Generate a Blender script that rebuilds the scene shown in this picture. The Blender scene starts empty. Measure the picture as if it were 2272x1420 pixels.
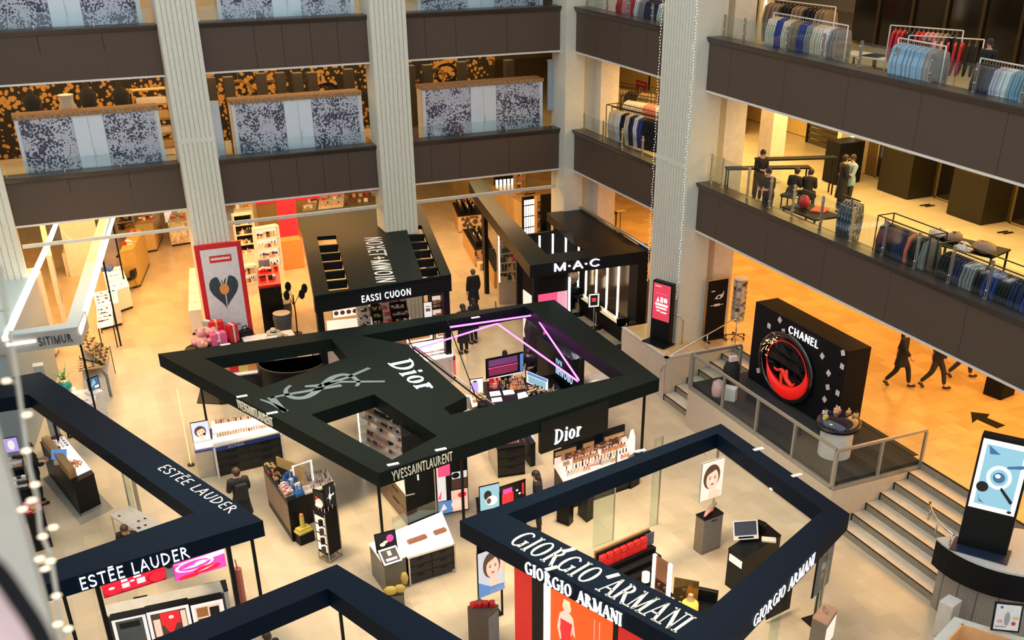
import bpy, bmesh, math, random
from mathutils import Vector, Matrix
from mathutils.geometry import tessellate_polygon
random.seed(7)
PI = math.pi
sc = bpy.context.scene
C = sc.collection
# ---------------------------------------------------------------- camera (pixels are those of the 2272x1420 frame)
CP = Vector((-18.4178, -37.3253, 14.8146)); ya, pt, ro = 0.440616, 0.535265, 0.005034
FP, SX, SY = 2391.241, 76.337, 421.929
fw = Vector((math.sin(ya)*math.cos(pt), math.cos(ya)*math.cos(pt), -math.sin(pt)))
r0 = Vector((math.cos(ya), -math.sin(ya), 0)); u0 = r0.cross(fw)
RT = math.cos(ro)*r0 + math.sin(ro)*u0; UP = -math.sin(ro)*r0 + math.cos(ro)*u0
cam = bpy.data.cameras.new('camera'); co = bpy.data.objects.new('camera', cam); C.objects.link(co)
mw = Matrix.Identity(4)
for i in range(3): mw[i][0] = RT[i]; mw[i][1] = UP[i]; mw[i][2] = -fw[i]; mw[i][3] = CP[i]
co.matrix_world = mw
cam.sensor_width = 36; cam.lens = FP/2272*36; cam.shift_x = -SX/2272; cam.shift_y = SY/2272
cam.clip_start = .05; cam.clip_end = 200
cam.dof.use_dof = True; cam.dof.focus_distance = 31; cam.dof.aperture_fstop = 2.2
sc.camera = co
def ray(px, py): return fw + RT*((px-1136-SX)/FP) - UP*((py-710-SY)/FP)
def at(px, py, z=0):
    d = ray(px, py); return CP + d*((z-CP.z)/d.z)
# ---------------------------------------------------------------- light and exposure
sc.view_settings.view_transform = 'Standard'; sc.view_settings.look = 'None'
sc.view_settings.gamma = 1; sc.view_settings.use_curve_mapping = False
sc.view_settings.exposure = 0.35
w = bpy.data.worlds.new('daylight'); sc.world = w; w.use_nodes = True
bg = w.node_tree.nodes['Background']; bg.inputs[0].default_value = (.9, .95, 1, 1); bg.inputs[1].default_value = 1.0
def area(name, loc, sx, sy, power, col, rot=(0, 0, 0), spread=180):
    l = bpy.data.lights.new(name, 'AREA'); l.shape = 'RECTANGLE'; l.size = sx; l.size_y = sy
    l.energy = power; l.color = col; l.spread = math.radians(spread)
    o = bpy.data.objects.new(name, l); C.objects.link(o); o.location = loc; o.rotation_euler = rot
    return o
WARM = (1, .62, .27); CREAM = (1, .7, .38); GOLD = (1, .5, .12)
# ceiling light panels under the balconies (ground, level two, level three)
area('ceiling_light', (-19, 6, 5.0), 7, 10, 860, (1, .52, .17))
area('ceiling_light', (-10.5, 6, 5.0), 8, 10, 800, (1, .54, .19))
area('ceiling_light', (-3, 6, 5.0), 6, 10, 560, WARM)
area('ceiling_light', (6, -4, 5.0), 6, 16, 640, GOLD)
area('ceiling_light', (5, -21, 5.0), 6, 14, 640, GOLD)
area('ceiling_light', (-14, 3.5, 9.1), 14, 4, 340, WARM)
area('ceiling_light', (-4, 5, 9.1), 7, 6, 200, WARM)
area('ceiling_light', (4.2, -3.5, 9.1), 3, 8, 420, (1, .62, .2))
area('ceiling_light', (4.0, -15, 9.1), 3, 14, 620, (1, .62, .2))
area('ceiling_light', (-12, 5, 13.2), 20, 6, 260, CREAM)
area('ceiling_light', (3.2, -12, 13.2), 3, 20, 260, CREAM)
# the atrium's own warm downlights hung high over the shop floor
for x, y, sx_, sy_, p in ((-17, -3.5, 5, 5, 330), (-12, -12, 8, 6, 520), (-6.5, -6, 6, 5, 330), (-6.5, -16, 7, 6, 420), (-17, -15, 5, 6, 330), (-9, -21, 8, 5, 420)):
    area('downlight_bank', (x, y, 12.5), sx_*.35, sy_*.35, p*.52, (1, .74, .46), spread=70)
# ---------------------------------------------------------------- materials
_m = {}
def M(name, col=(.8, .8, .8), rough=.5, metal=0, emit=0, ecol=None, var=.06, scale=6, coat=0, spec=.5):
    if name in _m: return _m[name]
    m = bpy.data.materials.new(name); m.use_nodes = True; nt = m.node_tree; b = nt.nodes['Principled BSDF']
    c4 = (*col, 1)
    if var:
        n = nt.nodes.new('ShaderNodeTexNoise'); n.inputs['Scale'].default_value = scale; n.inputs['Detail'].default_value = 2
        tc = nt.nodes.new('ShaderNodeTexCoord'); nt.links.new(tc.outputs['Object'], n.inputs['Vector'])
        r = nt.nodes.new('ShaderNodeValToRGB'); e = r.color_ramp.elements
        e[0].position = .3; e[1].position = .7
        e[0].color = (*[max(0, x*(1-var)) for x in col], 1); e[1].color = (*[min(1, x*(1+var)) for x in col], 1)
        nt.links.new(n.outputs['Fac'], r.inputs['Fac']); nt.links.new(r.outputs['Color'], b.inputs['Base Color'])
    b.inputs['Base Color'].default_value = c4
    b.inputs['Roughness'].default_value = rough; b.inputs['Metallic'].default_value = metal
    b.inputs['Coat Weight'].default_value = coat; b.inputs['Specular IOR Level'].default_value = spec
    if emit:
        b.inputs['Emission Color'].default_value = (*(ecol or col), 1); b.inputs['Emission Strength'].default_value = emit
    m.diffuse_color = c4
    _m[name] = m; return m
def glass(name, tint=(.86, .93, .92), gl=.14):
    m = bpy.data.materials.new(name); m.use_nodes = True; nt = m.node_tree; nt.nodes.clear()
    o = nt.nodes.new('ShaderNodeOutputMaterial'); mx = nt.nodes.new('ShaderNodeMixShader')
    t = nt.nodes.new('ShaderNodeBsdfTransparent'); t.inputs[0].default_value = (*tint, 1)
    g = nt.nodes.new('ShaderNodeBsdfGlossy'); g.inputs['Roughness'].default_value = .04
    fr = nt.nodes.new('ShaderNodeLayerWeight'); fr.inputs['Blend'].default_value = .35
    mu = nt.nodes.new('ShaderNodeMath'); mu.operation = 'MULTIPLY_ADD'; mu.inputs[1].default_value = .1; mu.inputs[2].default_value = gl*.2
    nt.links.new(fr.outputs['Fresnel'], mu.inputs[0]); nt.links.new(mu.outputs[0], mx.inputs[0])
    nt.links.new(t.outputs[0], mx.inputs[1]); nt.links.new(g.outputs[0], mx.inputs[2]); nt.links.new(mx.outputs[0], o.inputs[0])
    m.diffuse_color = (*tint, .3)
    _m[name] = m; return m
def tiles(name, cols, w_, h_, rot=0, rough=.3, mortar=.012, mcol=(.45, .4, .33), squash=1):
    m = bpy.data.materials.new(name); m.use_nodes = True; nt = m.node_tree; b = nt.nodes['Principled BSDF']
    g = nt.nodes.new('ShaderNodeNewGeometry'); mp = nt.nodes.new('ShaderNodeMapping'); mp.inputs['Rotation'].default_value = (0, 0, rot)
    br = nt.nodes.new('ShaderNodeTexBrick'); br.inputs['Scale'].default_value = 1; br.inputs['Brick Width'].default_value = w_
    br.inputs['Row Height'].default_value = h_; br.inputs['Mortar Size'].default_value = mortar*.5; br.inputs['Bias'].default_value = 0
    br.inputs['Color1'].default_value = (*cols[0], 1); br.inputs['Color2'].default_value = (*cols[1], 1); br.inputs['Mortar'].default_value = (*mcol, 1)
    n = nt.nodes.new('ShaderNodeTexNoise'); n.inputs['Scale'].default_value = 1.3; n.inputs['Detail'].default_value = 6
    mx = nt.nodes.new('ShaderNodeMix'); mx.data_type = 'RGBA'; mx.blend_type = 'MULTIPLY'; mx.inputs['Factor'].default_value = .5
    rp = nt.nodes.new('ShaderNodeValToRGB'); rp.color_ramp.elements[0].position = .35; rp.color_ramp.elements[0].color = (.8, .78, .74, 1); rp.color_ramp.elements[1].position = .65
    L = nt.links.new
    L(g.outputs['Position'], mp.inputs[0]); L(mp.outputs[0], br.inputs[0]); L(g.outputs['Position'], n.inputs['Vector'])
    L(n.outputs['Fac'], rp.inputs[0]); L(br.outputs['Color'], mx.inputs[6]); L(rp.outputs[0], mx.inputs[7]); L(mx.outputs[2], b.inputs['Base Color'])
    b.inputs['Roughness'].default_value = rough
    m.diffuse_color = (*cols[0], 1)
    _m[name] = m; return m
def floral(name, back, ink, scale=7, thr=.5):      # printed blossom pattern
    m = bpy.data.materials.new(name); m.use_nodes = True; nt = m.node_tree; b = nt.nodes['Principled BSDF']; L = nt.links.new
    tc = nt.nodes.new('ShaderNodeTexCoord')
    def nz(s, d=2):
        n = nt.nodes.new('ShaderNodeTexNoise'); n.inputs['Scale'].default_value = s; n.inputs['Detail'].default_value = d; L(tc.outputs['Object'], n.inputs['Vector']); return n
    v = nt.nodes.new('ShaderNodeTexVoronoi'); v.inputs['Scale'].default_value = scale; L(tc.outputs['Object'], v.inputs['Vector'])
    a = nz(scale*.16, 3); f = nz(scale*2.2, 4)
    s1 = nt.nodes.new('ShaderNodeMath'); s1.operation = 'MULTIPLY_ADD'; s1.inputs[1].default_value = -1.3; s1.inputs[2].default_value = .62; L(v.outputs['Distance'], s1.inputs[0])
    s2 = nt.nodes.new('ShaderNodeMath'); s2.operation = 'ADD'; s2.operation = 'MULTIPLY_ADD'; s2.inputs[1].default_value = 1.9; L(a.outputs['Fac'], s2.inputs[0]); s1b = nt.nodes.new('ShaderNodeMath'); s1b.operation = 'SUBTRACT'; s1b.inputs[1].default_value = .45; L(s1.outputs[0], s1b.inputs[0]); L(s1b.outputs[0], s2.inputs[2])
    s3 = nt.nodes.new('ShaderNodeMath'); s3.operation = 'MULTIPLY_ADD'; s3.inputs[1].default_value = .6; L(f.outputs['Fac'], s3.inputs[0]); L(s2.outputs[0], s3.inputs[2])
    r = nt.nodes.new('ShaderNodeValToRGB'); r.color_ramp.elements[0].position = thr; r.color_ramp.elements[0].color = (*back, 1)
    r.color_ramp.elements[1].position = thr+.06; r.color_ramp.elements[1].color = (*ink, 1)
    s4 = nt.nodes.new('ShaderNodeMath'); s4.operation = 'MULTIPLY'; s4.inputs[1].default_value = .6; L(s3.outputs[0], s4.inputs[0]); L(s4.outputs[0], r.inputs[0])
    L(r.outputs[0], b.inputs['Base Color']); b.inputs['Roughness'].default_value = .5
    m.diffuse_color = (*back, 1)
    _m[name] = m; return m
BLACK = M('satin_black', (.005, .007, .008), .38, spec=.2); BLK2 = M('matt_black', (.007, .007, .008), .6, spec=.15)
NAVY = M('navy_lacquer', (.002, .0085, .021), .45, spec=.07); GRN = M('black_green_lacquer', (.005, .010, .010), .45, spec=.07)
WHITE = M('white_paint', (.8, .79, .76), .45); OFFW = M('cream_paint', (.78, .72, .62), .5)
GLOW = M('light_tube_glow', (1, .95, .85), .5, emit=3, ecol=(1, .9, .76), var=0)
GLOWW = M('white_letter_glow', (.95, .97, 1), .5, emit=1.0, ecol=(.93, .96, 1), var=0)
CREAML = M('cream_letter', (.86, .86, .72), .5, var=.02)
PINKN = M('magenta_neon_glow', (.9, .1, .9), .5, emit=5, ecol=(.85, .08, .85), var=0)
STEEL = M('brushed_steel', (.55, .54, .5), .3, metal=.9); CHROME = M('chrome', (.7, .7, .7), .12, metal=1)
GLASS = glass('clear_glass'); GLASSB = glass('blue_tinted_glass', (.91, .965, .97), .2)
RED = M('red_paint', (.62, .015, .02), .4); DKGREY = M('dark_grey_laminate', (.025, .025, .024), .45, spec=.25)
BROWN = M('brown_parapet_panel', (.074, .049, .033), .62, var=.04, scale=40); BROWN2 = M('brown_parapet_cap', (.042, .033, .026), .33)
BEIGE = M('beige_plaster', (.68, .67, .56), .7, var=.03); SKIN = M('skin', (.62, .36, .25), .5); WOOD = M('oak_wood', (.5, .28, .1), .5, var=.2, scale=12)
# ---------------------------------------------------------------- mesh collecting
class MB:
    def __init__(s): s.v = []; s.f = []; s.mi = []; s.sm = []; s.T = Matrix.Identity(4)
    def add(s, vs, fs, m=0, smooth=False):
        n = len(s.v); T = s.T
        s.v += [T @ Vector(p) for p in vs]
        for f in fs: s.f.append([n+i for i in f]); s.mi.append(m); s.sm.append(smooth)
        return s
    def box(s, x0, x1, y0, y1, z0, z1, m=0, b=0):
        if x1 < x0: x0, x1 = x1, x0
        if y1 < y0: y0, y1 = y1, y0
        if z1 < z0: z0, z1 = z1, z0
        if not b:
            vs = [(x, y, z) for x in (x0, x1) for y in (y0, y1) for z in (z0, z1)]
            return s.add(vs, [(0, 1, 3, 2), (4, 6, 7, 5), (0, 4, 5, 1), (2, 3, 7, 6), (0, 2, 6, 4), (1, 5, 7, 3)], m)
        b = min(b, (x1-x0)/2.2, (y1-y0)/2.2, (z1-z0)/2.2)
        bm = bmesh.new(); bmesh.ops.create_cube(bm, size=1)
        for v in bm.verts: v.co = Vector(((x0+x1)/2+v.co.x*(x1-x0), (y0+y1)/2+v.co.y*(y1-y0), (z0+z1)/2+v.co.z*(z1-z0)))
        bmesh.ops.bevel(bm, geom=bm.edges[:], offset=b, segments=2, affect='EDGES', profile=.6)
        bm.verts.index_update()
        s.add([v.co[:] for v in bm.verts], [[v.index for v in f.verts] for f in bm.faces], m); bm.free(); return s
    def prism(s, poly, z0, z1, m=0, holes=()):
        loops = [list(poly)]+[list(h) for h in holes]
        flat = [p for l in loops for p in l]; N = len(flat)
        tri = tessellate_polygon([[Vector((p[0], p[1], 0)) for p in l] for l in loops])
        vs = [(p[0], p[1], z0) for p in flat]+[(p[0], p[1], z1) for p in flat]; fs = []
        for t in tri:
            a, b_, c = [Vector(flat[i][:2]) for i in t]
            if (b_-a).cross(c-a) < 0: t = t[::-1]
            fs.append([i+N for i in t]); fs.append(list(t)[::-1])
        o = 0
        for l in loops:
            n = len(l)
            for i in range(n): j = (i+1) % n; fs.append([o+i, o+j, o+j+N, o+i+N])
            o += n
        return s.add(vs, fs, m)
    def lathe(s, prof, c=(0, 0, 0), seg=16, m=0, smooth=True, sx=1, sy=1, a0=0, a1=2*PI):
        full = abs(a1-a0-2*PI) < 1e-6; n = seg if full else seg+1; vs = []
        for r, z in prof:
            for i in range(n):
                a = a0+(a1-a0)*i/seg; vs.append((c[0]+r*math.cos(a)*sx, c[1]+r*math.sin(a)*sy, c[2]+z))
        fs = []
        for k in range(len(prof)-1):
            for i in range(seg):
                j = (i+1) % n; fs.append([k*n+i, k*n+j, (k+1)*n+j, (k+1)*n+i])
        s.add(vs, fs, m, smooth)
        if prof[0][0] > 1e-4: s.add([vs[i] for i in range(n)], [list(range(n))[::-1]], m)
        if prof[-1][0] > 1e-4: s.add([vs[(len(prof)-1)*n+i] for i in range(n)], [list(range(n))], m)
        return s
    def cyl(s, c, r, h, m=0, seg=14, r2=None): return s.lathe([(r, 0), (r if r2 is None else r2, h)], c, seg, m, seg > 6)
    def tube(s, pts, r, m=0, seg=6, closed=False, rs=None):
        pts = [Vector(p) for p in pts]; n = len(pts); rings = []; prev = None
        for i, p in enumerate(pts):
            if closed: t = pts[(i+1) % n]-pts[i-1]
            else: t = pts[min(i+1, n-1)]-pts[max(i-1, 0)]
            t.normalize()
            a = prev if prev is not None else (Vector((0, 0, 1)) if abs(t.z) < .9 else Vector((1, 0, 0)))
            u = (a-t*a.dot(t)).normalized(); prev = u; w2 = t.cross(u)
            rr = rs[i] if rs else r
            rings.append([p+(u*math.cos(2*PI*k/seg+PI/seg)+w2*math.sin(2*PI*k/seg+PI/seg))*rr for k in range(seg)])
        vs = [q for g in rings for q in g]; fs = []
        for i in range(n if closed else n-1):
            j = (i+1) % n
            for k in range(seg): l = (k+1) % seg; fs.append([i*seg+k, i*seg+l, j*seg+l, j*seg+k])
        if not closed: fs += [list(range(seg))[::-1], [(n-1)*seg+k for k in range(seg)]]
        return s.add(vs, fs, m, seg > 4)
    def ball(s, c, r, m=0, seg=10, sx=1, sy=1, sz=1):
        k = max(4, seg//2); return s.lathe([(max(1e-5, r*math.sin(PI*i/k)), -r*sz*math.cos(PI*i/k)) for i in range(k+1)], c, seg, m, True, sx, sy)
    def build(s, name, mats, parent=None, loc=None):
        me = bpy.data.meshes.new(name); me.from_pydata([tuple(p) for p in s.v], [], s.f)
        if not isinstance(mats, (list, tuple)): mats = [mats]
        for m in mats: me.materials.append(m)
        for p, i, q in zip(me.polygons, s.mi, s.sm): p.material_index = i; p.use_smooth = q
        me.update(); bm = bmesh.new(); bm.from_mesh(me); bmesh.ops.recalc_face_normals(bm, faces=bm.faces[:]); bm.to_mesh(me); bm.free()
        o = bpy.data.objects.new(name, me); C.objects.link(o)
        if parent: o.parent = parent
        if loc is not None: o.location = loc
        return o
def tag(o, label=None, cat=None, group=None, kind=None):
    if label:
        if len(label.split()) > 16: print('LONG', label)
        o['label'] = label
    if cat: o['category'] = cat
    if group: o['group'] = group
    if kind: o['kind'] = kind
    return o
def thing(name, label, cat, loc=(0, 0, 0), rz=0, group=None):
    o = bpy.data.objects.new(name, None); C.objects.link(o); o.location = loc; o.rotation_euler = (0, 0, rz); o.empty_display_size = .1
    return tag(o, label, cat, group)
def solo(mb, name, mats, label, cat, loc=(0, 0, 0), rz=0, group=None, kind=None):
    o = mb.build(name, mats); o.location = loc; o.rotation_euler = (0, 0, rz); return tag(o, label, cat, group, kind)
def struct(mb, name, mats, parent=None):
    o = mb.build(name, mats, parent)
    if not parent: o['kind'] = 'structure'
    return o
_kids = {}
def copy_tree(o, parent=None, loc=None, rz=None, label=None, group=None, mats=None):
    c = o.copy(); C.objects.link(c); c.parent = parent
    if loc is not None: c.location = loc
    if rz is not None: c.rotation_euler = (0, 0, rz)
    if label: c['label'] = label
    if group: c['group'] = group
    for ch in list(o.children): copy_tree(ch, c)
    return c
def recol(o, m, k=0):          # this object's own colour on shared mesh data
    o.material_slots[k].link = 'OBJECT'; o.material_slots[k].material = m; return o
def bx(*a, **k): return MB().box(*a, **k)
# ---------------------------------------------------------------- lettering: strokes drawn as polygons
def G_(kind):
    A = {}
    T, t = (.17, .065) if kind == 'serif' else (.13, .11)
    if kind == 'bold': T, t = .24, .18
    if kind == 'thin': T, t = .1, .085
    sf = kind == 'serif'
    def ln(x0, y0, x1, y1, w_): return ('l', x0, y0, x1, y1, w_)
    def arc(cx, cy, rx, ry, a0, a1): return ('a', cx, cy, rx, ry, a0, a1, T, t)
    def sr(x, y, w_=.17): return [('l', x-w_, y, x+w_, y, .05)] if sf else []
    A['I'] = (.3, [ln(.15, 0, .15, 1, T)]+sr(.15, .02)+sr(.15, .98))
    A['L'] = (.62, [ln(.15, 0, .15, 1, T), ln(.1, t/2, .62, t/2, t)]+sr(.15, .98)+([ln(.61, 0, .61, .22, .05)] if sf else []))
    A['E'] = (.66, [ln(.15, 0, .15, 1, T), ln(.1, t/2, .63, t/2, t), ln(.1, .52, .55, .52, t), ln(.1, 1-t/2, .62, 1-t/2, t)]+([ln(.62, 0, .62, .2, .05), ln(.61, 1, .61, .8, .05)] if sf else []))
    A['M'] = (1.05, [ln(.15, 0, .15, 1, t), ln(.15, 1, .52, .02, T), ln(.52, .02, .9, 1, t), ln(.9, 0, .9, 1, T)]+sr(.15, .02)+sr(.9, .02)+sr(.08, .98, .1)+sr(.95, .98, .1))
    A['N'] = (.85, [ln(.13, 0, .13, 1, t), ln(.13, 1, .75, 0, T), ln(.75, 0, .75, 1, t)]+sr(.13, .02)+sr(.07, .98, .12)+sr(.75, .98))
    A['A'] = (.86, [ln(.08, 0, .43, 1, t), ln(.43, 1, .8, 0, T), ln(.2, .34, .68, .34, t)]+sr(.08, .02)+sr(.8, .02))
    A['V'] = (.84, [ln(.05, 1, .42, 0, T), ln(.42, 0, .78, 1, t)]+sr(.05, .98)+sr(.78, .98))
    A['Y'] = (.84, [ln(.05, 1, .42, .45, T), ln(.42, .45, .78, 1, t), ln(.42, 0, .42, .48, T)]+sr(.05, .98, .12)+sr(.78, .98, .12)+sr(.42, .02))
    A['T'] = (.76, [ln(.37, 0, .37, 1, T), ln(0, 1-t/2, .74, 1-t/2, t)]+sr(.37, .02)+([ln(.01, 1, .01, .8, .05), ln(.73, 1, .73, .8, .05)] if sf else []))
    A['O'] = (1.0, [arc(.47, .5, .42, .5, 0, 360)])
    A['Q'] = (1.0, [arc(.47, .5, .42, .5, 0, 360), ln(.5, .2, .85, -.1, T)])
    A['C'] = (.9, [arc(.5, .5, .45, .5, 42, 318)])
    A['G'] = (1.0, [arc(.5, .5, .45, .5, 45, 325), ln(.84, .05, .84, .45, T*.9)]+(sr(.82, .46, .16) or [ln(.6, .45, .9, .45, t)]))
    A['D'] = (.92, [ln(.15, 0, .15, 1, T), arc(.15, .5, .68, .5, -90, 90)]+sr(.12, .02, .14)+sr(.12, .98, .14))
    A['R'] = (.84, [ln(.15, 0, .15, 1, T), arc(.15, .74, .46, .26, -90, 90), ln(.38, .48, .8, 0, T)]+sr(.15, .02)+sr(.12, .98, .14)+sr(.82, .02, .1))
    A['B'] = (.8, [ln(.15, 0, .15, 1, T), arc(.15, .75, .42, .25, -90, 90), arc(.15, .27, .5, .27, -90, 90)])
    A['P'] = (.76, [ln(.15, 0, .15, 1, T), arc(.15, .72, .46, .28, -90, 90)]+sr(.15, .02))
    A['U'] = (.86, [ln(.13, .3, .13, 1, T), ln(.73, .3, .73, 1, t), arc(.43, .34, .3, .34, 180, 360)]+sr(.13, .98)+sr(.73, .98))
    A['H'] = (.84, [ln(.13, 0, .13, 1, T), ln(.71, 0, .71, 1, T), ln(.13, .52, .71, .52, t)]+sr(.13, .02)+sr(.71, .02)+sr(.13, .98)+sr(.71, .98))
    A['S'] = (.72, [arc(.35, .74, .3, .26, 20, 270), arc(.35, .26, .32, .26, -160, 90)])
    A['i'] = (.3, [ln(.15, 0, .15, .66, T), ('l', .09, .86, .23, .86, .15)]+sr(.15, .02, .16)+([ln(0, .64, .16, .64, .05)] if sf else []))
    A['o'] = (.72, [arc(.35, .33, .31, .34, 0, 360)])
    A['r'] = (.56, [ln(.15, 0, .15, .66, T), arc(.36, .42, .2, .22, 40, 180)]+sr(.15, .02, .16)+([ln(0, .64, .16, .64, .05)] if sf else []))
    A['\u00c9'] = (.66, A['E'][1]+[ln(.15, 1.17, .58, 1.17, .07)])
    A['+'] = (.7, [ln(.35, .2, .35, .8, T), ln(.05, .5, .65, .5, T)])
    A['\u2022'] = (.25, [ln(.04, .5, .18, .5, .16)])
    A[' '] = (.42, [])
    return A
_gl = {}
def letters(txt, O, u, v, h, kind='sans', depth=.02, sp=.12, width=None, slant=0, mb=None):
    """Letters standing on a plane: O the lower left, u along the line, v up the letter."""
    if kind not in _gl: _gl[kind] = G_(kind)
    A = _gl[kind]; u = Vector(u).normalized(); v = Vector(v).normalized(); n = u.cross(v); mb = mb or MB(); O = Vector(O)
    tot = sum(A[c][0]+sp for c in txt)-sp; kx = h if width is None else width/tot
    x = 0
    for c in txt:
        adv, st = A[c]
        for q in st:
            if q[0] == 'l':
                _, x0, y0, x1, y1, w_ = q
                d = Vector((x1-x0, y1-y0)); L_ = d.length or 1; d /= L_; nn = Vector((-d.y, d.x))*w_/2
                P = [(x0+nn.x, y0+nn.y), (x1+nn.x, y1+nn.y), (x1-nn.x, y1-nn.y), (x0-nn.x, y0-nn.y)]; quads = [P]
            else:
                _, cx, cy, rx, ry, a0, a1, Tw, tw = q; k = max(6, int(abs(a1-a0)/18)); quads = []
                def pp(a, s_):
                    ww = tw+(Tw-tw)*abs(math.cos(a)); rr = (-ww if s_ else 0)
                    return (cx+(rx+rr)*math.cos(a), cy+(ry+(-tw if s_ else 0)-(0 if not s_ else (ww-tw)*.15))*math.sin(a))
                for i in range(k):
                    b0 = math.radians(a0+(a1-a0)*i/k); b1 = math.radians(a0+(a1-a0)*(i+1)/k)
                    quads.append([pp(b0, 0), pp(b1, 0), pp(b1, 1), pp(b0, 1)])
            for P in quads:
                W = [O+u*((x+px+py*slant)*kx)+v*(py*h) for px, py in P]
                mb.add([p+n*depth for p in W]+[p-n*.001 for p in W], [(0, 1, 2, 3), (4, 7, 6, 5)]+[(i, (i+1) % 4, (i+1) % 4+4, i+4) for i in range(4)])
        x += adv+sp
    return mb
# flat artwork on a rectangle: shapes in (0..1, 0..1), each layer a hair in front of the last
def art(name, O, u, v, w_, h_, shapes, parent=None, thick=.012, back=None):
    u = Vector(u).normalized(); v = Vector(v).normalized(); n = u.cross(v); O = Vector(O); mb = MB(); mats = []
    def mi(m):
        if m not in mats: mats.append(m)
        return mats.index(m)
    B = [O, O+u*w_, O+u*w_+v*h_, O+v*h_]
    mb.add([p-n*thick for p in B]+B, [(3, 2, 1, 0), (4, 5, 6, 7)]+[(i, (i+1) % 4, (i+1) % 4+4, i+4) for i in range(4)], mi(back or BLACK))
    for k, sh in enumerate(shapes):
        m, kind, *a = sh
        if kind == 'r': P = [(a[0], a[1]), (a[2], a[1]), (a[2], a[3]), (a[0], a[3])]
        elif kind == 'e': P = [(a[0]+a[2]*math.cos(t_*PI/10), a[1]+a[3]*math.sin(t_*PI/10)) for t_ in range(20)]
        else: P = a[0]
        P = [(min(1, max(0, x)), min(1, max(0, y))) for x, y in P]
        W = [O+u*(x*w_)+v*(y*h_)+n*(.0016*(k+1)) for x, y in P]
        if kind == 'p':
            tri = tessellate_polygon([[Vector((x, y, 0)) for x, y in P]]); mb.add(W, [list(t_) for t_ in tri], mi(m))
        else: mb.add(W, [list(range(len(W)))], mi(m))
    return mb.build(name, mats, parent)
# ================================================================ the building
ZM, Z2, Z3 = 1.463, 6.66, 10.77      # mezzanine floor and the parapet ledges
F2, F3 = 6.0, 10.1
TILE = tiles('travertine_tiles', ((.62, .53, .38), (.52, .45, .32)), .95, .48, rot=PI/2, rough=.28, mcol=(.5, .44, .35))
TILEM = tiles('golden_stone_tiles', ((.74, .53, .26), (.6, .40, .17)), .62, .62, rot=0, rough=.25, mcol=(.5, .36, .2))
TILE2 = tiles('cream_floor_tiles', ((.66, .58, .42), (.6, .52, .37)), 1.2, 1.2, rough=.3, mcol=(.5, .42, .3))
WARMW = M('warm_plaster', (.72, .6, .42), .6, var=.04)
b = MB(); b.prism([(-26, -42), (2.2, -42), (2.2, 21), (-26, 21)], -.3, 0); struct(b, 'floor', TILE)
b = MB(); b.prism([(1.241, -42), (16, -42), (16, 21), (2.05, 21), (2.05, -6.4), (.7, -6.4), (.7, -7.0), (-1.28, -7.0), (-1.28, -9.9), (1.241, -9.9)], -.3, ZM); struct(b, 'floor_mezzanine', TILEM)
# slabs of the balconies double as ceiling and floor
SEG = [(-24, -19.25), (-19.25, -13.99), (-12.81, -7.4), (-6.17, -.35)]
for nm, z0, z1 in (('floor_two', 5.15, F2+.02), ('floor_three', 9.278, F3+.02), ('floor_four', 13.4, 14.0)):
    b = MB(); b.prism([(-26, .1), (.4, .1), (.1, -42), (16, -42), (16, 21), (-26, 21)] if 0 else [(-26, .1), (.1, .1), (.1, -42), (16, -42), (16, 21), (-26, 21)], z0+.02, z1-.02); struct(b, nm, TILE2)
for nm, x0, x1, y0, y1 in (('wall_back', -26, 16, 20.5, 21), ('wall_left', -26.3, -26, -42, 21), ('wall_right', 12, 12.3, -42, 21)):
    struct(bx(x0, x1, y0, y1, -.3, 14), nm, WARMW)
# parapets
def parapet(k, axis, a0, a1, zb, zc, seams):
    p = MB(); c = MB(); t = MB(); d = .045
    cuts = [a0]+[s for s in seams if a0 < s < a1]+[a1]
    for s0, s1 in zip(cuts, cuts[1:]):
        lo, hi = s0+.006, s1-.006
        if axis == 'x': p.box(lo, hi, d, d+.1, zb+.04, zc+.01)
        else: p.box(d, d+.1, lo, hi, zb+.04, zc+.01)
    # flared dark cap with a ledge
    prof = [(.01, 0), (-.06, .12), (-.06, .16), (.5, .16), (.5, 0)]
    for i in range(len(prof)):
        (o0, h0), (o1, h1) = prof[i], prof[(i+1) % len(prof)]
        if axis == 'x': c.add([(a0, o0, zc+h0), (a1, o0, zc+h0), (a1, o1, zc+h1), (a0, o1, zc+h1)], [(0, 1, 2, 3)])
        else: c.add([(o0, a0, zc+h0), (o0, a1, zc+h0), (o1, a1, zc+h1), (o1, a0, zc+h1)], [(0, 1, 2, 3)])
    for e in (a0, a1):
        if axis == 'x': c.add([(e, o, zc+h) for o, h in prof], [(0, 1, 2, 3, 4)])
        else: c.add([(o, e, zc+h) for o, h in prof], [(0, 1, 2, 3, 4)])
    if axis == 'x': t.box(a0, a1, .02, .12, zb-.02, zb+.035)
    else: t.box(.02, .12, a0, a1, zb-.02, zb+.035)
    w_ = struct(p, 'wall_parapet', BROWN); struct(c, 'trim_%d' % (k*2+1), BROWN2); struct(t, 'trim_%d' % (k*2+2), M('pale_soffit_edge', (.75, .7, .62), .5))
k = 0
sx_ = [-22.6, -20.9, -17.4, -15.6, -13.2, -11.1, -9.3, -5.4, -4.3, -2.4, -10.2, -8.4]
for zb, zc in ((5.15, 6.488), (9.278, 10.602)):
    for a0, a1 in SEG: parapet(k, 'x', a0, a1, zb, zc, sorted(sx_)); k += 1
    for a0, a1 in ((-7.1, -.42), (-42, -9.0)):
        parapet(k, 'y', a0, a1, zb, zc, [-28+i*2.55 for i in range(9)]+[-5.4, -3.6, -1.9]); k += 1
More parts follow.
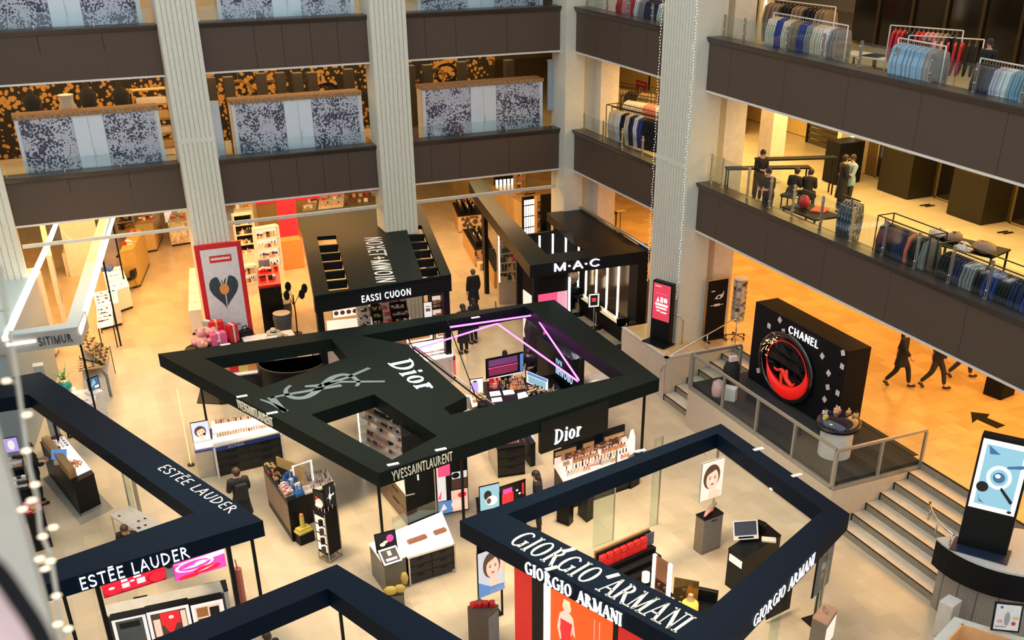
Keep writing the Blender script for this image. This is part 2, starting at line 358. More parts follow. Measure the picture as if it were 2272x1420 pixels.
    # shadow gap behind the panels
struct(MB().box(-24, -.3, .2, .28, 5.15, Z2-.02).box(-24, -.3, .2, .28, 9.278, Z3-.02).box(.2, .28, -42, .2, 5.15, Z2-.02).box(.2, .28, -42, .2, 9.278, Z3-.02), 'wall_slab_edge', BLK2)
# columns with their ribbed facing towards the atrium
RIB = M('ribbed_stone_facing', (.68, .69, .59), .6, var=.05, scale=14)
def column(x0, x1, y0, y1, zb, zt, face, ribs, zj, band=True):
    c = MB(); c.box(x0, x1, y0, y1, zb, zt)
    r = MB(); L_ = (x1-x0) if face == 'y' else (y1-y0); n = ribs; wv = L_/n
    for z0, z1 in ((zb, zj-.04), (zj+.04, zt)):
        for i in range(n):
            a = i*wv+.014; e = (i+1)*wv-.014
            if face == 'y': r.box(x0+a, x0+e, y0-.035, y0, z0, z1)
            else: r.box(x0-.035, x0, y0+a, y0+e, z0, z1)
    if band:
        if face == 'y': r.box(x0, x1, y0-.04, y0, zj-.07, zj+.07)
        else: r.box(x0-.04, x0, y0, y1, zj-.07, zj+.07)
    o = struct(c, 'column', BEIGE); q = r.build('ribbed_facing', RIB, o)
    return o
column(-13.99, -12.81, -.36, .55, 0, 18, 'y', 8, 7.38)
column(-7.397, -6.171, -.36, .55, 0, 18, 'y', 8, 2.9, False)
column(-20.7, -19.2, -.36, .9, 0, 18, 'y', 8, 7.38)
column(-.36, .61, -8.99, -7.1, 0, 18, 'x', 12, 7.1)
struct(MB().box(-.35, .42, -.42, .7, 0, 18).box(.42, 1.18, -.1, .7, 0, 18), 'column', BEIGE)
t = thing('fairy_light_string', 'fine strings of tiny white lights up the ribbed column by the ledge', 'fairy lights'); q = MB(); rnd = random.Random(2)
for e, y_ in ((0, -7.08), (1, -8.99)):
    MB().tube([(-.45+.03*math.sin(z*5), y_+.02*math.cos(z*3), z) for z in [3+i*.5 for i in range(19)]], .004, seg=4).build('cable', M('pale_cable', (.5, .46, .38), .6), t)
    for i in range(110): z = 3+i*.082; q.ball((-.46+rnd.uniform(-.02, .02), y_+rnd.uniform(-.03, .03), z), .012, seg=5)
q.build('bulbs', M('cool_bulb', (1, 1, .95), .4, emit=1.5, var=0), t)['kind'] = 'stuff'
struct(bx(1.0, 1.75, -8.75, -8.1, ZM, 18), 'column', M('white_pillar', (.8, .74, .66), .6))
struct(bx(1.0, 1.75, -.6, .0, 0, 18), 'column', M('white_pillar'))
# atrium walls above, never seen but they hold the daylight in
struct(bx(-26, 16, .2, .5, 14, 18), 'wall_back', BEIGE); struct(bx(.2, .5, -42, .2, 14, 18), 'wall_right', BEIGE)
# smoke curtain glass hanging under the first balcony with its pale bottom rail
for x0, x1 in ((-19.15, -14.05), (-12.75, -7.45), (-6.1, -.45)):
    t = thing('smoke_curtain', 'glass curtain with pale bottom rail '+{-19: 'hanging over the wide golden aisle', -12: 'hanging in front of the red wall shop', -6: 'beside the plain corner column'}[int(x0)], 'glass screen', (0, .1, 0))
    bx(x0, x1, -.01, .01, 4.56, 5.13).build('pane', GLASS, t)
    bx(x0, x1, -.045, .045, 4.46, 4.57, b=.01).build('bottom_rail', M('pale_aluminium', (.7, .68, .62), .4, metal=.3), t)
# ---------------------------------------------------------------- raised landing, stairs and platform edge
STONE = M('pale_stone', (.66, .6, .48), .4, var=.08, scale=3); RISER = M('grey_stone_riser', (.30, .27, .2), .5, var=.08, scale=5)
SIDE = M('cream_stone_side', (.64, .56, .44), .5, var=.04)
rr, tt, X0 = .209, .4247, -1.309
def stairs(y0, y1, lab):
    t = thing('staircase', lab, 'stairs', (0, 0, 0)); a = MB(); c = MB(); d = MB()
    for i in range(6):
        x = X0+i*tt; z = (i+1)*rr
        a.box(x+.012, x+tt+.02, y0, y1, z-.03, z); c.box(x+.01, X0+(i+1)*tt+.01, y0, y1, i*rr if i else 0, z-.03)
        d.box(x-.004, x+.03, y0, y1, z-.012, z+.004); d.box(x-.006, x+.012, y1-.03, y1, z-.2, z)
    x = 1.241; c.box(x-.02, x-.001, y0, y1, 6*rr, ZM-.03); d.box(x-.01, x+.03, y0, y1, ZM-.02, ZM+.004)
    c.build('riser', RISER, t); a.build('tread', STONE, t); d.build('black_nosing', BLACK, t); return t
stairs(-22.4, -18.84, 'broad flight of cream stone steps with black nosings beside the curved planter')
stairs(-11.84, -9.93, 'short flight of cream stone steps with black nosings between the ledge and the black platform')
struct(bx(-1.3, -1.28, -9.92, -7.0, 0, ZM), 'wall_ledge', SIDE); struct(bx(-1.3, 1.24, -9.915, -9.9, 0, ZM-.01), 'wall_ledge', SIDE)
struct(MB().box(-1.32, 1.3, -9.95, -9.82, ZM-.02, ZM+.02).box(-1.32, -1.2, -9.95, -7, ZM-.02, ZM+.02), 'trim_60', STONE)
CARPET = M('charcoal_carpet', (.018, .02, .024), .85, var=.1, scale=60)
t = thing('display_platform', 'cream sided platform with black carpet carrying the big red ring display', 'platform', (0, 0, 0))
bx(-1.648, 1.24, -18.83, -11.85, 0, 1.25).build('side', SIDE, t); bx(-1.57, 1.24, -18.75, -11.93, 1.25, ZM+.004).build('deck', CARPET, t)
bx(1.24, 1.42, -18.5, -11.93, ZM, ZM+.012).build('carpet', CARPET, t)
RAILC = M('grey_metal_railing', (.42, .41, .36), .35, metal=.5)
def railing(lab, P, Q, n, top, base, loc=(0, 0, 0)):
    t = thing('glass_railing', lab, 'railing', loc); P = Vector(P); Q = Vector(Q); d = (Q-P).normalized(); s = Vector((-d.y, d.x, 0))*.035
    def bar(a, b_, z0, z1, nm):
        m = MB(); q = [a-s, b_-s, b_+s, a+s]; m.add([(p.x, p.y, z0) for p in q]+[(p.x, p.y, z1) for p in q], [(0, 1, 2, 3), (4, 5, 6, 7), (0, 1, 5, 4), (1, 2, 6, 5), (2, 3, 7, 6), (3, 0, 4, 7)]); return m.build(nm, RAILC, t)
    bar(P, Q, top-.07, top, 'handrail'); bar(P, Q, base-.06, base+.03, 'bottom_rail')
    for i in range(n+1):
        c = P+(Q-P)*i/n; bar(c-d*.035, c+d*.035, base+.03, top-.07, 'post')
    for i in range(n):
        a = P+(Q-P)*i/n+d*.05; b_ = P+(Q-P)*(i+1)/n-d*.05
        m = MB(); m.add([(a.x, a.y, base+.05), (b_.x, b_.y, base+.05), (b_.x, b_.y, top-.09), (a.x, a.y, top-.09)], [(0, 1, 2, 3)]); m.build('glass_pane', GLASS, t)
    return t
RT_, RB_ = 2.42, 1.33
railing('grey glazed railing along the long side of the black carpeted platform', (-1.61, -18.72, 0), (-1.61, -11.96, 0), 4, RT_, RB_)
railing('grey glazed railing at the top of the broad steps, on the end of the platform', (-1.64, -18.79, 0), (1.24, -18.79, 0), 2, RT_, RB_)
railing('grey glazed railing on the narrow platform end facing the short steps', (-1.64, -11.89, 0), (.15, -11.89, 0), 1, RT_, RB_)
# ================================================================ shop canopies hung over the counters
_gl.clear(); _G0 = G_
def G_(kind):
    A = _G0(kind); T = .13
    A['X'] = (.8, [('l', .06, 1, .72, 0, T), ('l', .06, 0, .72, 1, T)]); A['W'] = (1.1, [('l', .03, 1, .27, 0, T), ('l', .27, 0, .52, 1, T), ('l', .52, 1, .77, 0, T), ('l', .77, 0, 1.02, 1, T)])
    A['K'] = (.8, [('l', .13, 0, .13, 1, T), ('l', .13, .4, .7, 1, T), ('l', .3, .55, .75, 0, T)]); A['F'] = (.62, [('l', .13, 0, .13, 1, T), ('l', .1, .52, .5, .52, T), ('l', .1, .93, .6, .93, T)])
    return A
HC = 3.0
def px(ps, z=None): return [tuple(at(*p, HC if z is None else z)[:2]) for p in ps]
def flat_text(nm, txt, b0, b1, up, kind, mat, parent, z=None, depth=.012, slant=0):
    z = HC if z is None else z
    O, E, Q = at(*b0, z), at(*b1, z), at(*up, z); O.z = E.z = Q.z = z+.001; u = (E-O); W = u.length; u.normalize()
    n = Vector((0, 0, 1)); v = n.cross(u).normalized(); h = (Q-O).dot(v)
    o = letters(txt, O, u, v, h, kind, depth, width=W, slant=slant).build(nm, mat, parent); return o
def fascia_text(nm, txt, A, B, b0, b1, zb, h, kind, mat, parent, depth=.03, slant=0, out=.004):
    """on the vertical face over line A-B, spanning the pixels b0..b1, seen from its outer side"""
    A = Vector((*A[:2], 0)); B = Vector((*B[:2], 0)); d = (B-A).normalized(); n = Vector((d.y, -d.x, 0))
    def hit(p): r = ray(*p); k = (A-CP).dot(n)/r.dot(n); return CP+r*k
    O, E = hit(b0), hit(b1); O.z = E.z = zb; u = E-O; W = u.length
    if (u.normalized().cross(Vector((0, 0, 1)))).dot(n) < 0: n = -n
    return letters(txt, O+n*out, u, (0, 0, 1), h, kind, depth, width=W, slant=slant).build(nm, mat, parent)
def canopy(lab, outer, holes, mat, th=.38, trim=True):
    t = thing('shop_canopy', lab, 'canopy'); P = [tuple(p[:2]) for p in outer]
    MB().prism(P, HC-th, HC, holes=holes).build('frame', mat, t)
    return t
def post(t, x, y, w_=.06, z1=None, z0=0, mat=None, nm='post'): z1 = HC-.38 if z1 is None else z1; bx(x-w_/2, x+w_/2, y-w_/2, y+w_/2, z0, z1).build(nm, mat or BLACK, t)
def frame_of(t): return next(c for c in t.children if c.name.startswith('frame'))
def plates(t, pts, z=HC, mat=None):
    t = frame_of(t)
    for p in pts:
        c = at(*p, z); bx(c.x-.14, c.x+.14, c.y-.05, c.y+.05, z, z+.02, b=.006).build('mounting_plate', mat or WHITE, t)
def pane(t, a, b_, z0, z1, nm='glass_panel', m=None):
    q = MB(); a = Vector(a); b_ = Vector(b_); d = (b_-a).normalized(); s = Vector((-d.y, d.x))*.008
    q.prism([a-s, b_-s, b_+s, a+s], z0, z1); return q.build(nm, m or GLASS, t)
# --- the large canopy with the serif fashion names
YO = [(-16.24, -6.84), px([(840, 1050)])[0], (-4.17, -14.25), (-4.08, -7.44)]
YH = [px([(455, 795), (735, 752), (770, 793), (580, 860)]), px([(800, 745), (1165, 680), (1385, 832), (1000, 920), (985, 905), (1035, 880), (905, 765)]), px([(690, 920), (830, 875), (970, 967), (870, 1020)])]
ysl = canopy('black irregular canopy with three openings, pale curved monogram and white serif name on top', YO, YH, GRN)
flat_text('top_lettering', 'Dior', (861, 807), (932, 869), (905, 793), 'serif', GLOWW, ysl)
fascia_text('front_lettering', 'YVESSAINTLAURENT', YO[1], YO[2], (869, 1060), (1003, 1014), HC-.31, .24, 'thin', CREAML, ysl)
fascia_text('side_lettering', 'YVESSAINTLAURENT', YO[0], YO[1], (529, 903), (608, 950), HC-.31, .24, 'thin', CREAML, ysl)
plates(ysl, [(500, 765), (605, 748), (537, 880), (604, 917), (1055, 705), (872, 1031), (978, 998)])
# monogram on the roof
mono = M('grey_blue_monogram', (.10, .15, .18), .5, var=.03)
def ribbon(mb, pts, w0, z=HC, k=.2536, x0=400, y0=700):
    W = [at(x0+x*k, y0+y*k, z) for x, y in pts]; L_ = []; R_ = []; n = len(W)
    for i in range(n):
        d = (W[min(i+1, n-1)]-W[max(i-1, 0)]).normalized(); s = Vector((-d.y, d.x, 0)); ww = w0[i] if isinstance(w0, list) else w0
        L_.append(W[i]+s*ww/2); R_.append(W[i]-s*ww/2)
    vs = L_+R_; mb.add([(p.x, p.y, z+.006) for p in vs], [(i, i+1, n+i+1, n+i) for i in range(n-1)])
def smooth(p, n=4):
    out = []
    for i in range(len(p)-1):
        a = p[max(i-1, 0)]; b_ = p[i]; c = p[i+1]; d = p[min(i+2, len(p)-1)]
        for j in range(n):
            t = j/n; out.append(tuple(.5*((2*b_[k])+(-a[k]+c[k])*t+(2*a[k]-5*b_[k]+4*c[k]-d[k])*t*t+(-a[k]+3*b_[k]-3*c[k]+d[k])*t**3) for k in (0, 1)))
    return out+[p[-1]]
q = MB()
S1 = smooth([(965, 612), (925, 650), (935, 695), (1000, 722), (1090, 718), (1170, 680), (1250, 610), (1330, 545), (1430, 518), (1510, 540), (1560, 585), (1540, 620)])
ribbon(q, S1, [.1+.12*math.sin(PI*i/(len(S1)-1))**2 for i in range(len(S1))])
ribbon(q, [(785, 722), (940, 692), (1240, 640), (1410, 612)], [.09, .13, .16, .17]); ribbon(q, [(790, 715), (920, 845)], [.2, .13])
ribbon(q, [(1090, 622), (1240, 612)], [.12, .2]); ribbon(q, [(1270, 605), (1460, 545), (1655, 460)], [.2, .13, .13]); ribbon(q, [(1260, 612), (1400, 582), (1790, 578)], [.2, .12, .11])
ribbon(q, [(700, 735), (800, 770), (930, 840)], [.06, .1, .14])
q.build('monogram', mono, ysl)
# deeper fascia board on the front edge
fd = MB(); A = at(1172, 945, HC); dd = (Vector((*YO[2], 0))-Vector((*YO[1], 0))).normalized()
def yfront(x): return YO[1][1]+(x-YO[1][0])*(YO[2][1]-YO[1][1])/(YO[2][0]-YO[1][0])
xa, xb = -8.15, -5.95
q = MB(); q.prism([(xa, yfront(xa)-.03), (xb, yfront(xb)-.03), (xb, yfront(xb)+.12), (xa, yfront(xa)+.12)], HC-1.0, HC-.12); q.build('fascia_board', BLACK, ysl)
fascia_text('front_lettering', 'Dior', (xa, yfront(xa)-.03), (xb, yfront(xb)-.03), (1230, 946), (1290, 922), HC-.84, .4, 'serif', GLOWW, ysl, slant=.08)
for x, y in ((-15.3, -7.4), (-12.6, -15.75), (-4.4, -13.9), (-4.35, -7.8), (-10.2, -14.9)): post(ysl, x, y, .06)
# magenta neon tubes: a frame hung inside the opening and its lower twin
def neon(lab, pts, parts):
    t = thing('neon_light', lab, 'neon light'); MB().tube(pts, .028, seg=6).build('tube', PINKN, t)
    for a, b_ in parts: MB().tube([a, b_], .018, m=0, seg=5).build('strut', BLACK, t)
    return t
n1 = [at(918, 776, 2.1), at(1103, 718, 2.1), at(1282, 846, 2.1)]; yp_ = lambda x, y: CP+ray(x, y)*((-8.02-CP.y)/ray(x, y).y)
n2 = [yp_(998, 726), yp_(1186, 699), at(1284, 843, 2.55)]
neon('lower magenta neon tube bent at its middle inside the canopy opening', n1, [(n1[0], n1[0]+Vector((-.3, 0, .75))), (n1[1], n1[1]+Vector((0, .1, .73))), (n1[2], n1[2]+Vector((.1, 0, .75)))])
neon('upper magenta neon tube running round the canopy opening corner', n2, [(n2[0], n2[0]+Vector((0, .3, .2))), (n2[1], n2[1]+Vector((0, .12, .2))), (n2[0], at(1065, 905, 1.2))])
t = thing('display_strut', 'thin black diagonal rod pair crossing the canopy opening', 'rod')
MB().tube([n1[0]+Vector((-.02, 0, .08)), at(1090, 905, 1.45)], .03, seg=6).build('rod', BLACK, t); MB().tube([n1[0]+Vector((.05, .05, .08)), at(1100, 900, 1.25)], .02, seg=6).build('rod', STEEL, t)
# --- Giorgio canopy
AO = [(-11.77, -18.93), px([(1578, 1462)])[0], (-4.08, -22.16), (-4.18, -17.3)]
arm = canopy('deep blue black four sided canopy with big cream serif lettering on top', AO, [px([(1125, 1141), (1592, 962), (1825, 1132), (1560, 1362)])], NAVY, .4)
flat_text('top_lettering', 'GIORGIO ARMANI', (1124, 1203), (1499, 1404), (1152, 1168), 'serif', CREAML, arm)
fascia_text('front_lettering', 'GIORGIO ARMANI', AO[0], AO[1], (1166, 1263), (1380, 1378), HC-.36, .28, 'serif', GLOWW, arm)
fascia_text('side_lettering', 'GIORGIO ARMANI', AO[1], AO[2], (1671, 1385), (1806, 1242), HC-.34, .28, 'serif', GLOWW, arm, .01)
plates(arm, [(1683, 997), (1768, 1055), (1322, 1037), (1420, 1001), (1262, 1222), (1360, 1279), (1224, 1262)])
for x, y in ((-10.75, -20.1), (-4.35, -22.0), (-4.4, -17.6), (-9.0, -25.0)): post(arm, x, y, .045, mat=STEEL)
for p0, p1 in (((1315, 1215), (1360, 1198)), ((1440, 1170), (1458, 1163))):
    A, B = at(*p0), at(*p1); pane(arm, A.xy, B.xy, 0, HC-.4); post(arm, B.x, B.y, .03, HC-.4, mat=STEEL)
# --- Estee canopy
EO = [(-19.33, -6.84), (-22.5, -7.1), (-22.6, -18.0), (-19.6, -17.82), (-15.54, -17.2)]
EH = px([(62, 875), (432, 1137), (130, 1240)]); EH = [EH[0], (-22.0, -8.2), (-22.0, -17.2), (-19.75, -17.05), EH[1]]
est = canopy('navy blue pointed canopy with thin white capitals on its top and front', EO, [EH], NAVY, .38)
flat_text('top_lettering', 'EST\u00c9E LAUDER', (347, 1040), (508, 1140), (361, 1024), 'thin', WHITE, est)
fascia_text('front_lettering', 'EST\u00c9E LAUDER', EO[3], EO[4], (178, 1304), (418, 1220), HC-.33, .27, 'thin', GLOWW, est)
for x, y in ((-15.8, -17.0), (-19.3, -7.3), (-19.6, -17.5)): post(est, x, y, .07)
A, B = at(298, 1170), at(316, 1196); pane(est, A.xy, B.xy, 0, HC-.38); post(est, A.x, A.y, .04, mat=STEEL); post(est, A.x+.22, A.y+.12, .1, mat=STEEL, nm='steel_post')
A = at(130, 990); post(est, A.x, A.y, .28, mat=M('pale_grey_metal', (.5, .52, .52), .4, metal=.3), nm='steel_post')
# --- plain canopy at the bottom edge
BO = [at(*p, HC) for p in ((100, 1517), (747, 1252), (1060, 1440), (1120, 1475), (1000, 1700), (150, 1700))]
BH = px([(400, 1444), (727, 1306), (890, 1420), (950, 1462), (900, 1600), (350, 1560)])
bot = canopy('plain navy canopy without lettering at the bottom edge of the hall', BO, [BH], NAVY, .4)
for c in (at(742, 1272, HC), at(1040, 1452, HC), at(180, 1510, HC)): post(bot, c.x, c.y-.12, .06)
# --- black roofed booth with two slotted openings
HC = 3.7
mo = px([(697, 657), (1001, 609), (928, 440), (663, 470)])
slL = px([(703, 525), (745, 522), (775, 640), (730, 645)]); slR = px([(900, 502), (935, 500), (978, 612), (938, 617)])
mt = canopy('black flat booth roof with two long slotted openings and tall white letters', mo, [slL, slR], GRN, .14)
M0, M1, M2, M3 = [Vector(p) for p in mo]
def skirt(a, b_, nm):
    d = (b_-a).normalized(); s_ = Vector((-d.y, d.x))*.14; q = MB(); q.prism([a, b_, b_+s_, a+s_], HC-.55, HC-.14); q.build(nm, BLACK, mt)
skirt(M0, M1, 'fascia'); skirt(M1+(M2-M1)*.02, M2, 'fascia'); skirt(M3, M0+(M3-M0)*.02, 'fascia')
for sl in (slL, slR):
    a, b_, c, d = [Vector(p) for p in sl]
    for i in range(1, 6):
        f = i/6; L_ = a+(d-a)*f; R_ = b_+(c-b_)*f
        q = MB(); q.prism([L_, R_, R_+Vector((0, .09)), L_+Vector((0, .09))], HC-.3, HC-.04); q.build('slot_bar', BLACK, mt)
flat_text('top_lettering', 'NOXET+MWOIN', (808, 528), (836, 628), (845, 523), 'sans', WHITE, mt)
fascia_text('front_lettering', 'EASSI CUOON', M0, M1, (801, 659), (911, 646), HC-.44, .21, 'sans', GLOWW, mt)
for c in (M0+Vector((.15, .2)), M1+Vector((-.15, .2)), M3+Vector((.3, -.3)), M2+Vector((-.3, -.3))): post(mt, c.x, c.y, .2, HC-.14)
# --- make-up booth beams
mc = thing('shop_canopy', 'black make-up booth roof with a glowing three letter sign on its front beam', 'canopy')
fr = px([(1177, 589), (1443, 556), (1435, 540), (1212, 564)]); q = MB(); q.prism(fr, HC-.42, HC); q.build('front_beam', BLACK, mc)
lg = px([(1040, 402), (1060, 438), (1177, 589), (1222, 583), (1212, 563), (1095, 441), (1081, 400)]); lg[2] = (lg[2][0]-.02, lg[2][1]+.0)
q = MB(); q.prism(lg, HC-.43, HC-.002); q.build('side_beam', BLACK, mc)
rp = px([(1213, 470), (1288, 462), (1415, 541), (1329, 549), (1272, 521)]); q = MB(); q.prism(rp, HC-.34, HC-.03); q.build('roof_panel', BLACK, mc)
fascia_text('front_lettering', 'M\u2022A\u2022C', fr[0], fr[1], (1227, 603), (1331, 590), HC-.3, .26, 'sans', M('violet_white_glow', (.9, .8, 1), .5, emit=2.2, ecol=(.9, .78, 1), var=0), mc, .05)
E0, E1 = Vector(fr[1]), Vector(fr[0])
for c in (E1+Vector((.25, .2)), Vector(lg[0])+Vector((.4, -.6)), Vector(rp[1])+Vector((-.1, -.1)), Vector(rp[0])+Vector((.3, -.2)), Vector(lg[5])+Vector((-.5, -.3))): post(mc, c.x, c.y, .16, HC-.42)
q = MB(); q.box(E0.x-.42, E0.x-.02, E0.y+.05, E0.y+.65, 0, HC-.42); q.build('end_pier', BLACK, mc)
q = MB(); q.prism([(E0.x-.14, E0.y+.65), (E0.x-.04, E0.y+.65), (rp[1][0]-.05, rp[1][1]-.3), (rp[1][0]-.15, rp[1][1]-.3)], 0, HC-.42); q.build('side_wall', BLK2, mc)
q = MB(); q.tube([at(1287, 459, HC+.05), at(1443, 553, HC+.05)], .06, seg=8); q.build('edge_tube', STEEL, mc)
HC = 3.0
# --- pale blue framed booth on the far left
HC = 3.7
pale = M('pale_blue_lacquer', (.33, .44, .5), .35, var=.02); greyp = M('silver_grey_fascia', (.42, .42, .41), .4)
sb = thing('shop_canopy', 'pale blue grey booth frame with warm light strips and dark lettering on its front', 'canopy')
PO = [(-20.75, -4.9), (-18.27, -4.4), (-14.5, 13.5), (-16.2, 13.5), (-16.5, 13.2)]
so = px([(-45, 762), (165, 748), (188, 705), (262, 458), (215, 464), (240, 470)])
q = MB(); q.prism(px([(-60, 757), (174, 727), (190, 690), (147, 718), (29, 735), (-60, 744)]), HC-.5, HC); q.build('front_beam', greyp, sb)
q = MB(); q.prism(px([(-60, 756), (172, 727), (188, 690), (147, 718), (29, 735), (-60, 744)]), HC, HC+.02); q.build('front_beam_top', pale, sb)
q = MB(); q.prism(px([(147, 718), (174, 725), (246, 455), (230, 455)]), HC-.3, HC+.012); q.build('side_beam', pale, sb)
q = MB(); q.prism(px([(175, 728), (179, 726), (256, 462), (253, 462)]), HC-.2, HC-.02); q.build('light_strip', GLOW, sb)
q = MB(); q.prism(px([(4, 750), (17, 748), (110, 540), (130, 487), (124, 487), (101, 540)]), HC-.1, HC+.02); q.build('light_strip', GLOW, sb)
a = at(14, 764, HC-.2); bx(a.x, a.x+.75, a.y-.05, a.y+.02, HC-.25, HC-.19).build('light_strip', GLOW, sb)
A = at(0, 749, HC); B = at(174, 727, HC)
fascia_text('front_lettering', 'SITIMUR', A, B, (84, 757), (160, 748), HC-.38, .24, 'sans', M('dark_letter', (.03, .03, .03), .5), sb)
for c in (at(168, 718, HC), at(222, 545, HC), at(244, 465, HC), at(-30, 748, HC)): post(sb, c.x, c.y+.1, .06, HC-.3)
HC = 3.0
# ================================================================ people
def skin(name, V, E, R, mat, parent=None, sub=1, root=0):
    me = bpy.data.meshes.new(name); me.from_pydata([tuple(v) for v in V], E, []); o = bpy.data.objects.new(name, me); C.objects.link(o)
    m = o.modifiers.new('s', 'SKIN'); m.use_smooth_shade = True
    for i, r in enumerate(R):
        q = me.skin_vertices[0].data[i]; q.radius = (r, r) if not isinstance(r, tuple) else r; q.use_root = (i == root)
    if sub: s_ = o.modifiers.new('b', 'SUBSURF'); s_.levels = sub; s_.render_levels = sub
    dg = bpy.context.evaluated_depsgraph_get(); nm = bpy.data.meshes.new_from_object(o.evaluated_get(dg)); o.modifiers.clear(); o.data = nm
    bpy.data.meshes.remove(me); nm.name = name; nm.materials.clear(); nm.materials.append(mat)
    for p in nm.polygons: p.use_smooth = True
    if parent: o.parent = parent
    return o
HAIRD = M('dark_hair', (.02, .013, .01), .6); HAIRB = M('brown_hair', (.07, .035, .018), .6); DARKCL = M('black_cloth', (.012, .012, .015), .85); JEANS = M('dark_trousers', (.02, .022, .03), .8)
SHOE = M('dark_shoe', (.03, .02, .015), .5); EYE = M('eye_dark', (.02, .015, .01), .3); LIP = M('lip', (.35, .09, .08), .5)
def person(lab, loc, head=0, pose='stand', top=None, legs=None, hair=None, long_hair=False, coat=0, scale=1.0, arms='down', tilt=0, mask=False, shoe=None, bag=None, band=False):
    top = top or DARKCL; legs = legs or JEANS; hair = hair or HAIRD
    P = dict(pel=(0, 0, .93), wai=(0, .01, 1.08), che=(0, .0, 1.3), nb=(0, -.01, 1.43), nk=(0, 0, 1.5), hc=(0, .02, 1.6), ht=(0, .0, 1.68))
    for s in (-1, 1):
        k = 'l' if s < 0 else 'r'
        P['sh'+k] = (s*.17, -.01, 1.4); P['hip'+k] = (s*.09, 0, .9); P['kn'+k] = (s*.1, .02, .49); P['an'+k] = (s*.1, -.02, .08); P['to'+k] = (s*.11, .13, .035)
        if arms == 'down': a = [(s*.23, -.02, 1.14), (s*.22, .06, .9), (s*.21, .09, .82)]
        elif arms == 'fwd': a = [(s*.22, .06, 1.14), (s*.14, .26, 1.12), (s*.09, .34, 1.13)]
        elif arms == 'hold': a = [(s*.24, .02, 1.13), (s*.08, .2, 1.1), (s*.02, .22, 1.1)]
        else: a = [(s*.26, .0, 1.16), (s*.24, .02, .93), (s*.2, .08, .86)]
        P['el'+k], P['wr'+k], P['pa'+k] = a
    if pose == 'walk':
        P['knl'] = (-.1, .2, .52); P['anl'] = (-.09, .28, .1); P['tol'] = (-.09, .43, .08); P['knr'] = (.1, -.08, .5); P['anr'] = (.1, -.34, .16); P['tor'] = (.11, -.24, .05)
        P['elr'] = (.25, .1, 1.16); P['wrr'] = (.24, .26, 1.0); P['par'] = (.23, .31, .94); P['ell'] = (-.26, -.12, 1.16); P['wrl'] = (-.27, -.18, .93); P['pal'] = (-.26, -.17, .86)
    if pose == 'sit':
        for k, s in (('l', -1), ('r', 1)): P['kn'+k] = (s*.12, .43, .5+.0); P['an'+k] = (s*.12, .4, .08); P['to'+k] = (s*.12, .54, .035); P['hip'+k] = (s*.1, .02, .5)
        for q in ('pel', 'wai', 'che', 'nb', 'nk', 'hc', 'ht', 'shl', 'shr', 'ell', 'elr', 'wrl', 'wrr', 'pal', 'par'): x, y, z = P[q]; P[q] = (x, y, z-.42)
    if tilt:       # bend forward at the waist
        pz = P['pel'][2]
        for q in ('wai', 'che', 'nb', 'nk', 'hc', 'ht', 'shl', 'shr', 'ell', 'elr', 'wrl', 'wrr', 'pal', 'par'):
            x, y, z = P[q]; d = z-pz; P[q] = (x, y+d*math.sin(tilt), pz+d*math.cos(tilt))
    for q in P: P[q] = Vector(P[q])*scale
    t = thing('person', lab, 'person', loc, head); S = scale
    V = []; R = []; E = []; I = {}
    def add(k, p, r, par=None):
        I[k] = len(V); V.append(Vector(p)); R.append(r*S if not isinstance(r, tuple) else (r[0]*S, r[1]*S))
        if par is not None: E.append((I[par], I[k]))
    add('pel', P['pel'], (.15, .11)); add('wai', P['wai'], (.13, .1), 'pel'); add('che', P['che'], (.15, .11), 'wai'); add('nb', P['nb'], (.08, .07), 'che'); add('nk', P['nk'], .052, 'nb')
    f = (P['hc']-P['nk']); fwd = Vector((0, 1, 0)) if not tilt else Vector((0, math.cos(tilt+.2), -math.sin(tilt+.2)))
    add('hc', P['hc'], (.078, .09), 'nk'); add('ht', P['ht'], (.06, .07), 'hc')
    for k, s in (('l', -1), ('r', 1)):
        add('sh'+k, P['sh'+k], .06, 'nb'); add('el'+k, P['el'+k], .042, 'sh'+k); add('wr'+k, P['wr'+k], .028, 'el'+k); add('pa'+k, P['pa'+k], (.036, .02), 'wr'+k)
        d = (P['pa'+k]-P['wr'+k]).normalized(); sd = d.cross(Vector((s, 0, 0))); sd = sd.normalized() if sd.length > .1 else Vector((0, 1, 0))
        for j in range(4):
            o = P['pa'+k]+sd*(.024*(j-1.5))*S; L_ = (.04, .046, .043, .034)[j]*S
            add('f%s%d' % (k, j), o+d*.04*S, .0088, 'pa'+k); add('g%s%d' % (k, j), o+d*(.04*S+L_)+Vector((-s*.012, .008, 0))*S, .0072, 'f%s%d' % (k, j))
        add('th'+k, P['wr'+k]+(P['pa'+k]-P['wr'+k])*.55+sd*.045*S+d*.02*S, .0095, 'pa'+k); add('tp'+k, V[I['th'+k]]+d*.035*S+sd*.008*S, .008, 'th'+k)
        add('hip'+k, P['hip'+k], .085, 'pel'); add('kn'+k, P['kn'+k], .055, 'hip'+k); add('an'+k, P['an'+k], .036, 'kn'+k); add('to'+k, P['to'+k], (.035, .028), 'an'+k)
    body = skin('body', V, E, R, SKIN, t)
    hc = P['hc']
    # face: nose, eyes, mouth, ears
    m = MB(); m.ball(hc+fwd*.088*S-Vector((0, 0, .006*S)), .014*S, seg=6, sz=1.5); m.build('nose', SKIN, t)
    m = MB()
    for s in (-1, 1): m.ball(hc+fwd*.08*S+Vector((s*.03, 0, .018))*S, .009*S, seg=6)
    m.build('eyes', EYE, t); bx(-.02*S, .02*S, -.004, .004, -.005*S, .005*S).build('mouth', LIP, t).location = hc+fwd*.082*S-Vector((0, 0, .04*S))
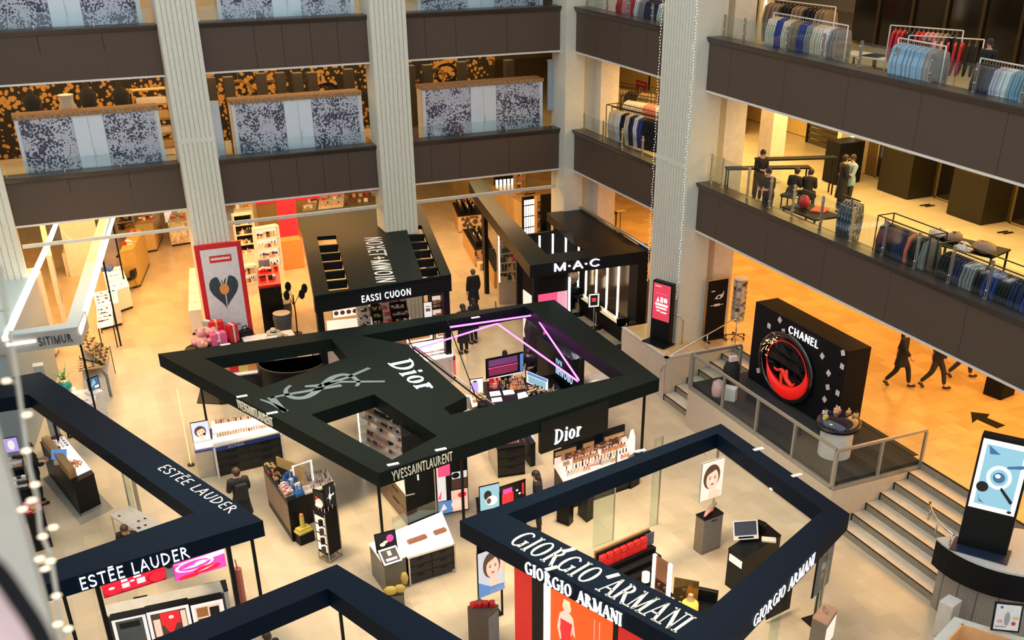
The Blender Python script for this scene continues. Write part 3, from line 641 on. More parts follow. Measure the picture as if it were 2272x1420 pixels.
    for s in (-1, 1): MB().ball((0, 0, 0), .02*S, seg=6, sx=.4).build('ear', SKIN, t).location = hc+Vector((s*.08, 0, .0))*S
    if mask: MB().ball((0, 0, 0), .052*S, seg=8, sy=.6, sz=.8).build('face_mask', DARKCL if mask == 1 else WHITE, t).location = hc+fwd*.06*S-Vector((0, 0, .035*S))
    h = MB(); h.lathe([(.001, .1), (.05, .092), (.084, .05), (.096, 0), (.088, -.03)], hc+Vector((0, -.022, .018))*S, 12, sx=S, sy=S*1.08)
    h.ball(hc+Vector((0, -.04, 0))*S, .085*S, seg=10, sz=1.1)
    if long_hair: h.tube([hc+Vector((0, -.05, 0))*S, hc+Vector((0, -.075, -.12))*S, hc+Vector((0, -.08, -.26))*S], .07*S, seg=8, rs=[.085*S, .085*S, .05*S])
    h.build('hair', hair, t)
    # clothing grown over the same joints
    def cl(nm, keys, edges, rr, mat, sub=1):
        return skin(nm, [P[k] if isinstance(k, str) else k for k in keys], edges, [r*S if not isinstance(r, tuple) else (r[0]*S, r[1]*S) for r in rr], mat, t, sub)
    wl = [P['el'+k].lerp(P['wr'+k], .92) for k in 'lr']
    cl('jacket', ['pel', 'wai', 'che', 'nb', 'shl', 'ell', wl[0], 'shr', 'elr', wl[1], P['nb'].lerp(P['nk'], .55)], [(0, 1), (1, 2), (2, 3), (3, 4), (4, 5), (5, 6), (3, 7), (7, 8), (8, 9), (3, 10)], [(.18, .135), (.165, .13), (.185, .14), (.14, .11), .09, .065, .048, .09, .065, .048, .078], top)
    for k in 'lr':
        an = P['an'+k].lerp(P['kn'+k], .06)
        cl('trouser_leg', ['hip'+k, 'kn'+k, an], [(0, 1), (1, 2)], [.11, .078, .058], legs)
        d = (P['to'+k]-P['an'+k]); m = MB(); sh = P['an'+k].copy(); sh.z -= .03*S
        m.tube([P['an'+k]-Vector((0, .035*S, .035*S)), P['an'+k]+Vector((0, .03*S, -.035*S)), P['to'+k]+Vector((0, .0, 0)), P['to'+k]+Vector((0, .04*S, -.004))], .04*S, seg=8, rs=[.034*S, .045*S, .042*S, .02*S]); m.build('shoe', shoe or SHOE, t)
    c = P['pel']; MB().lathe([(.17, -.14), (.195, -.06), (.185, .06), (.15, .16)], (c.x, c.y, c.z), 14, sx=S, sy=S*.78).build('jacket_hem', top, t)
    if coat:
        m = MB(); c = P['pel']; m.lathe([(.23, -coat), (.2, -coat*.4), (.165, .12), (.15, .25)], (c.x, c.y, c.z), 14, sx=S, sy=S*.78); m.build('coat_skirt', top, t)
    if bag: m = MB(); m.box(-.15, .15, -.3, -.17, 1.05*S, 1.42*S, b=.04); m.build('backpack', bag, t)
    if band: cl('scarf', ['che', 'nb', 'nk'], [(0, 1), (1, 2)], [(.12, .1), .1, .075], band)
    return t
# ================================================================ balustrades on the ledges
def balustrade(lab, x, ys, ze, h, y1):
    t = thing('glass_balustrade', lab, 'glass railing')
    for y in ys:
        m = MB(); m.box(x-.02, x+.02, y-.035, y-.015, ze, ze+h+.03).box(x-.02, x+.02, y+.015, y+.035, ze, ze+h+.03); m.box(x-.04, x+.04, y-.06, y+.06, ze, ze+.012)
        for z in (.18, h-.1): m.tube([(x-.06, y, ze+z), (x+.06, y, ze+z)], .018, seg=6)
        m.build('clamp_post', STEEL, t)
    e = [*ys, y1]
    for a, c in zip(e, e[1:]): bx(x-.009, x+.009, min(a, c)+.03, max(a, c)-.03, ze+.04, ze+h).build('glass_panel', GLASSB, t)
L2P = [-9.86, -11.2, -12.3, -13.37, -14.6, -15.85, -17.1, -18.25, -19.4, -20.56, -21.8, -23]
balustrade('glass balustrade with steel clamp posts on the lower balcony before the lifts', .3, [-9.25]+L2P, Z2-.01, .84, -24.2)
balustrade('glass balustrade with steel clamp posts on the upper balcony before the shirt rails', .38, [-9.2, -10.2, -12.2, -13.7, -15.15, -16.4, -17.6, -18.96, -20.3, -21.6], Z3-.01, .55, -23)
balustrade('short glass balustrade on the lower corner balcony beside the poster', .2, [-.9, -2.4, -3.77, -5.19, -6.4], Z2-.01, .6, -6.9)
balustrade('short glass balustrade on the upper corner balcony beside the red clothes', .2, [-.9, -2.4, -3.9, -5.4], Z3-.01, .5, -6.9)
for z, lv in ((Z2, 'lower'), (Z3, 'upper')):
    for x0, x1, w_ in ((-19.1, -14.1, 'beside the slim gap near the first column'), (-12.7, -7.5, 'in the middle bay'), (-6.0, -.6, 'nearest the corner')):
        t = thing('glass_balustrade', 'low frameless glass on the %s back balcony %s' % (lv, w_), 'glass railing')
        n = 3
        for i in range(n):
            a = x0+(x1-x0)*i/n; e = x0+(x1-x0)*(i+1)/n; bx(a+.02, e-.02, .19, .208, z-.01, z+.42).build('glass_panel', GLASSB, t)
            bx(a-.02, a+.02, .17, .23, z-.01, z+.1, b=.005).build('clamp', STEEL, t)
# ================================================================ back balconies: tall patterned wardrobe fronts
FLOR = floral('blossom_print', (.50, .52, .6), (.05, .05, .09), 15, .485); PALEP = M('pale_blue_white_panel', (.68, .75, .82), .3, var=.02)
ROUGHW = M('rough_sawn_wood', (.36, .2, .09), .8, var=.5, scale=18)
def wardrobe(lab, x0, x1, z0, z1, y=.62):
    t = thing('wardrobe', lab, 'wardrobe'); w_ = x1-x0
    bx(x0, x1, y+.03, y+.62, z0, z1).build('body', M('white_carcass', (.7, .72, .74), .5), t)
    bx(x0-.03, x1+.03, y-.02, y+.66, z1, z1+.12, b=.02).build('top_board', ROUGHW, t)
    c = [x0+.12, x0+.12+w_*.36, x0+w_*.60, x1-.14]
    bx(c[0], c[1]-.01, y, y+.028, z0+.02, z1-.02).build('patterned_door', FLOR, t); bx(c[2]+.01, c[3], y, y+.028, z0+.02, z1-.02).build('patterned_door', FLOR, t)
    mid = (c[1]+c[2])/2
    bx(c[1]+.01, mid-.005, y, y+.026, z0+.02, z1-.06).build('plain_door', PALEP, t); o = bx(mid+.005, c[2]-.01, y, y+.026, z0+.02, z1-.06).build('plain_door', PALEP, t)
    bx(mid+.03, mid+.045, y-.02, y, z0+.9, z0+1.2).build('door_handle', STEEL, o)
    return t
WX = [(-18.55, -14.3, 'in the bay by the near column'), (-12.0, -7.6, 'in the middle bay'), (-5.4, -.75, 'in the corner bay')]
for (x0, x1, wh) in WX:
    wardrobe('blossom printed wardrobe with raw wooden top, lower balcony, '+wh, x0, x1, F2+.02, 8.2)
    wardrobe('blossom printed wardrobe on the upper balcony, '+wh, x0, x1, F3+.02, 12.3)
# white boards flanking the first fluted column on the lower balcony
for x0, x1, y_, lb in ((-13.75, -13.0, 1.2, 'tall white board behind the first ribbed column'), (-12.95, -12.35, .9, 'white leaning panel to the side of the first ribbed column')):
    solo(bx(x0, x1, y_, y_+.06, F2+.02, 8.3, b=.01), 'display_board', PALEP, lb, 'board')
# ---- furniture floor behind: gold-black papered wall, dark pillars, wreaths and bags
GOLDW = floral('gold_black_wallpaper', (.010, .008, .006), (.5, .27, .07), 6, .485); DKBR = M('dark_brown_pillar', (.035, .028, .02), .5)
struct(bx(-26, -.4, 6.0, 6.2, F2+.02, 9.26), 'wall_back_two', GOLDW); struct(bx(-26, -.4, 6.0, 6.2, F3+.02, 13.38), 'wall_back_three', M('warm_cream_wall', (.75, .66, .5), .6))
PILX = [(-19.8, 4.8), (-12.1, 3.6), (-11.5, 3.5), (-10.3, 3.8), (-9.65, 3.7), (-9.1, 3.4), (-8.6, 3.3), (-7.2, 3.5), (-5.9, 3.2), (-4.9, 3.4), (-4.25, 3.3), (-2.8, 3.5), (-1.0, 3.2)]
WHR = ['beyond the window end', 'first beyond the ribbed column', 'second beyond the ribbed column', 'middle bay, after the gold gap', 'middle bay, paired inner one', 'middle bay, third one', 'middle bay, fourth one', 'just behind the second ribbed column', 'corner bay, first', 'corner bay, left of the wreath', 'corner bay, next to the wreath', 'corner bay, past the wreath', 'corner bay, last before the passage']
for (x, y), wv in zip(PILX, WHR):
    solo(bx(x-.17, x+.17, y-.15, y+.15, F2+.02, 8.62, b=.01), 'display_plinth', DKBR, 'tall dark plinth of the furniture floor, '+wv, 'plinth', group='tall dark plinths of the furniture floor')
wr = None; GOLDB = M('gilded_twig', (.45, .25, .06), .4, metal=.5)
def wreath(x, y, z, r):
    m = MB(); rnd = random.Random(int(x*100))
    for k in range(5):
        m.tube([(x+(r+.06*math.sin(a*3+k))*math.cos(a), y+.05*math.sin(a*5+k), z+(r+.06*math.sin(a*3+k))*math.sin(a)*.75) for a in [i*2*PI/18 for i in range(18)]], .018, seg=4, closed=True)
    m.tube([(x, y, z+r*.7), (x, y, 9.29)], .006, seg=4)
    return m
for i, (x, z) in enumerate(((-11.0, 8.0), (-9.9, 7.95), (-7.8, 7.7), (-5.4, 8.0), (-3.6, 8.0), (-3.1, 8.1))):
    solo(wreath(x, 4.4, z, .42), 'hanging_wreath', [GOLDB, GOLDB, BLK2, BLK2, GOLDB, BLK2][i], 'twisted twig wreath hanging among the dark plinths, '+['first of the middle bay', 'second of the middle bay', 'beside the second ribbed column', 'first of the corner bay', 'big gold one of the corner bay', 'small dark one of the corner bay'][i], 'wreath', group='twig wreaths on the furniture floor')
# shelves with folded things in the bay near the first column, dark mannequins and a light torso
for i, (x, y, lb) in enumerate(((-17.9, 2.2, 'dark draped coat figure by the window end of the furniture floor'), (-16.2, 2.6, 'dark draped figure beside the pale vase'), (-15.2, 2.4, 'dark draped figure in front of the wooden shelves'))):
    m = MB(); m.lathe([(.24, 0), (.3, .5), (.22, 1.1), (.28, 1.5), (.08, 1.68), (.07, 1.8)], (0, 0, 0), 14, sy=.7); m.box(-.02, .02, -.02, .02, 1.7, 2.2); t = solo(m, 'dressed_mannequin', DARKCL, lb, 'mannequin', (x, y, F2+1.02)); 
    m = MB(); m.cyl((0, 0, -1.0), .22, 1.0); m.build('base', BLK2, t)
solo(MB().lathe([(.12, 0), (.3, .25), (.34, .6), (.2, .95), (.24, 1.15)], (0, 0, 0), 16), 'floor_vase', M('cream_ceramic', (.66, .6, .46), .4), 'big pale vase with dark painted twigs behind the patterned wardrobe', 'vase', (-16.9, 1.7, F2+1.52))
solo(bx(-.3, .3, -.3, .3, 0, 1.5), 'plinth_block', DKBR, 'dark block carrying the big pale vase', 'plinth', (-16.9, 1.7, F2+.02))
t = thing('open_shelf', 'wooden open shelf with stacked linens behind the first ribbed column', 'shelf', (-14.2, 3.2, F2+.02)); q = MB()
for k in range(6): q.box(-.55, .55, -.2, .2, k*.48, k*.48+.03)
q.box(-.58, -.55, -.2, .2, 0, 2.45).box(.55, .58, -.2, .2, 0, 2.45); q.build('frame', WOOD, t)
for k in range(5): bx(-.5, .5, -.15, .17, k*.48+.032, k*.48+.032+.2+.05*(k % 2), b=.03).build('folded_linen', M('ochre_linen', (.6, .4, .16), .8) if k % 2 else M('cream_linen', (.75, .66, .5), .8), t)
solo(bx(-.7, .7, -.4, .4, 0, .62, b=.02), 'storage_crate', M('wicker', (.4, .24, .1), .8, var=.4, scale=30), 'wicker crate on the floor between wardrobe and second ribbed column', 'crate', (-6.6, 1.2, F2+.02))
# blue-white vertical banner beside the corner column
t = thing('hanging_banner', 'narrow pale blue grey upright banner beside the plain corner column', 'banner', (-.38, .02, 0)); bx(-.22, .14, .5, .54, Z2+.55, 8.9).build('cloth', M('blue_grey_cloth', (.3, .36, .42), .6), t); bx(-.24, .16, .49, .55, 8.9, 8.95).build('top_bar', STEEL, t)
# ================================================================ garments
def garment(kind):
    m = MB(); L_ = dict(shirt=.72, coat=1.02, tee=.66)[kind]; sl = dict(shirt=.58, coat=.66, tee=.24)[kind]; w_ = .22
    out = [(-.06, 0), (.06, 0), (w_, -.06), (w_+.07, -sl*.6), (w_+.05, -sl), (w_-.04, -sl+.01), (w_-.03, -.26), (w_, -L_), (-w_, -L_), (-w_+.03, -.26), (-w_+.04, -sl+.01), (-w_-.05, -sl), (-w_-.07, -sl*.6), (-w_, -.06)]
    if kind == 'shirt' or kind == 'coat': pass
    tri = tessellate_polygon([[Vector((x, z, 0)) for x, z in out]]); n = len(out); th = .028
    def yy(x, z): return .012*math.sin(x*28+z*6)
    m.add([(x, yy(x, z)-th, z) for x, z in out]+[(x, yy(x, z)+th, z) for x, z in out], [list(t_) for t_ in tri]+[[i+n for i in t_][::-1] for t_ in tri]+[(i, (i+1) % n, (i+1) % n+n, i+n) for i in range(n)])
    return m
GAR = {}
def rack_fill(P, Q, zbar, cols, kind, lab, grp, n, jit=.03):
    """garments hung side by side along the bar P-Q"""
    P = Vector((*P, zbar)); Q = Vector((*Q, zbar)); d = (Q-P).normalized(); ang = math.atan2(d.y, d.x)+PI/2; rnd = random.Random(n*7+int(abs(P.x+P.y)*10))
    if kind not in GAR: GAR[kind] = garment(kind).build('garment', WHITE); GAR[kind+'_h'] = None; first = True
    for i in range(n):
        src = GAR[kind]; c = cols[int(i*len(cols)/n)]
        if 'label' not in src: o = src
        else: o = src.copy(); C.objects.link(o)
        p = P+(Q-P)*((i+.5)/n)
        o.location = (p.x, p.y, zbar-.07); o.rotation_euler = (0, 0, ang+rnd.uniform(-.08, .08)); recol(o, c[0])
        tag(o, lab % c[1], 'garment', grp+', '+c[1])
        if GAR.get('hook') is None:
            h = MB(); h.tube([(-.17, 0, -.04), (0, 0, .0), (.17, 0, -.04)], .008, seg=4); h.tube([(0, 0, 0), (0, 0, .05), (.02, 0, .08), (0, 0, .095)], .005, seg=4); GAR['hook'] = h.build('hanger', M('pale_wood_hanger', (.6, .42, .24), .5), o)
        else: h = GAR['hook'].copy(); C.objects.link(h); h.parent = o
def rail(lab, P, Q, z0, zb, mat, style='T', w_=.25):
    t = thing('clothes_rail', lab, 'clothes rail'); P = Vector((*P, 0)); Q = Vector((*Q, 0)); d = (Q-P).normalized(); s = Vector((-d.y, d.x, 0)); r = .017
    up = Vector((0, 0, 1)); e = .08
    MB().tube([P+up*zb-d*e, Q+up*zb+d*e], r, seg=6).build('bar', mat, t)
    for c in (P-d*e, Q+d*e):
        MB().tube([c+up*z0, c+up*zb], r, seg=6).build('upright', mat, t); MB().tube([c-s*w_+up*(z0+r), c+s*w_+up*(z0+r)], r, seg=6).build('foot', mat, t)
    if style == 'box':
        for o in (-1, 1):
            q = MB(); zz = zb+.1; q.tube([P-d*e+s*w_*o+up*zz, Q+d*e+s*w_*o+up*zz], r, seg=4)
            for c in (P-d*e, Q+d*e): q.tube([c+s*w_*o+up*z0, c+s*w_*o+up*zz], r, seg=4); q.tube([c+up*zz, c+s*w_*o+up*zz], r, seg=4)
            q.build('box_frame', mat, t)
    return t
CW = lambda n, c: (M(n.replace(' ', '_')+'_cloth', c, .85), n)
blue = CW('pale blue', (.25, .42, .55)); cream = CW('cream', (.75, .66, .5)); white = CW('white', (.78, .78, .78)); navy = CW('navy', (.02, .03, .09)); blk = CW('black', (.012, .012, .015)); grey = CW('grey', (.28, .28, .27)); pat = CW('mottled', (.3, .22, .14)); red = CW('red', (.6, .03, .04)); pink = CW('pink', (.75, .32, .3)); orange = CW('coral orange', (.8, .16, .08)); lil = CW('pale lilac', (.55, .5, .6)); cobalt = CW('cobalt blue', (.03, .06, .3)); brown = CW('rust', (.3, .07, .03))
WR = M('white_rail_paint', (.75, .73, .7), .4)
A = '%s garment hanging on the white rail '
def setrail(lab, P, Q, z0, zb, mat, cols, kind, gl, grp, n, style='T', w_=.25):
    rail(lab, P, Q, z0, zb, mat, style, w_); rack_fill(P, Q, zb-.02, cols, kind, gl, grp, n)
f3 = F3+.02; f2 = F2+.02
setrail('white clothes rail nearest the ribbed column on the upper balcony', (.9, -10.85), (.9, -13.85), f3, 11.52, WR, [cream, cobalt, cream, pat, cobalt, grey, cream, white, grey], 'coat', A+'nearest the ribbed column, upper balcony', 'clothes on the first white rail', 30)
setrail('dark patterned clothes rail behind the first white rail', (2.0, -9.0), (2.4, -11.4), f3, 11.66, WR, [pat, blk, pat, blk, pat], 'coat', '%s garment on the rail behind the first white rail, upper balcony', 'clothes on the rear rail', 16)
setrail('white clothes rail full of pale blue shirts on the upper balcony', (.62, -16.2), (.62, -17.6), f3, 11.5, WR, [blue, blue, blue, blue, grey], 'coat', A+'full of pale blue shirts', 'shirts on the blue rail', 20)
setrail('tall white rail with red and black clothes behind the pale blue shirts', (1.5, -14.9), (2.3, -16.3), f3, 11.6, WR, [red, blk, red, pink, pat, blk], 'shirt', '%s garment on the tall rail behind the pale blue shirts', 'clothes on the tall rail', 14)
setrail('second tall white rail crossing behind the pale blue shirts', (1.5, -15.6), (2.5, -16.8), f3, 11.45, WR, [blk, pink, red, blk], 'shirt', '%s garment on the second tall rail behind the pale blue shirts', 'clothes on the second tall rail', 10)
setrail('white clothes rail with pale shirts at the frame edge of the upper balcony', (.7, -18.75), (.7, -20.9), f3, 11.38, WR, [blk, navy, lil, white, blue, blue, white, white], 'coat', A+'at the frame edge, upper balcony', 'clothes on the edge rail', 26)
BR = M('black_rail_paint', (.012, .012, .012), .5)
setrail('black box rail with dark coats and coral tops behind the lower balustrade', (.62, -16.75), (.62, -18.45), f2, 7.42, BR, [blk, navy, blk, navy, navy, orange, blk, blk, grey], 'coat', '%s garment on the black box rail behind the lower balustrade', 'clothes on the black box rail', 22, 'box')
setrail('long black box rail with dark jackets at the frame edge, lower balcony', (.62, -18.9), (.62, -21.8), f2, 7.3, BR, [blk, navy, grey, blk, cobalt, blk, navy, cobalt], 'coat', '%s garment on the long black rail, lower balcony frame edge', 'clothes on the long black rail', 30, 'box')
setrail('black box rail with mixed shirts in the lower corner bay', (1.0, -1.6), (1.6, -4.6), f2, 7.55, BR, [cream, cream, white, blk, cream, navy, white, cobalt, blk, blk, blk, blk, brown], 'coat', '%s garment on the front black rail of the lower corner bay', 'clothes on the front corner rail', 26, 'box')
setrail('black box rail with white tops behind the mixed shirts, lower corner bay', (2.2, -.4), (2.9, -2.2), f2, 7.6, BR, [white, white, pink, white], 'tee', '%s top on the middle black rail of the lower corner bay', 'tops on the middle corner rail', 14, 'box')
setrail('black box rail with mottled clothes at the rear of the lower corner bay', (3.0, 1.9), (3.7, .2), f2, 7.6, BR, [pat, blk, pat], 'shirt', '%s garment on the rear black rail of the lower corner bay', 'clothes on the rear corner rail', 12, 'box')
setrail('white rail with bright tops in the upper corner bay', (.9, -2.2), (.9, -6.3), f3, 11.35, WR, [red, pink, red, white, grey, navy, navy, white, cream, white, white], 'coat', '%s garment on the rail of the upper corner bay', 'clothes in the upper corner bay', 30)
# sequinned jacket on a stand
t = thing('clothes_stand', 'single stand with a row of dark sequinned jackets behind the lower balustrade', 'clothes stand', (.8, -15.15, f2)); MB().tube([(0, 0, 0), (0, 0, 1.5)], .02).tube([(0, -.3, 1.5), (0, .4, 1.5)], .02).tube([(-.25, 0, .02), (.25, 0, .02)], .02).build('stand', BR, t)
SEQ = floral('sequinned_cloth', (.02, .025, .04), (.45, .5, .6), 34, .56)
for i in range(5):
    o = GAR['coat'].copy(); C.objects.link(o); o.location = (.8, -15.4+i*.12, f2+1.42); o.rotation_euler = (0, 0, .5); o.scale = (1.35, 1.3, 1.0); recol(o, SEQ); tag(o, 'dark sequinned jacket in the row on the single stand, lower balcony', 'garment', 'sequinned jackets on the stand')
# ================================================================ lift lobby on the lower and upper right balconies
LIFTD = M('bronze_lift_metal', (.24, .17, .07), .3, metal=.8); DARKG = M('dark_glass_panel', (.01, .009, .007), .12); PIL = M('dark_olive_panel', (.02, .016, .009), .4, spec=.25)
xw = at(2012, 444, F2).x
p1 = [at(*p, F2) for p in ((1943, 421), (2012, 444))]; p2 = [at(*p, F2) for p in ((2095, 475), (2180, 500))]
struct(bx(xw+1.0, xw+1.2, -30, -8.1, F2+.02, 9.27), 'wall_lift_two', LIFTD); struct(bx(xw+.2, xw+.4, -30, -7.4, F3+.02, 13.3), 'wall_lift_three', DARKG)
for a, c, lb in ((p1[0].y, p1[1].y, 'nearer the couple'), (p2[0].y, p2[1].y, 'nearer the frame edge')):
    t = thing('lift_pier', 'dark pier with red notice between the lift doors, '+lb, 'lift pier', (xw, 0, 0))
    bx(0, .98, c, a, F2+.02, 9.26).build('pier', PIL, t); bx(-.01, 0, c+.15, a-.15, 7.35, 8.1).build('upper_plate', M('olive_glass', (.06, .045, .02), .15), t)
    bx(-.02, -.01, a-.42, a-.22, 7.75, 8.0).build('red_notice', RED, t); bx(-.02, -.01, a-.85, a-.75, 7.6, 7.95).build('call_plate', M('gold_plate', (.7, .4, .12), .3, metal=.7), t)
for i, y in enumerate((-9.4, p1[1].y-.9, p2[1].y-.9, -18.8)):
    t = thing('lift_door', 'dark glass lift doors in a bronze frame, '+['beyond the couple', 'between the two dark piers', 'after the second dark pier', 'at the very edge'][i], 'lift door', (xw+.99, y, F2+.02))
    for s in (-.36, .36): bx(-.03, 0, s-.3, s+.3, .06, 2.4).build('leaf', DARKG, t)
    q = MB(); q.box(-.05, .0, -.74, -.68, 0, 2.5).box(-.05, 0, .68, .74, 0, 2.5).box(-.05, 0, -.05, .05, 0, 2.5).box(-.05, 0, -.74, .74, 2.42, 2.5).box(-.05, 0, -.74, .74, 0, .05); q.build('frame', M('brass_frame', (.55, .38, .16), .35, metal=.8), t)
for i, y in enumerate((-8.6, -10.1, -11.5, -12.9, -14.3, -15.8, -17.3, -18.8)):
    solo(bx(xw+.13, xw+.2, y-.06, y+.06, F3+.02, 13.3), 'wall_mullion', M('dark_bronze', (.10, .075, .04), .3, metal=.8), 'dark bronze upright on the black glass wall of the upper balcony', 'mullion', group='bronze uprights on the upper glass wall')
for q in ((2055, 457), (2228, 517)):
    c = at(*q, F2); t = thing('floor_marking', 'black two bar floor marking before the lifts, '+('near the middle' if q[0] < 2100 else 'near the frame edge'), 'floor marking', (c.x, c.y, F2+.021))
    bx(-.2, .2, .02, .1, 0, .004).build('bar', BLK2, t); bx(-.12, .25, -.12, -.04, 0, .004).build('bar', BLK2, t)
# left end of the lobby: cream wall, shutter gate, dark cabinet, light strip
struct(bx(3.4, 3.95, -7.9, -7.2, F2+.02, 9.27), 'column', M('white_pillar')); struct(bx(9.0, 9.2, -8, 2, F2+.02, 9.27), 'wall_rear_two', M('yellow_wall', (.72, .52, .2), .6)); struct(bx(2.6, 2.75, -7.1, -6.0, F3+.02, 13.3), 'column', M('white_pillar'))
struct(bx(xw-.2, 9.0, -8.1, -7.9, F2+.02, 9.27), 'wall_lobby_two', M('pale_yellow_wall', (.75, .64, .4), .6)); solo(bx(-.03, .03, -.01, .01, 0, 2.6), 'wall_light', GLOW, 'upright light strip on the yellow wall beside the lift lobby', 'wall light', (xw+.25, -8.13, F2+.5))
solo(bx(-.03, .03, -.01, .01, 0, 2.6), 'wall_light', GLOW, 'upright light strip beside the black glass wall of the upper balcony', 'wall light', (2.6, -8.0, F3+.6)); struct(bx(2.4, 2.9, -7.98, -7.9, F3+.02, 13.3), 'wall_lobby_three', M('pale_yellow_wall'))
t = thing('roller_gate', 'dark slatted shutter gate in the passage behind the lift lobby', 'gate', (8.5, -4.5, F2+.02)); q = MB()
for k in range(12): q.box(-.03, .03, -1.2, 1.2, k*.2, k*.2+.16)
q.build('slats', M('dark_olive_slats', (.06, .05, .03), .5), t); MB().tube([(-.06, -1.2, 0), (-.06, 1.2, 2.3)], .03).build('brace', BLK2, t); q = MB(); q.box(-.06, .06, -1.3, -1.2, 0, 2.5).box(-.06, .06, 1.2, 1.3, 0, 2.5); q.build('frame', BLK2, t)
solo(bx(-.5, .5, -.35, .35, 0, 1.3, b=.01), 'cabinet', BLK2, 'plain black cabinet before the yellow wall by the lifts', 'cabinet', (xw-.4, -8.6, F2+.02))
t = thing('wall_sign', 'dark red framed poster with white lines on the yellow corner bay wall', 'poster', (0, 0, 0))
struct(bx(7.0, 7.2, -1.0, 12, F2+.02, 9.27), 'wall_bay_two', M('yellow_wall'))
pz = CP+ray(1410, 215)*((6.98-CP.x)/ray(1410, 215).x); pr_ = CP+ray(1434, 213)*((6.98-CP.x)/ray(1434, 213).x); pt_ = CP+ray(1410, 176)*((6.98-CP.x)/ray(1410, 176).x)
art('print', pz, (0, -1, 0), (0, 0, 1), abs(pr_.y-pz.y), abs(pt_.z-pz.z), [(WHITE, 'r', .12, .82, .88, .86), (WHITE, 'r', .35, .6, .65, .64), (WHITE, 'r', .2, .48, .8, .53), (WHITE, 'r', .25, .4, .75, .44), (WHITE, 'r', .3, .31, .7, .35)], t, back=RED)
bx(6.94, 7.0, pz.y-1.2, pz.y-1.16, F2+.02, 9.2).build('edge_strip', BLK2, t)
# low bar tables with seated and standing visitors on the lower balcony
def bar_table(lab, c, L_, w_, h, ang, mat=None):
    t = thing('bar_table', lab, 'table', c, ang); bx(-L_/2, L_/2, -w_/2, w_/2, h-.05, h, b=.01).build('table_top', mat or BLK2, t)
    for s in (-1, 1):
        for q in (-1, 1): bx(s*(L_/2-.05)-.02, s*(L_/2-.05)+.02, q*(w_/2-.04)-.02, q*(w_/2-.04)+.02, 0, h-.05).build('leg', BLK2, t)
    return t
bar_table('long narrow black bar table before the resting visitors, lower balcony', (1.9, -9.9, f2), 2.6, .35, 1.1, -.35)
bar_table('black bar table running behind the resting visitors, lower balcony', (3.3, -9.4, f2), 2.6, .35, 1.15, -.3)
bar_table('low black display table behind the lower balustrade', (1.0, -13.3, f2), 1.5, .9, .7, -PI/2)
def seat(lab, c, ang=0):
    t = thing('padded_stool', lab, 'stool', c, ang); bx(-.25, .25, -.22, .22, .36, .46, b=.04).build('seat', BLK2, t)
    for s in (-1, 1):
        for q in (-1, 1): bx(s*.2-.015, s*.2+.015, q*.17-.015, q*.17+.015, 0, .37).build('leg', BLK2, t)
hat = lambda p, h: tuple(at(*p, F2+h)[:2])
pl = [((1690, 332), 'standing', 'person in black coat seen from behind at the long bar table', PI, 'stand', 1.62), ((1710, 383), 'a', 'person in dark jacket facing the balustrade beside the round mirror', PI*.6, 'stand', 1.5), ((1762, 372), 'b', 'person in black hunched over on a stool beside the bar table', -1.2, 'sit', 1.25), ((1797, 377), 'c', 'person in black bent forward on a stool, dark haired', -.9, 'sit', 1.22)]
for p, _, lab, hd, ps, hh in pl:
    x, y = hat(p, hh); person(lab+', lower balcony', (x, y, f2), hd, ps, tilt=.35 if ps == 'sit' else .15, arms='fwd', scale=.95)
    if ps == 'sit': seat('low black stool under a visitor '+('next to the bar table' if _ == 'b' else 'farther along the lobby'), (x, y, f2), hd)
x, y = hat((1877, 352), 1.62); person('person with swept back hair in a long black coat embracing a friend before the lifts', (x, y, f2), -1.9, 'stand', coat=.45, arms='hold')
person('person in pale blue jacket standing half hidden behind the one in the black coat', (x+.38, y+.12, f2), 1.4, 'stand', top=blue[0], arms='fwd', scale=.97)
x, y = at(2197, 97, F3+1.5)[:2]; c = CP+ray(2197, 97)*((1.75-CP.x)/ray(2197, 97).x)
person('person with dark hair in black among the rails before the black glass wall', (1.75, c.y, f3), 1.8, 'stand', scale=(c.z-f3)/1.6, long_hair=True)
for i, (p, h, m_, lb, kk) in enumerate((((2085, 507), 1.32, 'white', 'white crumpled blanket', .3), ((2120, 515), 1.32, 'taupe', 'grey brown crumpled blanket', .28), ((2140, 540), 1.3, 'white', 'white folded blanket', .28), ((2185, 540), 1.3, 'taupe', 'taupe rumpled scarf pile', .34))):
    c = at(*p, F2+h+.1); rnd = random.Random(i); m = MB(); m.ball((0, 0, 0), kk, seg=12, sz=.4, sy=.7)
    for v in m.v: v += Vector((rnd.uniform(-.03, .03), rnd.uniform(-.03, .03), rnd.uniform(-.02, .03)))
    solo(m, 'folded_blanket', M('white_blanket', (.75, .7, .62), .9) if m_ == 'white' else M('taupe_blanket', (.32, .24, .17), .9), lb+' heaped behind the box rails, '+['nearest the coral tops', 'second along', 'third along', 'closest to the frame edge'][i], 'blanket', (c.x, c.y, f2+1.16+.12), .5*i)
c = at(2140, 540, F2+1.2); t = bar_table('dark high table carrying the heaped blankets', (c.x, c.y, f2), 1.9, .9, 1.16, -1.25)
c = at(1747, 422, F2+.9); solo(MB().ball((0, 0, 0), .16, seg=12, sz=1.2).ball((.05, .1, .05), .12), 'red_beanie', RED, 'bright red knitted hat shape on the low black display table', 'hat', (1.0, -12.95, f2+.7+.17))
c = at(1700, 425, F2+1.0); t = thing('table_mirror', 'small round standing mirror on the display table', 'mirror', (.85, -12.75, f2+.7)); MB().cyl((0, 0, 0), .07, .02).cyl((0, 0, .02), .012, .12).build('stand', STEEL, t); MB().lathe([(.11, 0), (.11, .02)], (0, 0, 0), 16, sy=1).build('disc', M('mirror_pale', (.75, .78, .8), .1, metal=.6), t).rotation_euler = (PI/2, 0, -.8); t.children[-1].location = (0, 0, .25)
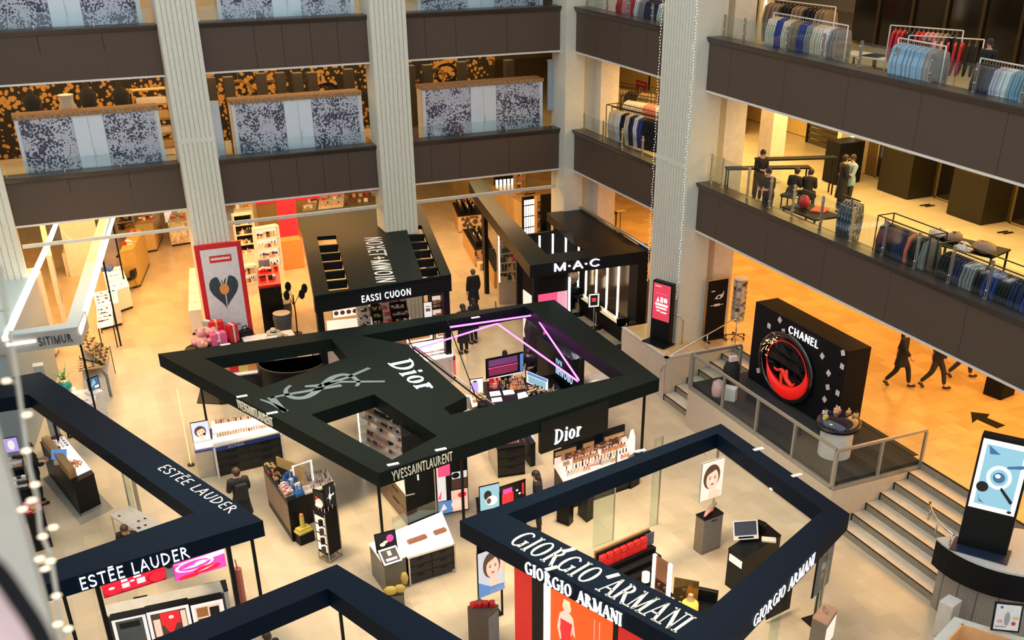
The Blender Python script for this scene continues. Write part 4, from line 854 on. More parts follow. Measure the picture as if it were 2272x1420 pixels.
solo(bx(-.28, .28, -.2, .2, 0, .05, b=.02), 'folded_sweater', orange[0], 'rust orange folded sweater on the low display table', 'sweater', (1.25, -13.35, f2+.7), .6)
for i, (p, h) in enumerate((((1920, 122), .35), ((1965, 128), .35))):
    c = at(*p, F3+h); bar_table('low white display table with papers on the upper balcony, '+['nearer the column', 'nearer the shirts'][i], (c.x+.0, c.y, f3), 1.3, .8, .35, -1.3, WHITE)
# mezzanine corner: music stand, small table, wheeled easel behind the booth
c = at(1345, 470, ZM+.8); bar_table('small dark side table on the orange mezzanine behind the make-up booth', (c.x, c.y, ZM), .7, .7, .8, .2)
c = at(1375, 520, ZM); t = thing('music_stand', 'thin stand with a tilted plate on the orange mezzanine', 'stand', (c.x, c.y, ZM)); MB().tube([(0, 0, 0), (0, 0, 1.0)], .015).build('pole', BLK2, t); MB().cyl((0, 0, 0), .2, .02).build('base', BLK2, t); bx(-.2, .2, -.12, .12, 1.0, 1.015).build('plate', M('clear_plate', (.5, .35, .2), .3), t)
# ================================================================ ground floor helpers
def quad(ps, z=0):
    q = [Vector(at(*p, z)[:2]) for p in ps]
    if len(q) == 3: q.append(q[0]+q[2]-q[1])
    return q
def qb(ps, z, z0, z1, m=0, mb=None):            # box standing on the footprint whose corners show at pixels ps at height z
    mb = mb or MB(); P = quad(ps, z)
    a = sum(P[i].x*P[(i+1) % len(P)].y-P[(i+1) % len(P)].x*P[i].y for i in range(len(P)))
    if a < 0: P = P[::-1]
    return mb.prism(P, z0, z1, m)
def inset(P, d):
    c = sum(P, Vector((0, 0)))/len(P); return [p+(c-p).normalized()*d for p in P]
def pz(P, z0, z1, m=0, mb=None):
    mb = mb or MB(); a = sum(P[i].x*P[(i+1) % len(P)].y-P[(i+1) % len(P)].x*P[i].y for i in range(len(P)))
    return mb.prism(P if a > 0 else P[::-1], z0, z1, m)
# small goods: one mesh of each kind, copied
def _bottle(): return MB().box(-.5, .5, -.3, .3, 0, .66).cyl((0, 0, .66), .2, .34, 1, 8)
def _box(): return MB().box(-.5, .5, -.35, .35, 0, 1).box(-.5, .5, -.355, .355, .4, .55, 1)
def _jar(): return MB().cyl((0, 0, 0), .5, .55, 0, 10).cyl((0, 0, .55), .52, .3, 1, 10)
def _tube(): return MB().cyl((0, 0, 0), .28, .6, 0, 8).cyl((0, 0, .6), .2, .4, 1, 8)
def _pal(): return MB().box(-.5, .5, -.35, .35, 0, .12).box(-.42, .42, -.27, .27, .12, .16, 1)
KIND = dict(bottle=_bottle, carton=_box, jar=_jar, lipstick=_tube, palette=_pal); KM = {}; KN = dict(bottle='perfume_bottle', carton='product_carton', jar='cream_jar', lipstick='lipstick', palette='makeup_palette')
PC = {k: M('goods_'+k, c, .35) for k, c in dict(amber=(.75, .32, .1), rose=(.8, .35, .35), black=(.015, .015, .018), gold=(.75, .5, .2), white=(.85, .83, .8), red=(.65, .02, .03), brown=(.2, .08, .04), green=(.04, .12, .04), blue=(.03, .12, .4), grey=(.35, .35, .36), peach=(.85, .5, .32), pink=(.9, .15, .35), yellow=(.75, .6, .12), clear=(.7, .75, .75), teal=(.02, .3, .3)).items()}
def goods(kind, P, z, nx, ny, cols, lab, s=(.06, .12), caps=('black', 'gold'), seed=1, mg=.06, skip=.08, slope=0, grp=None):
    """nx by ny goods over the quad P (metres) resting at height z; slope raises the rows towards P[2]-P[3]"""
    rnd = random.Random(seed); P = [Vector(p) for p in P]; out = []
    ang = math.atan2((P[1]-P[0]).y, (P[1]-P[0]).x)
    for j in range(ny):
        for i in range(nx):
            if rnd.random() < skip: continue
            u = mg+(1-2*mg)*(i+.5)/nx; v = mg+(1-2*mg)*(j+.5)/ny; p = (P[0]*(1-u)+P[1]*u)*(1-v)+(P[3]*(1-u)+P[2]*u)*v
            if kind not in KM:
                o = KIND[kind]().build(KN[kind], [WHITE, BLACK]); KM[kind] = o
            else: o = KM[kind].copy(); C.objects.link(o)
            w_ = s[0]*rnd.uniform(.85, 1.1); h = s[1]*rnd.uniform(.8, 1.15)
            o.location = (p.x, p.y, z+slope*v); o.rotation_euler = (0, 0, ang+rnd.uniform(-.1, .1)); o.scale = (w_, w_, h)
            recol(o, PC[cols[int(rnd.random()*len(cols))] if isinstance(cols, (list, tuple)) else cols]); recol(o, PC[caps[int(rnd.random()*len(caps))]], 1)
            tag(o, lab, KN[kind].split('_')[-1], grp or lab.split(' on ')[-1] if 0 else (grp or lab)[:60]); out.append(o)
    return out
def drawers(t, a, b_, z0, z1, n, m=None, cols=1, gap=.012, out=.012, nm='drawer'):      # drawer fronts on the vertical face a-b (outer side right of a->b)
    a = Vector(a); b_ = Vector(b_); d = (b_-a); L_ = d.length; d.normalize(); nn = Vector((d.y, -d.x))
    for k in range(n):
        for c in range(cols):
            p = a+d*(L_*c/cols+gap); q = a+d*(L_*(c+1)/cols-gap); h0 = z0+(z1-z0)*k/n+gap; h1 = z0+(z1-z0)*(k+1)/n-gap
            o = pz([p, q, q+nn*out, p+nn*out], h0, h1).build(nm, m or DKGREY, t)
            if nm == 'drawer' and (q-p).length > .2: e = (q-p)*.35; pz([p+e+nn*out, q-e+nn*out, q-e+nn*(out+.015), p+e+nn*(out+.015)], h1-.05, h1-.035).build('handle', BLK2, o)
def upright(lab, base, ang, w_, h, z, shapes, back=None, thick=.04, name='light_box', cat='sign', tilt=0, group=None, frame=None):
    """free standing or hung flat panel; base = its lower left corner, ang = direction of its width"""
    t = thing(name, lab, cat, (base[0], base[1], z), ang, group); v = (0, math.sin(tilt), math.cos(tilt))
    art('print', (0, 0, 0), (1, 0, 0), v, w_, h, shapes, t, thick=.01, back=back)
    q = MB(); V = Vector(v); n = Vector((1, 0, 0)).cross(V); e = .012
    pts = [Vector((-e, 0, 0))-V*e, Vector((w_+e, 0, 0))-V*e, Vector((w_+e, 0, 0))+V*(h+e), Vector((-e, 0, 0))+V*(h+e)]
    q.add([p-n*(thick) for p in pts]+[p-n*.0101 for p in pts], [(3, 2, 1, 0), (4, 5, 6, 7)]+[(i, (i+1) % 4, (i+1) % 4+4, i+4) for i in range(4)]); q.build('frame', frame or BLACK, t)
    return t
def E_(name, c, s=1.0): return M('lit_'+name, c, .4, emit=s, ecol=c, var=0)
LW, LP, LS, LRd, LBk, LBl, LO, LH, LPk, LCy = E_('white', (.9, .88, .85), .5), E_('pale_pink', (.95, .72, .62), .6), E_('skin', (.9, .58, .44), .6), E_('red', (.8, .02, .03), .6), E_('black', (.01, .01, .012), .1), E_('blue', (.1, .25, .55), .6), E_('orange', (.95, .16, .02), .7), E_('hair', (.12, .06, .04), .3), E_('magenta', (.85, .06, .3), .7), E_('cyan', (.3, .65, .8), .8)
LPK, LCY = LPk, LCy
def face(cx, cy, s, hair=None, bg=None, sk=None, turn=1):
    sk = sk or LS; hair = hair or LH
    return [(hair, 'e', cx-.03*turn, cy+.07*s, .40*s, .34*s), (sk, 'p', [(cx-.12*s, cy-.5*s), (cx+.3*s, cy-.5*s), (cx+.13*s, cy-.1*s), (cx-.12*s, cy-.12*s)]), (sk, 'e', cx, cy, .29*s, .27*s), (hair, 'p', [(cx-.3*s, cy+.1*s), (cx-.28*s, cy+.3*s), (cx+.25*s, cy+.32*s), (cx+.05*s, cy+.22*s), (cx-.18*s, cy+.17*s)]),
            (LBk, 'e', cx-.12*s, cy+.03*s, .045*s, .016*s), (LBk, 'e', cx+.12*s, cy+.03*s, .045*s, .016*s), (LH, 'r', cx-.18*s, cy+.075*s, cx-.06*s, cy+.088*s), (LH, 'r', cx+.06*s, cy+.075*s, cx+.18*s, cy+.088*s), (LP, 'p', [(cx-.01*s, cy+.03*s), (cx+.03*s, cy-.06*s), (cx-.03*s, cy-.06*s)]), (LRd, 'e', cx, cy-.13*s, .07*s, .025*s)]
def hp(x, y, z=0): c = at(x, y, z); return (c.x, c.y, z)
# ================================================================ raised platform: big red ring display, drum counter, seat
YW0, YW1 = -12.3, -16.55
t = thing('display_wall', 'thick black display wall with white six letter name and a glossy red ring', 'display wall', (.2, YW1, ZM+.012)); L_ = YW0-YW1; HW = 2.42
bx(0, .78, 0, L_, 0, HW, b=.01).build('body', BLK2, t)
f0, f1 = at(1748, 733, 3.55), at(1822, 772, 3.55)
cw = [CP+ray(*p)*((.2-CP.x)/ray(*p).x) for p in ((1750, 733), (1816, 767), (1744, 837))]
letters('CHANEL', (-.003, cw[0].y-YW1, HW-.37), (0, -1, 0), (0, 0, 1), .22, 'sans', .02, width=cw[0].y-cw[1].y, sp=.14).build('lettering', GLOWW, t)
ry, rz_ = cw[2].y-YW1, max(1.04, cw[2].z-ZM)
ring = MB()
for i in range(40):       # torus, standing
    pass
def torus(R, r, c, m=0, seg=40, k=10, mb=None, rfun=None):
    mb = mb or MB(); vs = []
    for i in range(seg):
        a = 2*PI*i/seg; rr = r if not rfun else rfun(a)
        for j in range(k):
            b_ = 2*PI*j/k; q = R+rr*math.cos(b_); vs.append((c[0]-.8*rr*math.sin(b_), c[1]+1.27*q*math.cos(a), c[2]+q*math.sin(a)))
    mb.add(vs, [(i*k+j, i*k+(j+1) % k, ((i+1) % seg)*k+(j+1) % k, ((i+1) % seg)*k+j) for i in range(seg) for j in range(k)], m, True); return mb
torus(.95, .07, (-.08, ry, rz_)).build('black_ring', M('gloss_black', (.008, .008, .01), .08, coat=1), t)
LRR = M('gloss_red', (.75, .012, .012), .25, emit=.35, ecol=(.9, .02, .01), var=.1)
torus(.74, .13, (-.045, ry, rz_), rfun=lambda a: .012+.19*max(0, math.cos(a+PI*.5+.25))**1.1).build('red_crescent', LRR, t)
m = MB(); m.lathe([(.001, 0), (.9, 0)], (0, 0, 0), 32, sy=1.27); m.T = Matrix.Identity(4); o = m.build('dark_disc', LBk, t); o.rotation_euler = (0, PI/2, 0); o.location = (-.012, ry, rz_)
sc_ = MB()      # sparkling spray on the far edge of the ring
rnd = random.Random(3)
for i in range(46): a = rnd.uniform(.15, 1.2)-.1; q = rnd.uniform(.68, 1.0); sc_.ball((-.12, ry+1.25*q*math.cos(a), rz_+q*math.sin(a)), rnd.uniform(.008, .022), seg=5)
sc_.build('sparkle_spray', M('glint', (1, .55, .3), .2, emit=1.6, ecol=(1, .5, .25), var=0), t)['kind'] = 'stuff'
# reclining red figure inside the ring
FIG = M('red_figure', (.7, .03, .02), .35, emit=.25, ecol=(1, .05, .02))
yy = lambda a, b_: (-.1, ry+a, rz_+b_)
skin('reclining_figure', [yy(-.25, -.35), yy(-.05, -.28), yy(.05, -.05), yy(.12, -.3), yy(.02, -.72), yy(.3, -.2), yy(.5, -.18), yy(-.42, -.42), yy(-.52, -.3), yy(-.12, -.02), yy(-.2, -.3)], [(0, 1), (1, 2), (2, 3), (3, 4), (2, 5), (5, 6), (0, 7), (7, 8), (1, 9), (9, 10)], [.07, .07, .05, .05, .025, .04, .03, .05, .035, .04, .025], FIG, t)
CARD = M('pink_white_card', (.85, .68, .65), .5, var=.3, scale=30)
k = 0
for (cx, cy) in ((1706, 724), (1730, 711), (1738, 736), (1713, 757), (1824, 791), (1870, 784), (1868, 814), (1838, 829), (1836, 860), (1858, 873), (1829, 887), (1682, 823), (1715, 745)):
    r = ray(cx, cy); c = CP+r*((.19-CP.x)/r.x); y_, z_ = c.y-YW1, c.z-ZM; k += 1
    if not (.05 < y_ < L_-.05): continue
    s = .085; m = MB(); a0 = .35+.5*(k % 3); m.add([(-.012+dx, y_+s*1.25*math.cos(a0+q*PI/2), z_+s*1.25*math.sin(a0+q*PI/2)) for dx in (0, .008) for q in range(4)], [(0, 1, 2, 3), (7, 6, 5, 4)]+[(i, (i+1) % 4, (i+1) % 4+4, i+4) for i in range(4)]); m.build('picture_card', [CARD], t)
drc = at(1855, 1010, ZM); dc = (drc.x, drc.y, ZM+.012)
t = thing('drum_counter', 'round white drum counter with a glossy black rounded top on the platform', 'counter', (-.6, -17.5, ZM+.012)); MB().cyl((0, 0, 0), .43, .78, seg=28).build('drum', WHITE, t)
MB().lathe([(.44, .78), (.58, .82), (.58, .98), (.5, 1.08), (.3, 1.14), (.001, 1.16)], seg=28).build('top', M('gloss_navy_black', (.008, .012, .03), .12, coat=1), t)
for i, (dx, dy, c_, cp) in enumerate(((-.02, .14, 'peach', 'peach'), (.12, .2, 'rose', 'white'), (.3, .02, 'gold', 'gold'), (-.42, .05, 'yellow', 'gold'), (.38, -.18, 'gold', 'black'), (-.25, .3, 'clear', 'black'))):
    o = KM.get('bottle') or _bottle().build('perfume_bottle', [WHITE, BLACK]); first = 'bottle' not in KM; KM['bottle'] = o
    if not first: o = o.copy(); C.objects.link(o)
    o.location = (-.6+dx, -17.5+dy, ZM+1.06 if abs(dx)+abs(dy) > .3 else ZM+1.15); o.scale = (.12, .12, .22); recol(o, PC[c_]); recol(o, PC[cp], 1); tag(o, '%s perfume bottle on the glossy black drum counter' % ['tall peach', 'small rose', 'gold capped', 'slim yellow', 'squat gold', 'clear'][i], 'bottle', 'bottles on the drum counter')
t = thing('draped_stand', 'small stand draped in black cloth near the platform end', 'stand', (*hp(1618, 870, ZM)[:2], ZM+.012)); MB().lathe([(.3, 0), (.27, .5), (.26, .8), (.2, .95), (.001, 1.0)], seg=16, sy=.75).build('cloth', DARKCL, t)
bx(-.14, .1, -.1, .0, 1.0, 1.16, b=.01).build('pink_card_box', CARD, t)
solo(MB().lathe([(.16, 0), (.2, .2), (.17, .42), (.05, .5)], seg=14), 'gift_bag', M('pink_paper', (.8, .5, .5), .6), 'round pink gift bag on the black carpet beside the draped stand', 'bag', (*hp(1592, 878, ZM)[:2], ZM+.012))
solo(MB().box(-.2, .2, -.13, .13, 0, .42, b=.03), 'shopping_bag', M('white_paper', (.8, .76, .74), .6), 'white paper shopping bag in front of the draped stand', 'bag', (*hp(1618, 888, ZM)[:2], ZM+.012), -.9)
# ================================================================ ledge with screen totem, banner, card rack and handrail
def totem(lab, loc, ang, w_, h, d, shapes, zs, base=True, bm=None):
    t = thing('digital_totem', lab, 'digital sign', loc, ang); bx(0, w_, 0, d, 0, h, b=.015).build('housing', BLACK, t)
    art('screen', (.05, -.004, zs), (1, 0, 0), (0, 0, 1), w_-.1, h-zs-.07, shapes, t, thick=.003, back=LW)
    if base: MB().prism([(-.1, -.3), (w_+.08, -.35), (w_+.08, d+.05), (-.08, d+.08)], 0, .03).build('base_plate', bm or BLACK, t)
    return t
k4 = hp(1474, 772, ZM); LRD = E_('screen_red', (.62, .05, .08), .6)
totem('tall black totem with a red sale screen standing on the stone ledge', (-1.03, -8.4, ZM+.022), -1.2, .78, 2.05, .2, [(LRD, 'r', 0, 0, 1, 1), (LW, 'r', .1, .92, .45, .94), (LPk, 'r', .15, .72, .85, .75), (LW, 'p', [(.2, .5), (.3, .65), (.4, .5)]), (LW, 'r', .45, .5, .6, .65), (LW, 'r', .65, .52, .85, .64), (LW, 'r', .15, .4, .9, .47), (LW, 'r', .2, .32, .85, .37), (LW, 'r', .25, .24, .45, .28), (LW, 'r', .5, .22, .85, .26)], .78)
t = thing('roll_up_banner', 'black roll-up banner with small white drawing before the ribbed column', 'banner', (.56, -8.98-.25, ZM+.022)); bx(0, .75, 0, .02, .14, 2.05).build('cloth', BLK2, t); bx(-.02, .77, -.02, .04, 2.03, 2.07).build('top_bar', STEEL, t)
MB().prism([(0, -.25), (.06, -.3), (.06, .1), (0, .1)], 0, .02).prism([(.69, .1), (.69, -.3), (.75, -.25), (.75, .1)], 0, .02).box(0, .75, -.04, .06, 0, .14).build('base', BLK2, t)
art('print', (.1, -.003, .9), (1, 0, 0), (0, 0, 1), .55, .9, [(WHITE, 'r', .05, .83, .3, .87), (WHITE, 'p', [(.3, .55), (.5, .68), (.8, .7), (.95, .84), (.9, .6), (.7, .52)]), (BLK2, 'e', .6, .6, .1, .05), (WHITE, 'r', .05, .3, .95, .325), (WHITE, 'r', .3, .27, .7, .36)], t, thick=.001, back=BLK2)
cr = hp(1612, 748, ZM); t = thing('postcard_rack', 'revolving white wire postcard rack on castors beside the black banner', 'card rack', (1.72, -9.35, ZM)); MB().tube([(0, 0, .06), (0, 0, 2.0)], .025).build('pole', STEEL, t); MB().cyl((0, 0, 2.0), .24, .04, seg=20).build('top_disc', WHITE, t)
for a in range(5):
    A_ = a*2*PI/5; q = MB(); q.tube([(0, 0, .1), (.32*math.cos(A_), .32*math.sin(A_), .07)], .015); q.ball((.33*math.cos(A_), .33*math.sin(A_), .035), .035, seg=8); q.build('castor_leg', BLK2, t)
rnd = random.Random(5); CD = [M('card_'+n, c, .5, var=.5, scale=40) for n, c in (('blue', (.15, .2, .4)), ('grey', (.3, .3, .33)), ('pale', (.65, .62, .6)), ('dark', (.06, .06, .09)))]
for a in range(8):
    for k in range(8):
        A_ = a*PI/4; R_ = .2; m = MB(); c = Vector((R_*math.cos(A_), R_*math.sin(A_), .62+k*.17)); s_ = Vector((-math.sin(A_), math.cos(A_), 0))*.062; u_ = Vector((math.cos(A_)*.02, math.sin(A_)*.02, .13)); n_ = Vector((math.cos(A_), math.sin(A_), 0))*.006
        P = [c-s_, c+s_, c+s_+u_, c-s_+u_]; m.add(P+[p+n_ for p in P], [(3, 2, 1, 0), (4, 5, 6, 7)]+[(i, (i+1) % 4, (i+1) % 4+4, i+4) for i in range(4)]); m.build('postcard', rnd.choice(CD), t)
q = MB()
for k in range(9): q.lathe([(.215, .6+k*.17), (.215, .61+k*.17)], seg=16)
for a in range(8): A_ = a*PI/4+PI/8; q.tube([(.21*math.cos(A_), .21*math.sin(A_), .58), (.21*math.cos(A_), .21*math.sin(A_), 2.0)], .006, seg=4)
q.build('wire_cage', WR, t)
def handrail(lab, pts, posts, z0s):
    t = thing('handrail', lab, 'handrail'); MB().tube(pts, .024, seg=8).build('rail', CHROME, t)
    for (p, z0) in zip(posts, z0s): MB().tube([(p[0], p[1], z0), p], .02, seg=8).cyl((p[0], p[1], z0), .05, .015).build('post', CHROME, t)
h = lambda x, z: (x, -9.86, z)
handrail('steel handrail sloping up beside the short steps from the ledge', [(-1.42, -9.86, .75), (-1.44, -9.86, .95), (-1.34, -9.86, 1.2), (-1.0, -9.86, 1.42+.1), (1.1, -9.86, 2.3), (1.3, -9.86, 2.33), (1.36, -9.86, 2.25)], [h(.25, 1.98), (1.36, -9.86, 2.27)], [ZM+.02, ZM+.02])
handrail('short steel handrail hoop beside the totem on the ledge', [(-.25, -9.15, ZM+.022), (-.25, -9.15, 2.3), (-.3, -9.1, 2.42), (-.6, -8.9, 2.5)], [], [])
t = thing('queue_terminal', 'black floor standing terminal with steel hoops and a white sheet beside the ledge', 'terminal', (-.72, -6.75, 0), .2); bx(-.22, .22, -.15, .15, 0, 1.15, b=.03).build('body', BLACK, t); bx(-.12, .12, -.165, -.15, .45, .8).build('notice', M('pale_sheet', (.6, .58, .5), .6), t)
bx(-.2, .2, -.2, .1, 1.16, 1.18).build('sheet', WHITE, t); MB().ball((0, .05, 1.38), .13, seg=12).build('head_lamp', BLACK, t)
for s in (-1, 1): MB().tube([(s*.26, -.18, .6), (s*.26, -.18, 1.2), (s*.26, -.05, 1.3), (s*.26, .1, 1.22)], .02).build('hoop', CHROME, t)
# ================================================================ curved planter with the big screen, lower right
PCx, PCy, PR = .32, -22.85, 2.0
GRAN = tiles('granite_blocks', ((.34, .31, .26), (.30, .27, .22)), .5, 3, rough=.6, mcol=(.2, .18, .15)) if 0 else M('speckled_granite', (.33, .30, .25), .6, var=.25, scale=45)
t = thing('curved_planter', 'curved stone bastion with black band and pale top beside the broad steps', 'planter', (PCx, PCy, 0))
a0, a1 = PI*.93, PI*1.75
def sector(R, z0, z1, R2=0, n=22):
    m = MB(); P = [(R*math.cos(a0+(a1-a0)*i/n), R*math.sin(a0+(a1-a0)*i/n)) for i in range(n+1)]+([(0, 0)] if not R2 else [(R2*math.cos(a1-(a1-a0)*i/n), R2*math.sin(a1-(a1-a0)*i/n)) for i in range(n+1)]); return m.prism(P, z0, z1)
sector(PR-.22, 0, 1.2).build('stone_wall', GRAN, t); q = MB()
for i in range(10): a = a0+(a1-a0)*(i+.5)/10; q.box(-.004, .004, -.004, .004, 0, 0.01); c, s = math.cos(a)*(PR-.217), math.sin(a)*(PR-.217); q.add([(c-.006*s, s+.006*c, 0), (c+.006*s, s-.006*c, 0), (c+.006*s, s-.006*c, 1.2), (c-.006*s, s+.006*c, 1.2)], [(0, 1, 2, 3)])
q.build('joints', M('dark_joint', (.12, .11, .1), .8), t)
sector(PR, 1.2, 1.85).build('black_band', BLK2, t); sector(PR+.01, 1.85, 1.9).build('top_slab', M('pale_grey_slab', (.55, .58, .56), .45, var=.1, scale=20), t)
MB().tube([(PR*math.cos(a)*.97, PR*math.sin(a)*.97, 2.22) for a in [PI*.76+i*PI*.03 for i in range(9)]], .03, seg=8).build('rail', CHROME, t)
for a in (PI*.8, PI*.9, PI*.99): MB().tube([(PR*math.cos(a)*.97, PR*math.sin(a)*.97, 1.89), (PR*math.cos(a)*.97, PR*math.sin(a)*.97, 2.2)], .02).build('rail_post', CHROME, t)
kb = at(2138, 1228, 1.9)
LCB = E_('screen_pale_blue', (.25, .5, .62), .5); LCD = E_('screen_blue_dark', (.05, .15, .3), .4)
totem('large black totem with a pale blue picture screen on the curved planter', (kb.x+.12, kb.y+.35, 1.9), -.95, 1.05, 2.75, .24, [(LW, 'r', 0, 0, 1, 1), (LCB, 'r', .1, .07, .9, .93), (LCD, 'p', [(.15, .92), (.42, .82), (.2, .8)]), (LW, 'e', .5, .5, .27, .17), (LCB, 'e', .5, .5, .19, .12), (LCD, 'e', .5, .5, .13, .075), (LW, 'e', .47, .52, .06, .03), (LBk, 'e', .2, .33, .13, .075), (LCD, 'p', [(.62, .68), (.95, .74), (.95, .69), (.62, .65)]), (LBk, 'p', [(.6, .38), (.9, .2), (.86, .16), (.58, .34)]), (LBk, 'p', [(.15, .22), (.2, .12), (.32, .1), (.2, .14)]), (LBk, 'e', .88, .05, .05, .02)], 1.02, True, M('dark_navy_base', (.01, .02, .05), .5))
struct(MB().box(1.3, 1.6, -30, -25.0, ZM, 3.2), 'wall_side', M('pale_grey_panel', (.42, .44, .42), .5))
# arrow sticker on the mezzanine floor
ar = [at(*p, ZM) for p in ((2154, 914), (2196, 919), (2190, 927), (2231, 944), (2212, 951), (2168, 931), (2157, 939))]
q = MB(); tri = tessellate_polygon([[Vector((p.x, p.y, 0)) for p in ar]]); n = len(ar); q.add([(p.x, p.y, ZM+.001) for p in ar]+[(p.x, p.y, ZM+.004) for p in ar], [list(a) for a in tri]+[[i+n for i in a] for a in tri]+[(i, (i+1) % n, (i+1) % n+n, i+n) for i in range(n)])
solo(q, 'floor_arrow', BLK2, 'black arrow sticker on the golden mezzanine floor', 'arrow')
solo(bx(-.35, .35, -.3, .3, 0, .55, b=.02), 'speaker_box', BLK2, 'black box on the mezzanine floor half under the balcony', 'box', (*hp(2215, 875, ZM)[:2], ZM), .2)
# walkers on the mezzanine
for lb, p, hd, co_, ln in (('person in black coat walking away on the golden floor, first of three', (1990, 858), -2.5, .3, True), ('person in dark trousers walking beside the first walker on the golden floor', (2068, 862), -2.5, 0, False), ('person whose legs alone show below the balcony, last of the three walkers', (2128, 838), -2.3, 0, False)):
    x, y, _ = hp(*p, ZM); person(lb, (x, y, ZM), hd, 'walk', coat=co_, long_hair=ln, scale=1.1, legs=DARKCL if co_ else JEANS)
# pale counter with tilted sign in the bottom right corner
t = thing('service_counter', 'pale open topped counter with orange wood lining in the bottom right corner', 'counter'); PG = M('pale_grey_green', (.62, .66, .62), .4); OW = M('light_orange_wood', (.8, .48, .22), .5, var=.08, scale=9)
P = quad([(2052, 1440), (2118, 1368), (2290, 1420), (2300, 1560)], 1.1); q = MB(); I_ = inset(P, .28); q.prism([p for p in P][::-1] if 0 else P, .95, 1.1, holes=[I_]); q.build('top_rim', PG, t); pz(P, 0, .1).build('base', PG, t)
for i in range(4):
    a, c = P[i], P[(i+1) % 4]; d = (c-a).normalized(); n_ = Vector((-d.y, d.x))*.04; pz([a, c, c+n_, a+n_], .1, .95).build('outer_panel', PG, t)
    a, c = I_[i], I_[(i+1) % 4]; pz([a, c, c-n_, a-n_], .1, 1.12).build('wood_lining', OW, t)
sg = at(2198, 1402, 1.15)
upright('black framed white picture sign tilted on the pale counter', (sg.x, sg.y), -.6, .55, .62, 1.2, [(WHITE, 'r', .05, .05, .95, .95), (PC['blue'], 'e', .25, .85, .06, .05), (PC['grey'], 'e', .5, .45, .1, .25), (PC['rose'], 'e', .25, .35, .1, .06), (PC['red'], 'e', .75, .3, .08, .07), (PC['yellow'], 'e', .8, .5, .12, .05), (PC['brown'], 'r', .1, .15, .5, .17)], name='counter_sign', tilt=.25)
solo(bx(-.2, .2, -.17, .17, 0, .95, b=.03), 'white_cabinet', M('white_gloss', (.75, .72, .66), .3), 'plain white rounded cabinet behind the pale corner counter', 'cabinet', (*hp(2092, 1408)[:2], 0), .3)
# ================================================================ far left: pale booth, lit shelves, white counters
WG = M('white_gloss'); PALEB = pale
qz = lambda *p, z=0: hp(*p, z)
t = thing('side_cabinet', 'long pale blue cabinet block against the hall side, left of the pale booth', 'cabinet'); qb([(-90, 765), (2, 748), (74, 594), (6, 603)], 3.66, 0, 3.66).build('body', PALEB, t); qb([(-60, 700), (20, 690), (22, 684), (-60, 694)], 3.66, 3.66, 3.675).build('top_seam', M('seam_grey', (.25, .32, .34), .5), t)
t = thing('display_cupboard', 'tall pinkish white cupboard with dark plinth inside the pale booth', 'cupboard'); CPK = M('pinkish_white', (.78, .68, .62), .45)
qb([(92, 797), (127, 792), (133, 776), (100, 776)], 0, .12, 2.9).build('body', CPK, t); qb([(94, 797), (125, 793), (131, 779), (103, 779)], 0, 0, .12).build('plinth', M('grey_plinth', (.2, .19, .18), .5), t)
t = thing('partition', 'olive and ochre glazed partition behind the pale booth with a white counter', 'partition'); OLV = M('ochre_board', (.45, .3, .08), .45)
P = quad([(148, 612), (188, 606), (200, 560), (160, 560)]); pz(P, 0, .95).build('counter', WHITE, t); pz([P[3], P[2], P[2]+Vector((0, .1)), P[3]+Vector((0, .1))], .95, 2.9).build('board', OLV, t); pz([P[3]+Vector((-.06, -.02)), P[3]+Vector((.02, -.02)), P[3]+Vector((.02, .12)), P[3]+Vector((-.06, .12))], 0, 3.0).build('jamb', WHITE, t)
# lit product shelf under the front beam
def shelf(lab, a, b_, z0, z1, n, depth, body, back, glow=None, cat='shelf', name='product_shelf'):
    """upright shelf unit from a to b (its front, outer side right of a->b)"""
    t = thing(name, lab, cat); a = Vector(a[:2]); b_ = Vector(b_[:2]); d = (b_-a).normalized(); nn = Vector((d.y, -d.x)); B = -nn*depth
    pz([a+B, b_+B, b_+B+nn*.03, a+B+nn*.03], z0, z1).build('back_panel', back, t)
    for p in (a, b_-d*.04): pz([p, p+d*.04, p+d*.04+B, p+B], z0, z1).build('side_panel', body, t)
    pz([a, b_, b_+B, a+B], z1, z1+.05).build('top_panel', body, t)
    if z0 > .01: pz([a-nn*.02, b_-nn*.02, b_+B, a+B], 0, z0).build('base_cabinet', body, t)
    sh = []
    for k in range(n):
        z = z0+(z1-z0)*k/n; pz([a+d*.04, b_-d*.04, b_-d*.04+B*.95, a+d*.04+B*.95], z, z+.025).build('shelf_board', body, t); sh.append(z+.026)
    if glow:
        for p in (a, b_-d*.05): pz([p+nn*.012, p+d*.05+nn*.012, p+d*.05+nn*.002, p+nn*.002], z0+.02, z1).build('light_tube', GLOW, t)
    return t, [(a+d*.06+B*.9, b_-d*.06+B*.9, b_-d*.06+B*.1, a+d*.06+B*.1, z) for z in sh]
def stock(sh, kinds, cols, lab, nx, ny, s, seed, caps=('black', 'gold'), grp=None):
    for i, (a, b_, c, d, z) in enumerate(sh): goods(kinds[i % len(kinds)], [d, c, b_, a], z, nx, ny, cols, lab, s, caps, seed+i, grp=grp)
LITB = M('lit_back_panel', (.9, .85, .78), .5, emit=.5, ecol=(1, .85, .66), var=0)
a, b_ = hp(38, 850), hp(76, 800)
t, sh = shelf('brightly lit bottle shelf under the front beam of the pale booth', a, b_, .3, 1.9, 5, .3, WHITE, LITB)
stock(sh, ['bottle', 'jar'], ['teal', 'amber', 'white', 'clear', 'green'], 'small bottle or jar on the brightly lit shelf of the pale booth', 9, 1, (.09, .2), 11, grp='bottles on the pale booth shelf')
a, b_ = hp(138, 720), hp(112, 600)
t, sh = shelf('tall narrow shelf with dark boxes along the pinkish inner wall', b_, a, .8, 2.6, 5, .2, CPK, WHITE)
